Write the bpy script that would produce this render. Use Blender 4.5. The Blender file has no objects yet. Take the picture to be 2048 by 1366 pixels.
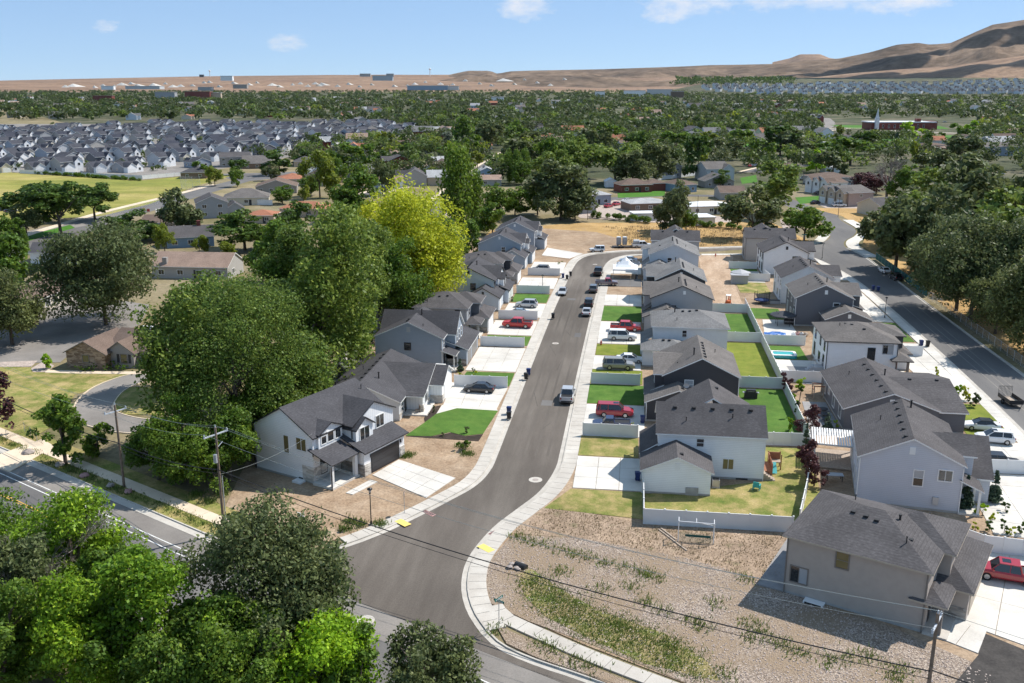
import bpy, math, random
import numpy as np
from mathutils import Vector, Matrix

R = math.radians
sc = bpy.context.scene
# ------------------------------------------------------------------ camera, sky, sun, exposure
CAM_H = 46.0
F_PX, HORIZON, YAW = 1890.0, 165.0, 7.44
PITCH = math.degrees(math.atan((683 - HORIZON) / F_PX))
HAZE = 7e-6
cam_d = bpy.data.cameras.new('camera')
cam = bpy.data.objects.new('camera', cam_d)
sc.collection.objects.link(cam)
cam.location = (0, 0, CAM_H)
cam.rotation_euler = (R(90 - PITCH), 0, R(YAW))
cam_d.sensor_width = 36.0
cam_d.lens = 36.0 * F_PX / 2048
cam_d.clip_start, cam_d.clip_end = 1.0, 60000.0
sc.camera = cam

SUN_DIR = Vector((0.68, 0.50, 1.0)).normalized()          # towards the sun
SUN_EL = math.asin(SUN_DIR.z)
SUN_AZ = math.atan2(SUN_DIR.x, SUN_DIR.y)
sun_d = bpy.data.lights.new('sun', 'SUN')
sun_d.energy, sun_d.angle, sun_d.color = 4.8, R(0.53), (1.0, 0.955, 0.89)
sun = bpy.data.objects.new('sun', sun_d)
sc.collection.objects.link(sun)
sun.rotation_euler = SUN_DIR.to_track_quat('Z', 'Y').to_euler()

world = bpy.data.worlds.new('World')
sc.world = world
world.use_nodes = True
wn, wl = world.node_tree.nodes, world.node_tree.links
wn.clear()
w_out = wn.new('ShaderNodeOutputWorld')
w_bg = wn.new('ShaderNodeBackground')
w_sky = wn.new('ShaderNodeTexSky')
w_sky.sky_type = 'NISHITA'
w_sky.sun_disc = False
w_sky.sun_elevation, w_sky.sun_rotation = SUN_EL, SUN_AZ
w_sky.altitude, w_sky.air_density, w_sky.dust_density, w_sky.ozone_density = 0, 0.5, 0.0, 6.0
SKY_STRENGTH = 0.098
w_bg.inputs[1].default_value = SKY_STRENGTH
wl.new(w_bg.outputs[0], w_out.inputs[0])

sc.view_settings.view_transform = 'Standard'
sc.view_settings.look = 'None'
sc.view_settings.exposure = 0.36
sc.view_settings.gamma = 1.0
sc.view_settings.use_curve_mapping = False
sc.cycles.max_bounces = 4
sc.cycles.diffuse_bounces = 2
sc.cycles.adaptive_threshold = 0.025
sc.cycles.glossy_bounces = 2
sc.cycles.transmission_bounces = 2
sc.cycles.transparent_max_bounces = 40
sc.cycles.use_denoising = True
sc.cycles.caustics_reflective = sc.cycles.caustics_refractive = False

# picture point (2048 x 1366) -> place in the street frame (x right of the street, y along it), at height z
_c, _s = math.cos(R(PITCH)), math.sin(R(PITCH))
_cy, _sy = math.cos(R(YAW)), math.sin(R(YAW))
def at(px, py, z=0.0):
    v = py - 683
    X, Y, Z = px - 1024, F_PX * _c - v * _s, -F_PX * _s - v * _c
    t = (CAM_H - z) / -Z
    X, Y = X * t, Y * t
    return Vector((X * _cy - Y * _sy, X * _sy + Y * _cy, z))
def to_px(p):
    X, Y, Z = p[0] * _cy + p[1] * _sy, -p[0] * _sy + p[1] * _cy, p[2] - CAM_H
    d, up = Y * _c - Z * _s, Y * _s + Z * _c
    return 1024 + F_PX * X / d, 683 - F_PX * up / d
def direction(px, py):                                     # unit view direction, for the clouds
    v = py - 683
    X, Y, Z = px - 1024, F_PX * _c - v * _s, -F_PX * _s - v * _c
    return Vector((X * _cy - Y * _sy, X * _sy + Y * _cy, Z)).normalized()
def height_at(base, ytop):                                 # height of a vertical thing whose top shows at row ytop
    lo, hi = 0.0, 60.0
    for _ in range(40):
        m = (lo + hi) / 2
        if to_px((base.x, base.y, m))[1] > ytop: lo = m
        else: hi = m
    return lo

w_mix = wn.new('ShaderNodeMix'); w_mix.data_type = 'RGBA'       # even out the clear sky as the photograph shows it
w_mix.inputs[0].default_value = 0.55; w_mix.inputs[7].default_value = (0.345 / SKY_STRENGTH, 0.525 / SKY_STRENGTH, 0.755 / SKY_STRENGTH, 1)
wl.new(w_sky.outputs[0], w_mix.inputs[6]); wl.new(w_mix.outputs[2], w_bg.inputs[0])


# clouds: wisps of noise round the places where the photograph shows them
def wmath(op, a, b=None, clamp=False):
    n = wn.new('ShaderNodeMath'); n.operation = op; n.use_clamp = clamp
    for i, q in enumerate((a, b)):
        if q is None: continue
        if isinstance(q, (int, float)): n.inputs[i].default_value = q
        else: wl.new(q, n.inputs[i])
    return n.outputs[0]
w_tc = wn.new('ShaderNodeTexCoord')
w_n1 = wn.new('ShaderNodeTexNoise'); w_n1.inputs['Scale'].default_value = 38; w_n1.inputs['Detail'].default_value = 5; w_n1.inputs['Roughness'].default_value = 0.7
w_map = wn.new('ShaderNodeMapping'); w_map.inputs['Scale'].default_value = (1, 1, 2.4)
wl.new(w_tc.outputs['Generated'], w_map.inputs[0]); wl.new(w_map.outputs[0], w_n1.inputs['Vector'])
def dotn(vec):
    n = wn.new('ShaderNodeVectorMath'); n.operation = 'DOT_PRODUCT'; n.inputs[1].default_value = vec
    wl.new(w_tc.outputs['Generated'], n.inputs[0]); return n.outputs['Value']
cloud = None
for px, py, wx, wy, dens in ((1052, 6, 70, 40, 1.0), (1345, 16, 75, 34, 1.0), (1560, -8, 330, 32, .95), (1800, -2, 110, 34, 1.05), (212, 52, 30, 20, .72), (574, 86, 46, 20, .95)):
    d0 = direction(px, py); right = d0.cross(Vector((0, 0, 1))).normalized(); up = right.cross(d0)
    a = wmath('MULTIPLY', dotn(right), F_PX / wx); b = wmath('MULTIPLY', dotn(up), F_PX / wy)
    r2 = wmath('ADD', wmath('MULTIPLY', a, a), wmath('MULTIPLY', b, b))
    m = wmath('MULTIPLY', wmath('SUBTRACT', 1.1, r2, True), dens)
    cloud = m if cloud is None else wmath('MAXIMUM', cloud, m)
cloud = wmath('MULTIPLY', cloud, wmath('GREATER_THAN', dotn((-_sy, _cy, 0)), 0.0))
w_amt = wmath('MULTIPLY', wmath('SUBTRACT', wmath('ADD', wmath('MULTIPLY', cloud, 0.62), wmath('MULTIPLY', w_n1.outputs[0], 1.5)), 1.0), 1.6, True)
w_amt = wmath('MULTIPLY', w_amt, 0.8)
w_mix2 = wn.new('ShaderNodeMix'); w_mix2.data_type = 'RGBA'
wl.new(w_amt, w_mix2.inputs[0]); wl.new(w_mix.outputs[2], w_mix2.inputs[6]); w_mix2.inputs[7].default_value = (.72 / SKY_STRENGTH, .72 / SKY_STRENGTH, .75 / SKY_STRENGTH, 1)
wl.new(w_mix2.outputs[2], w_bg.inputs[0])

# ------------------------------------------------------------------ materials
MATS = {}
def new_mat(name):
    m = bpy.data.materials.new(name); m.use_nodes = True
    nt = m.node_tree; nt.nodes.clear()
    o = nt.nodes.new('ShaderNodeOutputMaterial'); b = nt.nodes.new('ShaderNodeBsdfPrincipled')
    nt.links.new(b.outputs[0], o.inputs[0])
    MATS[name] = m
    return m, nt, b
def ramp(nt, fac, stops):
    r = nt.nodes.new('ShaderNodeValToRGB'); e = r.color_ramp.elements
    while len(e) > 1: e.remove(e[0])
    for i, (p, c) in enumerate(stops):
        q = e[0] if i == 0 else e.new(p)
        q.position = p; q.color = (*c, 1)
    nt.links.new(fac, r.inputs[0]); return r.outputs[0]
def noise(nt, scale, detail=3, rough=.55, vec=None, stretch=None):
    n = nt.nodes.new('ShaderNodeTexNoise')
    n.inputs['Scale'].default_value, n.inputs['Detail'].default_value, n.inputs['Roughness'].default_value = scale, detail, rough
    if vec is None:
        g = nt.nodes.new('ShaderNodeNewGeometry'); vec = g.outputs['Position']
    if stretch:
        mp = nt.nodes.new('ShaderNodeMapping'); mp.inputs['Scale'].default_value = stretch
        nt.links.new(vec, mp.inputs[0]); vec = mp.outputs[0]
    nt.links.new(vec, n.inputs['Vector']); return n.outputs[0]
def mixc(nt, fac, a, b, mode='MIX'):
    n = nt.nodes.new('ShaderNodeMix'); n.data_type = 'RGBA'; n.blend_type = mode
    for i, q in ((0, fac), (6, a), (7, b)):
        if isinstance(q, (int, float)): n.inputs[i].default_value = q
        elif isinstance(q, tuple): n.inputs[i].default_value = (*q, 1)
        else: nt.links.new(q, n.inputs[i])
    return n.outputs[2]
def bump(nt, b, h, strength=.3, dist=.05):
    n = nt.nodes.new('ShaderNodeBump'); n.inputs['Strength'].default_value = strength; n.inputs['Distance'].default_value = dist
    nt.links.new(h, n.inputs['Height']); nt.links.new(n.outputs[0], b.inputs['Normal'])
def scale_c(c, k): return tuple(min(1, q * k) for q in c)

def plain(name, col, rough=.6, metal=0.0, spec=.4, var=.0, vs=1.5):
    if name in MATS: return MATS[name]
    m, nt, b = new_mat(name)
    b.inputs['Roughness'].default_value, b.inputs['Metallic'].default_value = rough, metal
    b.inputs['Specular IOR Level'].default_value = spec
    if var:
        c = ramp(nt, noise(nt, vs), [(.3, scale_c(col, 1 - var)), (.7, scale_c(col, 1 + var))])
        nt.links.new(c, b.inputs['Base Color'])
    else: b.inputs['Base Color'].default_value = (*col, 1)
    return m
def patchy(name, stops, scale, fine_scale, fine=.25, rough=.95, big=None, stretch=None, bstr=.0, spec=.2):
    """earth, lawns, paving: colours by a coarse noise, broken by a fine one"""
    m, nt, b = new_mat(name)
    c = ramp(nt, noise(nt, scale, 5, .62, stretch=stretch), stops)
    fn = noise(nt, fine_scale, 3, .7)
    c = mixc(nt, 1.0, c, ramp(nt, fn, [(.28, (1 - fine,) * 3), (.5, (1, 1, 1)), (.74, (1 + fine,) * 3)]), 'MULTIPLY')
    if big:
        c = mixc(nt, 1.0, c, ramp(nt, noise(nt, big[0], 3), [(.35, (1 - big[1],) * 3), (.65, (1 + big[1],) * 3)]), 'MULTIPLY')
    nt.links.new(c, b.inputs['Base Color'])
    b.inputs['Roughness'].default_value = rough; b.inputs['Specular IOR Level'].default_value = spec
    if bstr: bump(nt, b, fn, bstr, .06)
    return m
def shingles(name, col, var=.22):
    if name in MATS: return MATS[name]
    m, nt, b = new_mat(name)
    n1 = noise(nt, 1.0, 3, .6, stretch=(3.2, 3.2, 12)); n2 = noise(nt, .35, 2)
    g = nt.nodes.new('ShaderNodeNewGeometry'); sx = nt.nodes.new('ShaderNodeSeparateXYZ'); nt.links.new(g.outputs['Position'], sx.inputs[0])
    f = nt.nodes.new('ShaderNodeMath'); f.operation = 'MULTIPLY'; f.inputs[1].default_value = 1 / .105; nt.links.new(sx.outputs[2], f.inputs[0])
    fr = nt.nodes.new('ShaderNodeMath'); fr.operation = 'FRACT'; nt.links.new(f.outputs[0], fr.inputs[0])
    c = ramp(nt, n1, [(.3, scale_c(col, 1 - var)), (.55, col), (.75, scale_c(col, 1 + var * 1.5))])
    c = mixc(nt, 1.0, c, ramp(nt, fr.outputs[0], [(0, (.62,) * 3), (.18, (1, 1, 1)), (1, (1.05,) * 3)]), 'MULTIPLY')
    c = mixc(nt, 1.0, c, ramp(nt, n2, [(.35, (.9,) * 3), (.65, (1.1,) * 3)]), 'MULTIPLY')
    nt.links.new(c, b.inputs['Base Color'])
    b.inputs['Roughness'].default_value = .95; b.inputs['Specular IOR Level'].default_value = .08
    bump(nt, b, fr.outputs[0], .35, .03)
    return m
def siding(name, col, period=.22, dark=.66, vert=False, dirt=.05):
    if name in MATS: return MATS[name]
    m, nt, b = new_mat(name)
    g = nt.nodes.new('ShaderNodeTexCoord'); sx = nt.nodes.new('ShaderNodeSeparateXYZ'); nt.links.new(g.outputs['Object'], sx.inputs[0])
    src = sx.outputs[2]
    if vert:
        ad = nt.nodes.new('ShaderNodeMath'); nt.links.new(sx.outputs[0], ad.inputs[0]); nt.links.new(sx.outputs[1], ad.inputs[1]); src = ad.outputs[0]
    f = nt.nodes.new('ShaderNodeMath'); f.operation = 'MULTIPLY'; f.inputs[1].default_value = 1 / period; nt.links.new(src, f.inputs[0])
    fr = nt.nodes.new('ShaderNodeMath'); fr.operation = 'FRACT'; nt.links.new(f.outputs[0], fr.inputs[0])
    c = mixc(nt, 1.0, ramp(nt, fr.outputs[0], [(0, (dark,) * 3), (.16, (1, 1, 1)), (1, (.985,) * 3)]), ramp(nt, noise(nt, .8), [(.3, scale_c(col, 1 - dirt)), (.7, col)]), 'MULTIPLY')
    nt.links.new(c, b.inputs['Base Color'])
    b.inputs['Roughness'].default_value = .6; b.inputs['Specular IOR Level'].default_value = .3
    bump(nt, b, fr.outputs[0], .25, .02)
    return m
def leafmat(name, dark, mid, light, trans=.3, warm=None):
    m = bpy.data.materials.new(name); m.use_nodes = True; MATS[name] = m
    nt = m.node_tree; nt.nodes.clear()
    o = nt.nodes.new('ShaderNodeOutputMaterial'); d = nt.nodes.new('ShaderNodeBsdfPrincipled'); t = nt.nodes.new('ShaderNodeBsdfTranslucent'); mx = nt.nodes.new('ShaderNodeMixShader')
    g = nt.nodes.new('ShaderNodeNewGeometry'); oi = nt.nodes.new('ShaderNodeObjectInfo')
    c = ramp(nt, g.outputs['Random Per Island'], [(0, dark), (.45, mid), (.85, mid), (1, light)])
    n = noise(nt, .45, 2)
    c = mixc(nt, 1.0, c, ramp(nt, n, [(.3, (.72, .76, .7)), (.5, (1, 1, 1)), (.72, (1.28, 1.22, 1.05))]), 'MULTIPLY')
    c = mixc(nt, 1.0, c, ramp(nt, oi.outputs['Random'], [(0, (.8, .86, .8)), (.5, (1, 1, 1)), (1, (1.2, 1.12, .95))]), 'MULTIPLY')
    nt.links.new(c, d.inputs['Base Color']); nt.links.new(mixc(nt, .5, c, light), t.inputs[0])
    d.inputs['Roughness'].default_value = .55; d.inputs['Specular IOR Level'].default_value = .25
    mx.inputs[0].default_value = trans
    nt.links.new(d.outputs[0], mx.inputs[1]); nt.links.new(t.outputs[0], mx.inputs[2]); nt.links.new(mx.outputs[0], o.inputs[0])
    return m

# earth, lawn and paving
patchy('m_ground', [(.25, (.085, .095, .035)), (.45, (.2, .165, .085)), (.6, (.26, .21, .13)), (.8, (.1, .12, .04))], .05, 1.2, .3, big=(.006, .15))
patchy('m_suburb', [(.3, (.035, .05, .02)), (.5, (.075, .08, .04)), (.62, (.16, .14, .09)), (.8, (.05, .06, .025))], .02, .3, .35, big=(.004, .15))
patchy('m_dirt', [(.3, (.26, .175, .11)), (.5, (.33, .235, .155)), (.7, (.40, .30, .21))], .35, 3.5, .35, big=(.07, .12), bstr=.5)
patchy('m_dirt_track', [(.3, (.34, .235, .155)), (.5, (.43, .31, .215)), (.7, (.50, .38, .28))], .3, 2.5, .3, stretch=(1, .35, 1), bstr=.4)
patchy('m_dry_weeds', [(.25, (.18, .16, .085)), (.42, (.29, .21, .145)), (.6, (.36, .265, .19)), (.8, (.24, .195, .115))], .5, 5, .5, big=(.12, .15), bstr=.6)
patchy('m_straw', [(.25, (.31, .19, .08)), (.5, (.43, .275, .11)), (.7, (.4, .265, .13)), (.85, (.24, .17, .085))], .22, 3, .35, big=(.05, .14))
patchy('m_lawn', [(.25, (.045, .13, .012)), (.5, (.06, .165, .016)), (.75, (.085, .19, .022))], .9, 9, .3, big=(.2, .1))
patchy('m_turf', [(.25, (.05, .12, .018)), (.5, (.078, .155, .025)), (.68, (.10, .175, .032)), (.82, (.16, .19, .05))], .5, 10, .28, big=(.16, .12))
patchy('m_lawn_olive', [(.25, (.12, .16, .02)), (.5, (.17, .2, .03)), (.75, (.22, .22, .04))], .6, 8, .3, big=(.2, .1))
patchy('m_lawn_dry', [(.28, (.10, .15, .025)), (.45, (.2, .2, .055)), (.6, (.34, .27, .11)), (.8, (.42, .32, .16))], .4, 6, .35, big=(.12, .12))
patchy('m_field', [(.3, (.14, .175, .03)), (.45, (.24, .235, .05)), (.58, (.34, .29, .09)), (.75, (.43, .32, .14))], .03, .8, .2, stretch=(.35, 1, 1), big=(.09, .12))
patchy('m_ditch', [(.3, (.3, .22, .135)), (.5, (.24, .2, .085)), (.62, (.14, .165, .045)), (.8, (.10, .15, .03))], .55, 6, .4, big=(.15, .15))
patchy('m_mulch', [(.3, (.03, .022, .018)), (.7, (.065, .048, .038))], 1.2, 8, .4)
patchy('m_concrete', [(.3, (.45, .41, .36)), (.5, (.51, .47, .415)), (.72, (.56, .525, .47))], .45, 7, .09, rough=.85, big=(.08, .08))
patchy('m_concrete_new', [(.3, (.53, .495, .445)), (.5, (.61, .575, .52)), (.72, (.65, .62, .565))], .35, 7, .1, rough=.85, big=(.12, .1))
patchy('m_concrete_tan', [(.3, (.62, .50, .37)), (.7, (.70, .58, .44))], .45, 7, .07, rough=.85, big=(.1, .06))
patchy('m_kerb', [(.3, (.42, .385, .335)), (.7, (.54, .5, .445))], .8, 6, .1, rough=.85, big=(.15, .08))
patchy('m_patio_grey', [(.3, (.24, .23, .23)), (.7, (.32, .31, .3))], .6, 7, .1, rough=.85)
patchy('m_asphalt_road', [(.3, (.125, .12, .119)), (.5, (.145, .138, .133)), (.72, (.175, .166, .157))], .22, 9, .16, rough=.88, big=(.03, .12), stretch=(1, .22, 1))
patchy('m_asphalt_new', [(.25, (.095, .08, .068)), (.5, (.133, .114, .097)), (.75, (.185, .162, .138))], .3, 9, .2, rough=.9, big=(.03, .2), stretch=(1, .12, 1))
patchy('m_asphalt_track', [(.25, (.10, .085, .072)), (.5, (.12, .103, .088)), (.75, (.15, .13, .11))], .3, 9, .2, rough=.85, big=(.03, .2), stretch=(1, .1, 1))
patchy('m_asphalt_old', [(.3, (.19, .17, .155)), (.5, (.23, .21, .19)), (.75, (.29, .26, .235))], .16, 6, .14, rough=.9, big=(.05, .12))
patchy('m_asphalt_black', [(.3, (.04, .036, .034)), (.75, (.085, .077, .07))], .6, 5, .25, rough=.9)
patchy('m_rockbed', [(.3, (.34, .27, .23)), (.7, (.5, .42, .36))], 1.5, 5, .4, rough=.95)
# gravel: pebble by pebble colour
m, nt, b = new_mat('m_gravel')
g = nt.nodes.new('ShaderNodeNewGeometry'); v = nt.nodes.new('ShaderNodeTexVoronoi'); v.inputs['Scale'].default_value = 8.5
nt.links.new(g.outputs['Position'], v.inputs['Vector'])
sx = nt.nodes.new('ShaderNodeSeparateColor'); nt.links.new(v.outputs['Color'], sx.inputs[0])
c = ramp(nt, sx.outputs[0], [(0, (.19, .14, .105)), (.35, (.32, .245, .19)), (.7, (.42, .335, .265)), (1, (.56, .465, .38))])
c = mixc(nt, 1.0, c, ramp(nt, v.outputs['Distance'], [(.0, (1.1,) * 3), (.45, (.95,) * 3), (.8, (.5,) * 3)]), 'MULTIPLY')
c = mixc(nt, ramp(nt, noise(nt, .16, 4), [(.4, (0, 0, 0)), (.6, (.85,) * 3)]), c, (.27, .195, .125))
nt.links.new(c, b.inputs['Base Color']); b.inputs['Roughness'].default_value = .95
bump(nt, b, v.outputs['Distance'], .8, .08)
# stone veneer
def stone(name, lo, hi):
    m, nt, b = new_mat(name)
    tc = nt.nodes.new('ShaderNodeTexCoord'); mp = nt.nodes.new('ShaderNodeMapping'); mp.inputs['Scale'].default_value = (1.6, 1.6, 4.5)
    nt.links.new(tc.outputs['Object'], mp.inputs[0])
    v = nt.nodes.new('ShaderNodeTexVoronoi'); v.inputs['Scale'].default_value = 1.0; nt.links.new(mp.outputs[0], v.inputs['Vector'])
    sx = nt.nodes.new('ShaderNodeSeparateColor'); nt.links.new(v.outputs['Color'], sx.inputs[0])
    c = ramp(nt, sx.outputs[0], [(0, lo), (1, hi)])
    nt.links.new(c, b.inputs['Base Color']); b.inputs['Roughness'].default_value = .9
    bump(nt, b, v.outputs['Distance'], .8, .06)
stone('m_stone_white', (.36, .33, .29), (.66, .62, .56)); stone('m_stone_brown', (.16, .1, .06), (.44, .32, .22)); stone('m_stone_grey', (.2, .18, .16), (.4, .37, .33))
# building materials
for n, cl in (('white', (.84, .845, .85)), ('offwhite', (.7, .7, .69)), ('grey', (.36, .37, .385)), ('lightgrey', (.52, .53, .545)), ('bluegrey', (.30, .345, .405)), ('paleblue', (.58, .64, .70)), ('steel', (.335, .40, .465)),
              ('charcoal', (.052, .054, .062)), ('darkgrey', (.13, .135, .15)), ('taupe', (.33, .305, .285)), ('greige', (.42, .40, .375)), ('tan', (.5, .41, .31)), ('cream', (.64, .58, .48)), ('rose', (.42, .32, .28)),
              ('lav', (.54, .56, .615)), ('brick', (.2, .055, .042)), ('brown', (.2, .14, .1)), ('blue', (.2, .3, .42)), ('black', (.02, .02, .022))):
    siding('m_side_' + n, cl)
siding('m_board_white', (.84, .845, .85), .42, .7, True); siding('m_board_dark', (.05, .052, .06), .42, .7, True); siding('m_board_grey', (.42, .43, .44), .42, .75, True)
plain('m_stucco_taupe', (.42, .362, .315), .9, var=.04); plain('m_stucco_white', (.7, .71, .72), .9, var=.03); plain('m_stucco_cream', (.52, .49, .45), .9, var=.04)
for n, cl in (('dark', (.082, .08, .086)), ('slate', (.105, .098, .099)), ('warm', (.16, .146, .137)), ('grey', (.2, .195, .192)), ('brown', (.17, .125, .102)), ('tan', (.33, .235, .185)), ('terracotta', (.36, .16, .1)),
              ('pale', (.4, .4, .4)), ('white', (.72, .73, .74)), ('blueblack', (.05, .054, .07)), ('navy', (.07, .072, .085))):
    shingles('m_roof_' + n, cl)
plain('m_trim_white', (.76, .76, .75), .5); plain('m_trim_dark', (.03, .03, .034), .5); plain('m_trim_tan', (.46, .40, .32), .6); plain('m_trim_taupe', (.2, .175, .155), .6); plain('m_trim_grey', (.4, .4, .41), .5)
plain('m_foundation', (.36, .35, .33), .9, var=.12)
plain('m_vinyl', (.74, .74, .73), .45, spec=.4, var=.04, vs=.5)
plain('m_glass', (.02, .025, .03), .06, spec=.9); plain('m_glass_blind', (.36, .38, .4), .25, spec=.6); plain('m_glass_yellow', (.16, .13, .06), .12, spec=.7)
plain('m_car_glass', (.012, .014, .017), .05, spec=.9)
plain('m_garage_white', (.74, .74, .73), .5); plain('m_garage_dark', (.03, .03, .034), .45); plain('m_garage_grey', (.2, .19, .18), .5); plain('m_garage_tan', (.4, .34, .27), .5)
plain('m_vent', (.018, .018, .02), .6); plain('m_metal', (.45, .45, .46), .4, .6); plain('m_galv', (.5, .51, .52), .5, .4)
plain('m_wood_pole', (.21, .155, .115), .9, var=.25, vs=3); plain('m_wood_old', (.36, .29, .23), .85, var=.2, vs=4); plain('m_wood_red', (.3, .13, .07), .7, var=.2, vs=3)
plain('m_black_paint', (.012, .012, .014), .4); plain('m_tyre', (.013, .013, .014), .8); plain('m_rim', (.42, .42, .43), .35, .7)
plain('m_head', (.75, .77, .8), .15, spec=.8); plain('m_tail', (.35, .012, .015), .25); plain('m_plastic_dark', (.03, .03, .032), .55)
plain('m_yellow', (.72, .42, .035), .7, var=.15); plain('m_white_line', (.7, .69, .66), .7, var=.18, vs=2.5); plain('m_dome_yellow', (.78, .6, .16), .8, var=.1)
plain('m_bin_blue', (.012, .03, .12), .45); plain('m_bin_black', (.014, .014, .016), .5); plain('m_green_sign', (.01, .16, .13), .4); plain('m_teal', (.04, .36, .37), .5); plain('m_green_screen', (.01, .095, .085), .7)
plain('m_tent', (.85, .86, .87), .6); plain('m_tarp', (.02, .13, .42), .5); plain('m_red', (.45, .012, .012), .4); plain('m_orange', (.5, .12, .03), .5)
plain('m_bark', (.115, .088, .068), .95, var=.3, vs=3); plain('m_bark_grey', (.25, .215, .19), .95, var=.25, vs=3); plain('m_rock', (.34, .29, .26), .9, var=.2, vs=2); plain('m_rock_pink', (.42, .24, .22), .9, var=.2, vs=2)
plain('m_wire', (.015, .015, .016), .6); plain('m_wire_light', (.3, .32, .3), .5, .4); plain('m_insulator', (.5, .53, .57), .3)
# foliage
leafmat('m_leaf_far', (.026, .048, .012), (.085, .13, .03), (.18, .225, .06), .32)
leafmat('m_leaf_far_dark', (.018, .034, .010), (.055, .088, .024), (.115, .15, .045), .32)
leafmat('m_leaf_far_olive', (.034, .048, .018), (.1, .125, .05), (.18, .2, .085), .32)
leafmat('m_leaf_maple', (0.05, 0.11, 0.006), (0.16, 0.29, 0.02), (0.38, 0.52, 0.05), 0.36)
leafmat('m_leaf_lime', (0.1, 0.2, 0.008), (0.27, 0.45, 0.02), (0.5, 0.68, 0.04), 0.38)
leafmat('m_leaf_ash', (.034, .07, .009), (.112, .2, .026), (.26, .36, .05), .36)
leafmat('m_leaf_cotton', (.034, .066, .009), (.128, .2, .034), (.34, .42, .09), .34)
leafmat('m_leaf_olive', (.036, .052, .018), (.118, .15, .055), (.25, .285, .115), .32)
leafmat('m_leaf_grey', (0.08, 0.1, 0.07), (0.18, 0.21, 0.145), (0.3, 0.33, 0.25), 0.3)
leafmat('m_leaf_dark', (.022, .048, .008), (.072, .135, .022), (.16, .235, .045), .34)
leafmat('m_leaf_yellow', (.2, .24, .01), (.44, .5, .03), (.7, .7, .07), .42)
leafmat('m_leaf_yg', (.09, .12, .012), (.21, .26, .03), (.36, .41, .06), .4)
leafmat('m_leaf_plum', (0.035, 0.014, 0.018), (0.105, 0.038, 0.045), (0.193, 0.088, 0.079), 0.18)
leafmat('m_leaf_pine', (0.035, 0.067, 0.044), (0.074, 0.119, 0.079), (0.123, 0.175, 0.114), 0.11)
leafmat('m_weed', (0.052, 0.105, 0.021), (0.131, 0.201, 0.044), (0.263, 0.280, 0.088), .3)
leafmat('m_straw_blade', (.17, .12, .065), (.29, .21, .125), (.42, .32, .2), .25)
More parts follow.
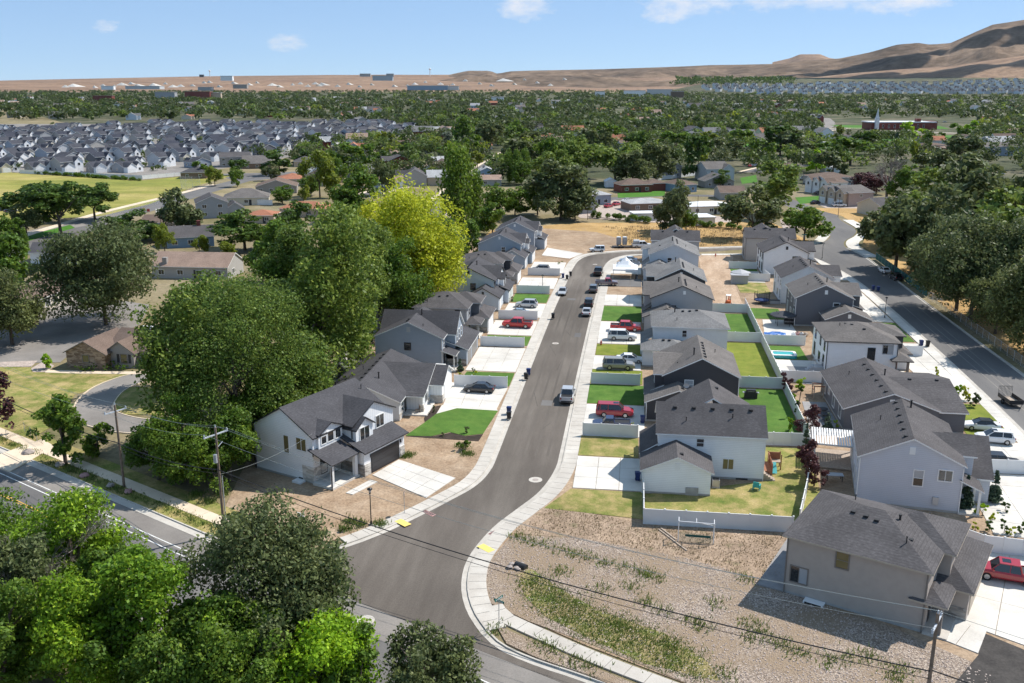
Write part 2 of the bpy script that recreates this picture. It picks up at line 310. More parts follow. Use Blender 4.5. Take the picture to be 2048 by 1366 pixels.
# ------------------------------------------------------------------ geometry helpers
COL = sc.collection
def M(n): return MATS[n]
class MB:
    """collects faces; build() links them as one mesh object"""
    def __init__(s): s.v, s.f, s.m = [], [], []
    def poly(s, pts, mi=0):
        n = len(s.v); s.v += [tuple(p) for p in pts]; s.f.append(tuple(range(n, n + len(pts)))); s.m.append(mi); return s
    def box(s, x0, x1, y0, y1, z0, z1, mi=0, mtop=None):
        n = len(s.v)
        s.v += [(x0, y0, z0), (x1, y0, z0), (x1, y1, z0), (x0, y1, z0), (x0, y0, z1), (x1, y0, z1), (x1, y1, z1), (x0, y1, z1)]
        for k, q in enumerate(((3, 2, 1, 0), (4, 5, 6, 7), (0, 1, 5, 4), (1, 2, 6, 5), (2, 3, 7, 6), (3, 0, 4, 7))):
            s.f.append(tuple(n + i for i in q)); s.m.append(mtop if (k == 1 and mtop is not None) else mi)
        return s
    def prism(s, pts, z0, z1, mi=0, mtop=None):
        """pts counter-clockwise in plan"""
        n, k = len(s.v), len(pts)
        s.v += [(p[0], p[1], z0) for p in pts] + [(p[0], p[1], z1) for p in pts]
        s.f.append(tuple(n + k + i for i in range(k))); s.m.append(mi if mtop is None else mtop)
        s.f.append(tuple(n + k - 1 - i for i in range(k))); s.m.append(mi)
        for i in range(k):
            j = (i + 1) % k; s.f.append((n + i, n + j, n + k + j, n + k + i)); s.m.append(mi)
        return s
    def extrude(s, prof, axis, a0, a1, mis=None):
        """closed profile (u,z) swept along axis 'x' (u=y) or 'y' (u=x)"""
        n, k = len(s.v), len(prof)
        for a in (a0, a1):
            for u, z in prof: s.v.append((a, u, z) if axis == 'x' else (u, a, z))
        for i in range(k):
            j = (i + 1) % k; s.f.append((n + i, n + j, n + k + j, n + k + i)); s.m.append(mis[i] if mis else 0)
        e = mis[-1] if mis and len(mis) > k else 0
        s.f.append(tuple(n + k - 1 - i for i in range(k))); s.m.append(e)
        s.f.append(tuple(n + k + i for i in range(k))); s.m.append(e)
        return s
    def tube(s, p0, p1, r0, r1=None, n=8, mi=0, cap=True):
        r1 = r0 if r1 is None else r1
        p0, p1 = Vector(p0), Vector(p1); d = (p1 - p0).normalized()
        a = d.orthogonal().normalized(); b = d.cross(a); o = len(s.v)
        for p, r in ((p0, r0), (p1, r1)):
            for i in range(n):
                t = 2 * math.pi * i / n; s.v.append(tuple(p + (a * math.cos(t) + b * math.sin(t)) * r))
        for i in range(n):
            j = (i + 1) % n; s.f.append((o + i, o + j, o + n + j, o + n + i)); s.m.append(mi)
        if cap:
            s.f.append(tuple(o + n - 1 - i for i in range(n))); s.m.append(mi); s.f.append(tuple(o + n + i for i in range(n))); s.m.append(mi)
        return s
    def ball(s, c, r, n=8, mi=0, sz=1.0):
        o = len(s.v); rings = n // 2
        for i in range(rings + 1):
            ph = math.pi * i / rings
            for j in range(n):
                t = 2 * math.pi * j / n; s.v.append((c[0] + r * math.sin(ph) * math.cos(t), c[1] + r * math.sin(ph) * math.sin(t), c[2] + r * sz * math.cos(ph)))
        for i in range(rings):
            for j in range(n):
                k = (j + 1) % n; s.f.append((o + i * n + j, o + (i + 1) * n + j, o + (i + 1) * n + k, o + i * n + k)); s.m.append(mi)
        return s
    def mesh(s, name, mats, smooth=False):
        me = bpy.data.meshes.new(name); me.from_pydata(s.v, [], s.f)
        for m in mats: me.materials.append(M(m) if isinstance(m, str) else m)
        if len(mats) > 1: me.polygons.foreach_set('material_index', s.m)
        if smooth: me.polygons.foreach_set('use_smooth', [True] * len(s.f))
        me.update(); return me
    def build(s, name, mats, parent=None, loc=None, rz=0.0, smooth=False):
        return put(name, s.mesh(name, [mats] if isinstance(mats, str) else mats, smooth), parent, loc, rz)
KIDS = {}
def put(name, me, parent=None, loc=None, rz=0.0):
    o = bpy.data.objects.new(name, me); COL.objects.link(o); o.parent = parent
    if parent is not None: KIDS.setdefault(parent.name, []).append(o)
    if loc is not None: o.location = loc
    if rz: o.rotation_euler.z = rz
    return o
def tag(o, label=None, cat=None, group=None, kind=None):
    if label: o['label'] = label
    if cat: o['category'] = cat
    if group: o['group'] = group
    if kind: o['kind'] = kind
    return o
def thing(name, label, cat, loc=(0, 0, 0), rz=0.0, group=None):
    return tag(put(name, None, None, loc, rz), label, cat, group)
def copy_tree(o, parent=None):
    c = o.copy(); COL.objects.link(c); c.parent = parent
    for ch in KIDS.get(o.name, ()): copy_tree(ch, c)
    return c
def P2(pts, z=0.0): return [at(x, y, z).to_2d() for x, y in pts]
def ccw(pts):
    a = sum(pts[i][0] * pts[(i + 1) % len(pts)][1] - pts[(i + 1) % len(pts)][0] * pts[i][1] for i in range(len(pts)))
    return list(pts) if a > 0 else list(reversed(pts))
def sheet(name, pts, z, mat, thick=.3):
    """a flat piece of ground with real edges, top at z"""
    o = MB().prism(ccw(pts), z - thick, z).build(name, mat); return tag(o, kind='structure')
def smooth_path(pts, step):
    pts = [Vector(p[:2]) for p in pts]; out = []
    for i in range(len(pts) - 1):
        p0, p1, p2, p3 = pts[max(i - 1, 0)], pts[i], pts[i + 1], pts[min(i + 2, len(pts) - 1)]
        n = max(1, int((p2 - p1).length / .5))
        for k in range(n):
            t = k / n
            out.append(.5 * ((2 * p1) + (-p0 + p2) * t + (2 * p0 - 5 * p1 + 4 * p2 - p3) * t * t + (-p0 + 3 * p1 - 3 * p2 + p3) * t ** 3))
    out.append(pts[-1])
    res, acc = [out[0]], 0.0                              # even spacing
    for a, b in zip(out, out[1:]):
        L = (b - a).length
        while acc + L >= step:
            a = a + (b - a) * ((step - acc) / L); L = (b - a).length; acc = 0.0; res.append(a)
        acc += L
    if acc > .05: res.append(out[-1])
    return res
def offset(path, d):
    """d > 0: to the right of the way the path runs"""
    out = []
    for i, p in enumerate(path):
        t = (path[min(i + 1, len(path) - 1)] - path[max(i - 1, 0)]).normalized(); out.append(p + Vector((t.y, -t.x)) * d)
    return out
def ribbon(name, a, b, z0, z1, mat, parent=None):
    """strip between two paths of equal length"""
    m = MB(); n = len(a)
    for i in range(n - 1):
        m.poly([(*a[i], z1), (*b[i], z1), (*b[i + 1], z1), (*a[i + 1], z1)])
    for q, fl in ((a, 0), (b, 1)):
        for i in range(n - 1):
            f = [(*q[i], z0), (*q[i], z1), (*q[i + 1], z1), (*q[i + 1], z0)]
            m.poly(f[::-1] if fl else f)
    for i in (0, n - 1): m.poly([(*a[i], z0), (*b[i], z0), (*b[i], z1), (*a[i], z1)])
    return m.build(name, mat, parent)
def slabs(name, a, b, z0, z1, mat, every=1, gap=.05, label=None):
    """paving slabs, each its own piece, along two paths"""
    root = tag(put(name, None), kind='structure')
    for i in range(0, len(a) - 1, every):
        j = min(i + every, len(a) - 1)
        pa, pb = a[i:j + 1], b[i:j + 1]
        t = (pa[-1] - pa[0]).normalized() * gap
        pa = [pa[0]] + pa[1:-1] + [pa[-1] - t]; pb = [pb[0]] + pb[1:-1] + [pb[-1] - t]
        ribbon('slab', pa, pb, z0, z1, mat, root)
    return root
def quad_slabs(name, q, nx, ny, z1, mat, gap=.05, thick=.2):
    """a driveway: nx by ny slabs between the corners q"""
    root = tag(put(name, None), kind='structure')
    q = [Vector(p[:2]) for p in ccw(q)]
    L1, L2 = (q[1] - q[0]).length, (q[3] - q[0]).length
    def pt(u, v): return (q[0] * (1 - u) + q[1] * u) * (1 - v) + (q[3] * (1 - u) + q[2] * u) * v
    for i in range(nx):
        for j in range(ny):
            u0, u1, v0, v1 = i / nx, (i + 1) / nx - gap / L1, j / ny, (j + 1) / ny - gap / L2
            MB().prism([pt(u0, v0), pt(u1, v0), pt(u1, v1), pt(u0, v1)], z1 - thick, z1).build('slab', mat, root)
    return root

# ------------------------------------------------------------------ houses
class House:
    def __init__(s, name, label, loc, rz=0.0, wall='m_side_white', roof='m_roof_dark', trim='m_trim_white', group=None, cat='house'):
        s.o = thing(name, label, cat, (*loc, 0), R(rz), group); s.wall, s.roof, s.trim = wall, roof, trim
    def walls(s, x0, x1, y0, y1, ze, z0=.0, wall=None, found=True, top=None):
        w = wall or s.wall
        m = MB()
        if top is None: m.box(x0, x1, y0, y1, z0 + (.35 if found else 0), ze)
        else:
            ax, zr = top; c = (y0 + y1) / 2 if ax == 'x' else (x0 + x1) / 2
            lo, hi = (y0, y1) if ax == 'x' else (x0, x1); zb = z0 + (.35 if found else 0)
            m.extrude([(lo, zb), (hi, zb), (hi, ze), (c, zr), (lo, ze)], ax, *((x0, x1) if ax == 'x' else (y0, y1)))
        m.build('wall', w, s.o)
        if found: MB().box(x0 - .02, x1 + .02, y0 - .02, y1 + .02, z0 - .3, z0 + .35).build('foundation', 'm_foundation', s.o)
    def gable(s, x0, x1, y0, y1, ze, zr, ax, over=.38, rake=.3, th=.16, wall=None, z0=0., found=True, roof=None, box=True, trim=None):
        """block with a gable roof; ridge along ax"""
        if box: s.walls(x0, x1, y0, y1, ze, z0, wall, found, (ax, zr))
        lo, hi = (y0, y1) if ax == 'x' else (x0, x1)
        c = (lo + hi) / 2; k = (zr - ze) / (c - lo); e = ze - k * over + .02; zt = zr + .02
        prof = [(lo - over, e), (c, zt), (hi + over, e), (hi + over, e + th), (c, zt + th), (lo - over, e + th)]
        a = (x0 - rake, x1 + rake) if ax == 'x' else (y0 - rake, y1 + rake)
        r = MB().extrude(prof, ax, *a, mis=[1, 1, 1, 0, 0, 1, 1]).build('roof', [roof or s.roof, trim or s.trim], s.o)
        s.top = lambda x, y: zt + th - k * abs((y if ax == 'x' else x) - c)
        return r
    def hip(s, x0, x1, y0, y1, ze, zr, ax='x', over=.4, th=.16, wall=None, z0=0., found=True, box=True, inset=None, roof=None, trim=None):
        if box: s.walls(x0, x1, y0, y1, ze, z0, wall, found)
        X0, X1, Y0, Y1 = x0 - over, x1 + over, y0 - over, y1 + over
        hs = ((Y1 - Y0) if ax == 'x' else (X1 - X0)) / 2; ins = hs if inset is None else inset
        e = ze + .01; t = e + th
        if ax == 'x': ra, rb = (X0 + ins, (Y0 + Y1) / 2, zr), (X1 - ins, (Y0 + Y1) / 2, zr)
        else: ra, rb = ((X0 + X1) / 2, Y0 + ins, zr), ((X0 + X1) / 2, Y1 - ins, zr)
        A, B, C, D = (X0, Y0, t), (X1, Y0, t), (X1, Y1, t), (X0, Y1, t)
        m = MB()
        if ax == 'x': m.poly([A, B, rb, ra]).poly([B, C, rb]).poly([C, D, ra, rb]).poly([D, A, ra])
        else: m.poly([A, B, ra]).poly([B, C, rb, ra]).poly([C, D, rb]).poly([D, A, ra, rb])
        base = [(X0, Y0), (X1, Y0), (X1, Y1), (X0, Y1)]
        for i in range(4):
            p, q = base[i], base[(i + 1) % 4]; m.poly([(*p, e), (*q, e), (*q, t), (*p, t)], 1)
        m.poly([(*p, e) for p in reversed(base)], 1)
        r = m.build('roof', [roof or s.roof, trim or s.trim], s.o)
        k = (zr - t) / hs; cx, cy = (X0 + X1) / 2, (Y0 + Y1) / 2
        s.top = lambda x, y: t + k * max(0, min(x - X0, X1 - x, y - Y0, Y1 - y))
        return r
    def shed(s, x0, x1, y0, y1, zlo, zhi, low, over=.3, th=.14, name='roof', roof=None, trim=None):
        """lean-to roof, low side '-x','+x','-y','+y' already at its edge"""
        zz = {'-x': lambda x, y: zlo + (zhi - zlo) * (x - x0) / (x1 - x0), '+x': lambda x, y: zhi + (zlo - zhi) * (x - x0) / (x1 - x0),
              '-y': lambda x, y: zlo + (zhi - zlo) * (y - y0) / (y1 - y0), '+y': lambda x, y: zhi + (zlo - zhi) * (y - y0) / (y1 - y0)}[low]
        c = [(x0, y0), (x1, y0), (x1, y1), (x0, y1)]; m = MB()
        m.poly([(*p, zz(*p) + th) for p in c], 0).poly([(*p, zz(*p)) for p in reversed(c)], 1)
        for i in range(4):
            p, q = c[i], c[(i + 1) % 4]; m.poly([(*p, zz(*p)), (*q, zz(*q)), (*q, zz(*q) + th), (*p, zz(*p) + th)], 1)
        s.top = lambda x, y: zz(x, y) + th
        return m.build(name, [roof or s.roof, trim or s.trim], s.o)
    def face(s, f, c):
        """local frame of a wall face: f in '-y','+y','-x','+x', at coordinate c"""
        if f == '-y': return lambda u, d, z: (u, c - d, z)
        if f == '+y': return lambda u, d, z: (u, c + d, z)
        if f == '-x': return lambda u, d, z: (c - d, u, z)
        return lambda u, d, z: (c + d, u, z)
    def rect(s, name, f, c, u0, u1, z0, z1, d0, d1, mat, parent=None):
        g = s.face(f, c); a, b = g(u0, d0, z0), g(u1, d1, z1)
        return MB().box(min(a[0], b[0]), max(a[0], b[0]), min(a[1], b[1]), max(a[1], b[1]), z0, z1).build(name, mat, parent or s.o)
    def win(s, f, c, u, z, w, h, trim=None, split='v', glass='m_glass', tw=.11):
        """window centred at u with sill height z: frame > panes"""
        g = s.face(f, c); m = MB()
        def bx(u0, u1, z0, z1, d=.06):
            a, b = g(u0, -.02, z0), g(u1, d, z1); m.box(min(a[0], b[0]), max(a[0], b[0]), min(a[1], b[1]), max(a[1], b[1]), z0, z1)
        bx(u - w / 2 - tw, u - w / 2, z - tw, z + h + tw); bx(u + w / 2, u + w / 2 + tw, z - tw, z + h + tw)
        bx(u - w / 2, u + w / 2, z - tw, z, .075); bx(u - w / 2, u + w / 2, z + h, z + h + tw)
        if split == 'v': bx(u - .03, u + .03, z, z + h, .045)
        if split == 'h': bx(u - w / 2, u + w / 2, z + h / 2 - .03, z + h / 2 + .03, .045)
        o = m.build('window', trim or s.trim, s.o)
        halves = [(u - w / 2, u - .03, z, z + h), (u + .03, u + w / 2, z, z + h)] if split == 'v' else [(u - w / 2, u + w / 2, z, z + h / 2 - .03), (u - w / 2, u + w / 2, z + h / 2 + .03, z + h)] if split == 'h' else [(u - w / 2, u + w / 2, z, z + h)]
        for i, q in enumerate(halves):
            s.rect('pane', f, c, *q, -.01, .02, 'm_glass_blind' if glass == 'mix' and i else ('m_glass' if glass == 'mix' else glass), o)
        return o
    def garage(s, f, c, u0, u1, h=2.2, z0=.12, mat='m_garage_white', trim=None, panels=4):
        o = s.rect('garage_door', f, c, u0 - .14, u1 + .14, z0, z0 + h + .16, -.02, .03, trim or s.trim)
        for i in range(panels):
            a = z0 + h * i / panels; s.rect('panel', f, c, u0, u1, a + .012, a + h / panels - .012, .03, .06, mat, o)
        return o
    def door(s, f, c, u, z0=.35, mat='m_trim_dark'):
        o = s.rect('door', f, c, u - .48, u + .48, z0, z0 + 2.1, -.02, .05, mat)
        s.rect('handle', f, c, u + .32, u + .38, z0 + .95, z0 + 1.1, .05, .1, 'm_metal', o)
    def vents(s, pts):
        for x, y in pts:
            z = s.top(x, y); MB().box(x - .2, x + .2, y - .2, y + .2, z - .12, z + .16).build('roof_vent', 'm_vent', s.o)
    def pipe(s, x, y, h=.8, r=.09):
        z = s.top(x, y); MB().tube((x, y, z - .2), (x, y, z + h), r, n=8).tube((x, y, z + h - .06), (x, y, z + h + .06), r * 1.5, n=8).build('vent_pipe', 'm_vent', s.o)
    def louver(s, f, c, u, z, w=.55, h=.75, trim=None):
        o = s.rect('gable_vent', f, c, u - w / 2, u + w / 2, z, z + h, -.02, .05, trim or s.trim)
        for i in range(4): s.rect('slat', f, c, u - w / 2 + .08, u + w / 2 - .08, z + .08 + i * (h - .16) / 4, z + .02 + (i + 1) * (h - .16) / 4, .05, .07, trim or s.trim, o)
    def post(s, x, y, z0, z1, w=.28, mat=None, base=None):
        p = MB().box(x - w / 2, x + w / 2, y - w / 2, y + w / 2, z0, z1).build('porch_post', mat or s.trim, s.o)
        if base: MB().box(x - w, x + w, y - w, y + w, z0, z0 + 1.0).build('base', base, p)
    def down(s, x, y, z1, mat=None, z0=.1):
        MB().box(x - .05, x + .05, y - .05, y + .05, z0, z1).build('downspout', mat or s.trim, s.o)
    def slab(s, name, x0, x1, y0, y1, z1, mat='m_concrete_new', z0=-.1):
        MB().box(x0, x1, y0, y1, z0, z1).build(name, mat, s.o)
# ------------------------------------------------------------------ the new houses along the street
def rear_vents(h, n, x, y0, dy): h.vents([(x, y0 + i * dy) for i in range(n)])

# --- left row, fronts to the right (+x)
h = House('house', 'white two-storey corner house with black trim and dark garage door, nearest of the left row', (-45.2, 103.4), -23.5, 'm_side_white', 'm_roof_dark', 'm_trim_dark')
h.gable(0, 9.4, 0, 13.2, 6.0, 8.75, 'y'); h.pipe(2.6, 12.0, .7); h.pipe(6.4, 12.6, .5, .05)
h.gable(4.2, 10.9, 5.4, 13.3, 6.0, 7.9, 'x', wall='m_board_white', found=False, z0=3.4)
h.gable(5.2, 9.7, .7, 4.9, 6.05, 7.0, 'x', wall='m_board_white', found=False, z0=3.9, over=.22)
h.gable(8.6, 11.5, 5.3, 8.5, 5.6, 6.7, 'x', wall='m_board_white', found=False, z0=3.4, over=.25)
h.walls(9.4, 13.1, 4.7, 12.6, 3.1); h.shed(9.2, 13.6, 4.4, 13.0, 3.1, 4.75, '+x')
h.shed(9.0, 12.7, -.5, 4.4, 3.15, 4.4, '+x')
h.garage('+x', 13.1, 6.1, 11.4, 2.35, mat='m_garage_dark'); h.rect('stone_veneer', '+x', 13.1, 4.72, 5.85, .1, 1.6, -.01, .07, 'm_stone_white'); h.rect('stone_veneer', '+x', 13.1, 11.7, 12.58, .1, 1.6, -.01, .07, 'm_stone_white')
h.rect('stone_veneer', '-y', 4.7, 9.42, 13.12, .1, 1.6, -.01, .07, 'm_stone_grey'); h.rect('stone_veneer', '+x', 9.4, .05, 4.65, .4, 2.1, -.01, .06, 'm_stone_white'); h.rect('stone_veneer', '-y', 0, 7.6, 9.4, .2, 2.2, -.01, .06, 'm_stone_white')
h.door('+x', 9.4, 3.9); h.win('+x', 9.4, 1.7, 1.0, 1.0, 1.7, 'm_trim_dark', None)
h.slab('porch_floor', 9.4, 12.5, -.3, 4.6, .35); h.post(12.2, .05, .35, 3.3, .3, 'm_trim_white'); h.post(12.2, 4.1, .35, 3.3, .45, 'm_trim_white')
h.win('-y', 0, 5.2, 3.2, .75, 2.2, 'm_trim_white', None, 'm_glass_yellow'); h.win('-y', 0, 7.6, 4.0, 1.5, 1.5, 'm_trim_white', 'v', 'm_glass_yellow')
h.win('+x', 9.7, 1.6, 4.75, .8, .9, 'm_trim_white', None); h.win('+x', 9.7, 2.8, 4.75, 1.0, 1.2, 'm_trim_white', None); h.win('+x', 9.7, 4.1, 4.75, .9, 1.1, 'm_trim_white', None)
h.win('+x', 11.5, 6.9, 4.0, 1.7, 1.5, 'm_trim_white', 'v'); h.win('+x', 10.9, 10.6, 4.3, 1.5, 1.5, 'm_trim_white', 'v')
h.down(-.1, -.12, 5.9); h.down(9.5, -.12, 4.2, z0=3.6); h.down(12.5, -.42, 3.1); h.down(10.95, 5.2, 5.8, z0=4.4)
for z in (1.4, 2.9): h.rect('wall_lamp', '+x', 13.1, 5.85 if z < 2 else 11.7, 6.0 if z < 2 else 11.85, 2.2, 2.6, .0, .16, 'm_trim_dark')
MB().box(6.7, 8.0, -1.0, -.04, -.1, .32).build('window_well', 'm_trim_white', h.o); h.rect('basement_window', '-y', 0, 6.9, 7.8, .1, .5, 0, .03, 'm_glass')

h = House('house', 'light grey single-storey house with steep front gable and porch, second in the left row', (-37.5, 122.0), 0, 'm_side_lightgrey', 'm_roof_dark')
h.gable(-5.6, 5.6, 0, 17.5, 2.95, 5.35, 'y'); h.vents([(-.35, .8 + 2.0 * i) for i in range(8)]); h.pipe(1.6, 4.5, .9, .1); h.pipe(-2, 9, .5, .05)
h.gable(0, 8.1, 4.4, 18.5, 2.95, 5.15, 'x', wall='m_board_white', rake=.45)
h.gable(6, 10.0, 8.5, 16.0, 2.95, 4.7, 'x', wall='m_board_white', rake=.35)
h.garage('+x', 10.0, 10.2, 14.6, 2.3); h.rect('stone_veneer', '-y', 8.5, 8.2, 9.98, .1, 1.3, -.01, .07, 'm_stone_white'); h.rect('stone_veneer', '+x', 10.0, 8.52, 9.9, .1, 1.3, -.01, .07, 'm_stone_white')
h.slab('porch_floor', 5.6, 9.0, 2.4, 8.4, .3); h.post(8.0, 4.0, .3, 2.9, .25, base='m_stone_white'); h.post(8.0, 7.6, .3, 3.6, .25, base='m_stone_white')
h.shed(5.3, 8.6, 2.6, 4.6, 2.8, 3.0, '-y'); h.win('+x', 5.6, 1.8, 1.0, 1.2, 1.4, split='h'); h.rect('stone_veneer', '+x', 5.6, .05, 3.0, .1, 1.1, -.01, .06, 'm_stone_white')
h.win('+x', 8.1, 6.2, 1.0, 1.6, 1.4); h.door('+x', 5.62, 3.6, .35)

def left_gable(label, s0, wall, trim, rf='m_roof_dark', near_garage=True, gw='m_garage_white', board='m_board_white', x0=-34.5):
    h = House('house', label, (x0, s0), 0, wall, rf, trim)
    h.gable(-5.5, 5.4, 0, 12.6, 5.7, 8.2, 'y'); h.vents([(-.3, 1.0 + 1.1 * i) for i in range(6)]); h.pipe(.9, 5.2, .9, .1)
    h.gable(0, 5.95, 3.0, 10.6, 5.7, 7.5, 'x', wall=board, found=False, z0=3.2); h.gable(4, 6.9, 4.0, 7.2, 5.3, 6.3, 'x', wall=board, found=False, z0=3.2, over=.22)
    h.win('+x', 6.9, 5.6, 3.9, 1.3, 1.4); h.win('+x', 5.95, 8.9, 3.9, 1.0, 1.4, split='h'); h.win('+x', 5.4, 1.5, 3.9, .9, 1.3, split='h')
    h.win('-y', 0, .9, 3.7, .95, 1.2, split='h'); h.louver('-y', 0, -.1, 6.9)
    if near_garage:
        h.gable(.4, 7.0, -4.3, 2.8, 3.0, 4.85, 'y'); h.garage('+x', 7.0, -3.4, -.9, 2.3, mat=gw); h.louver('-y', -4.3, 3.7, 3.6, .45, .55); h.pipe(-3.4, -.5, .5, .05) if False else None
    h.walls(5.4, 8.0, 3.2, 11.2, 2.95); h.shed(5.2, 8.4, 2.9, 11.6, 2.9, 4.3, '+x'); h.garage('+x', 8.0, 4.2, 6.8, 2.3, mat=gw); h.garage('+x', 8.0, 7.5, 10.3, 2.3, mat=gw)
    h.down(5.5, -.05, 5.5); h.down(-5.55, -.05, 5.5)
    return h
# third: wide gable crossing the main one
h = House('house', 'blue-grey two-storey house with three-window front gable and two garage doors, third in the left row', (-36.2, 146.2), 0, 'm_side_bluegrey', 'm_roof_dark')
h.gable(-5.6, 5.5, 0, 11.0, 5.7, 8.15, 'y'); h.vents([(-.3, .9), (-.3, 2.0)]); h.pipe(2.2, 1.2, .4, .05); h.louver('-y', 0, 0, 6.6, .6, .85, 'm_trim_grey')
h.gable(-5.5, 7.1, 3.4, 10.4, 5.7, 8.5, 'x'); h.pipe(.9, 6.2, .9, .1)
for i in range(3): h.win('+x', 7.1, 4.9 + i * 2.0, 3.9, .85, 1.7, split='h')
h.win('-y', 0, -.2, 3.6, .95, 1.1, 'm_trim_dark', 'h'); h.win('+x', 5.5, 1.7, 3.7, .9, 1.4, split='h'); h.down(5.55, -.05, 5.5); h.down(-5.65, -.05, 5.5, 'm_trim_grey')
h.walls(5.5, 9.0, 3.4, 14.8, 2.95); h.shed(5.4, 9.4, 3.1, 15.2, 2.9, 4.3, '+x'); h.garage('+x', 9.0, 4.3, 7.4, 2.3, mat='m_garage_grey'); h.garage('+x', 9.0, 8.4, 13.4, 2.3, mat='m_garage_grey')
h.shed(5.3, 7.9, -.3, 3.3, 2.75, 3.6, '+x'); h.slab('porch_floor', 5.5, 7.8, -.2, 3.3, .3); h.post(7.5, 0, .3, 2.8, .16); h.post(7.5, 3.1, .3, 2.8, .16); h.door('+x', 5.5, 2.0); h.rect('stone_veneer', '-y', 3.4, 5.6, 8.95, .1, 1.3, -.01, .06, 'm_stone_grey')

def left_hip(label, s0, wall, front, rf='m_roof_slate'):
    h = House('house', label, (-35.1, s0), 0, wall, rf, 'm_trim_grey')
    h.hip(-5.1, 4.8, 0, 11.2, 5.65, 7.7, 'x', inset=5.0); h.vents([(-1.0, 3.6), (.5, 3.9)]); h.pipe(-2.9, 1.6, .4, .05)
    h.hip(0, 6.3, 4.9, 11.0, 5.66, 7.3, 'x', wall=front, found=False, z0=3.2); h.win('+x', 6.3, 8.0, 3.9, 1.4, 1.3); h.win('+x', 4.8, 2.6, 3.9, 1.0, 1.4, split='h')
    h.walls(4.8, 8.0, 4.4, 12.0, 2.95); h.hip(4.2, 8.1, 4.2, 12.2, 2.95, 4.4, 'y', box=False); h.garage('+x', 8.0, 5.3, 11.0, 2.3, mat='m_garage_white')
    h.hip(4.4, 7.2, -.3, 4.0, 2.85, 3.8, 'y', box=False); h.slab('porch_floor', 4.8, 7.2, -.2, 4.2, .3); h.post(6.9, 0, .3, 2.9, .35, wall); h.door('+x', 4.8, 2.6); h.rect('stone_veneer', '-y', 4.4, 4.9, 7.95, .1, 1.2, -.01, .06, 'm_stone_grey')
    h.rect('gable_vent', '-y', 0, 2.6, 3.6, 5.2, 5.45, -.01, .05, 'm_trim_dark')
    return h
left_hip('grey two-storey house with hipped roof behind the red pickup, fourth in the left row', 167.3, 'm_side_grey', 'm_side_darkgrey')
left_gable('pale blue two-storey house with dark trim and projecting garage, fifth in the left row', 193.5, 'm_side_paleblue', 'm_trim_dark')
left_hip('dark grey hip-roofed house with charcoal upper storey, sixth in the left row', 212.5, 'm_side_grey', 'm_side_charcoal')
left_gable('steel blue gabled house with white trim, seventh in the left row', 239.9, 'm_side_steel', 'm_trim_white')
left_gable('slate blue gabled house at the far end of the left row, beside the bare lot', 262.4, 'm_side_bluegrey', 'm_trim_white', near_garage=False, x0=-33.4)

# --- middle row, fronts to the left (-x)
def right_base(h, gy, gx0, gx1, zr=4.6, s1=7.0, wall=None, xf=-5.1, louv=True, door='m_garage_white', y1=0.0):
    h.gable(gx0, gx1, gy, y1, 2.95, zr, 'y', wall=wall); h.vents([((gx0 + gx1) / 2 + .5, gy + 1.2)])
    if louv: h.louver('-y', gy, (gx0 + gx1) / 2, 3.2, .6, .75)
    h.garage('-x', gx0, gy + .6, y1 - .3 if y1 - gy > 4 else gy + 3.6, 2.3, mat=door)
    h.shed(gx0 - .45, xf + .1, y1, s1, 2.75, 4.15, '-x'); h.walls(gx0 + .1, xf, y1, y1 + 2.2, 2.9)
    h.slab('porch_floor', gx0 - .2, xf, y1 + 2.2, s1, .3); h.post(gx0 - .1, s1 - .3, .3, 2.9, .2); h.door('-x', xf, y1 + 3.2)
    h.down(gx0 - .05, gy - .05, 2.8)
h = House('house', 'white two-storey house with blue bin by its garage, nearest of the middle row', (9.8, 107.5), 0, 'm_side_white', 'm_roof_slate')
h.gable(-6.2, 6.3, 0, 7.2, 5.72, 8.2, 'x'); h.vents([(-4.2 + 2.25 * i, 2.9) for i in range(5)]); h.pipe(2.6, 1.9, .45, .06); h.pipe(-2.9, 1.3, .45, .05)
h.gable(-4.6, 5.4, 4.3, 11.8, 5.72, 8.7, 'y', box=False); h.walls(-5.2, 5.6, 7.2, 11.5, 5.7); h.vents([(1.2, 9.5)])
h.win('-y', 0, -1.2, 4.1, .8, .95, split='h'); h.win('-y', 0, 2.2, 1.4, 1.2, 1.25, split='v', glass='m_glass_yellow'); h.rect('basement_window', '-y', 0, 3.2, 4.6, .02, .3, 0, .03, 'm_trim_dark')
right_base(h, -5.3, -7.9, -.2, 4.65, 7.4, xf=-6.2); h.win('-x', -6.2, 4, 3.9, 1.4, 1.4)
h.rect('gas_meter_panel', '-y', -5.3, -3.0, -1.55, .1, 1.1, .03, .12, 'm_foundation'); h.down(6.35, -.06, 5.5)
MB().box(6.35, 7.6, 1.0, 4.0, .2, 1.0).build('deck', 'm_wood_red', h.o)
for i in range(5): MB().box(6.4 + .28 * i, 6.68 + .28 * i, .0, 1.0, 0, 1.0 - .19 * i).build('step', 'm_wood_old', h.o)
MB().box(6.4, 6.46, 1.0, 4.0, 1.0, 1.9).box(7.55, 7.6, 1.0, 4.0, 1.0, 1.9).build('railing', 'm_wood_red', h.o)

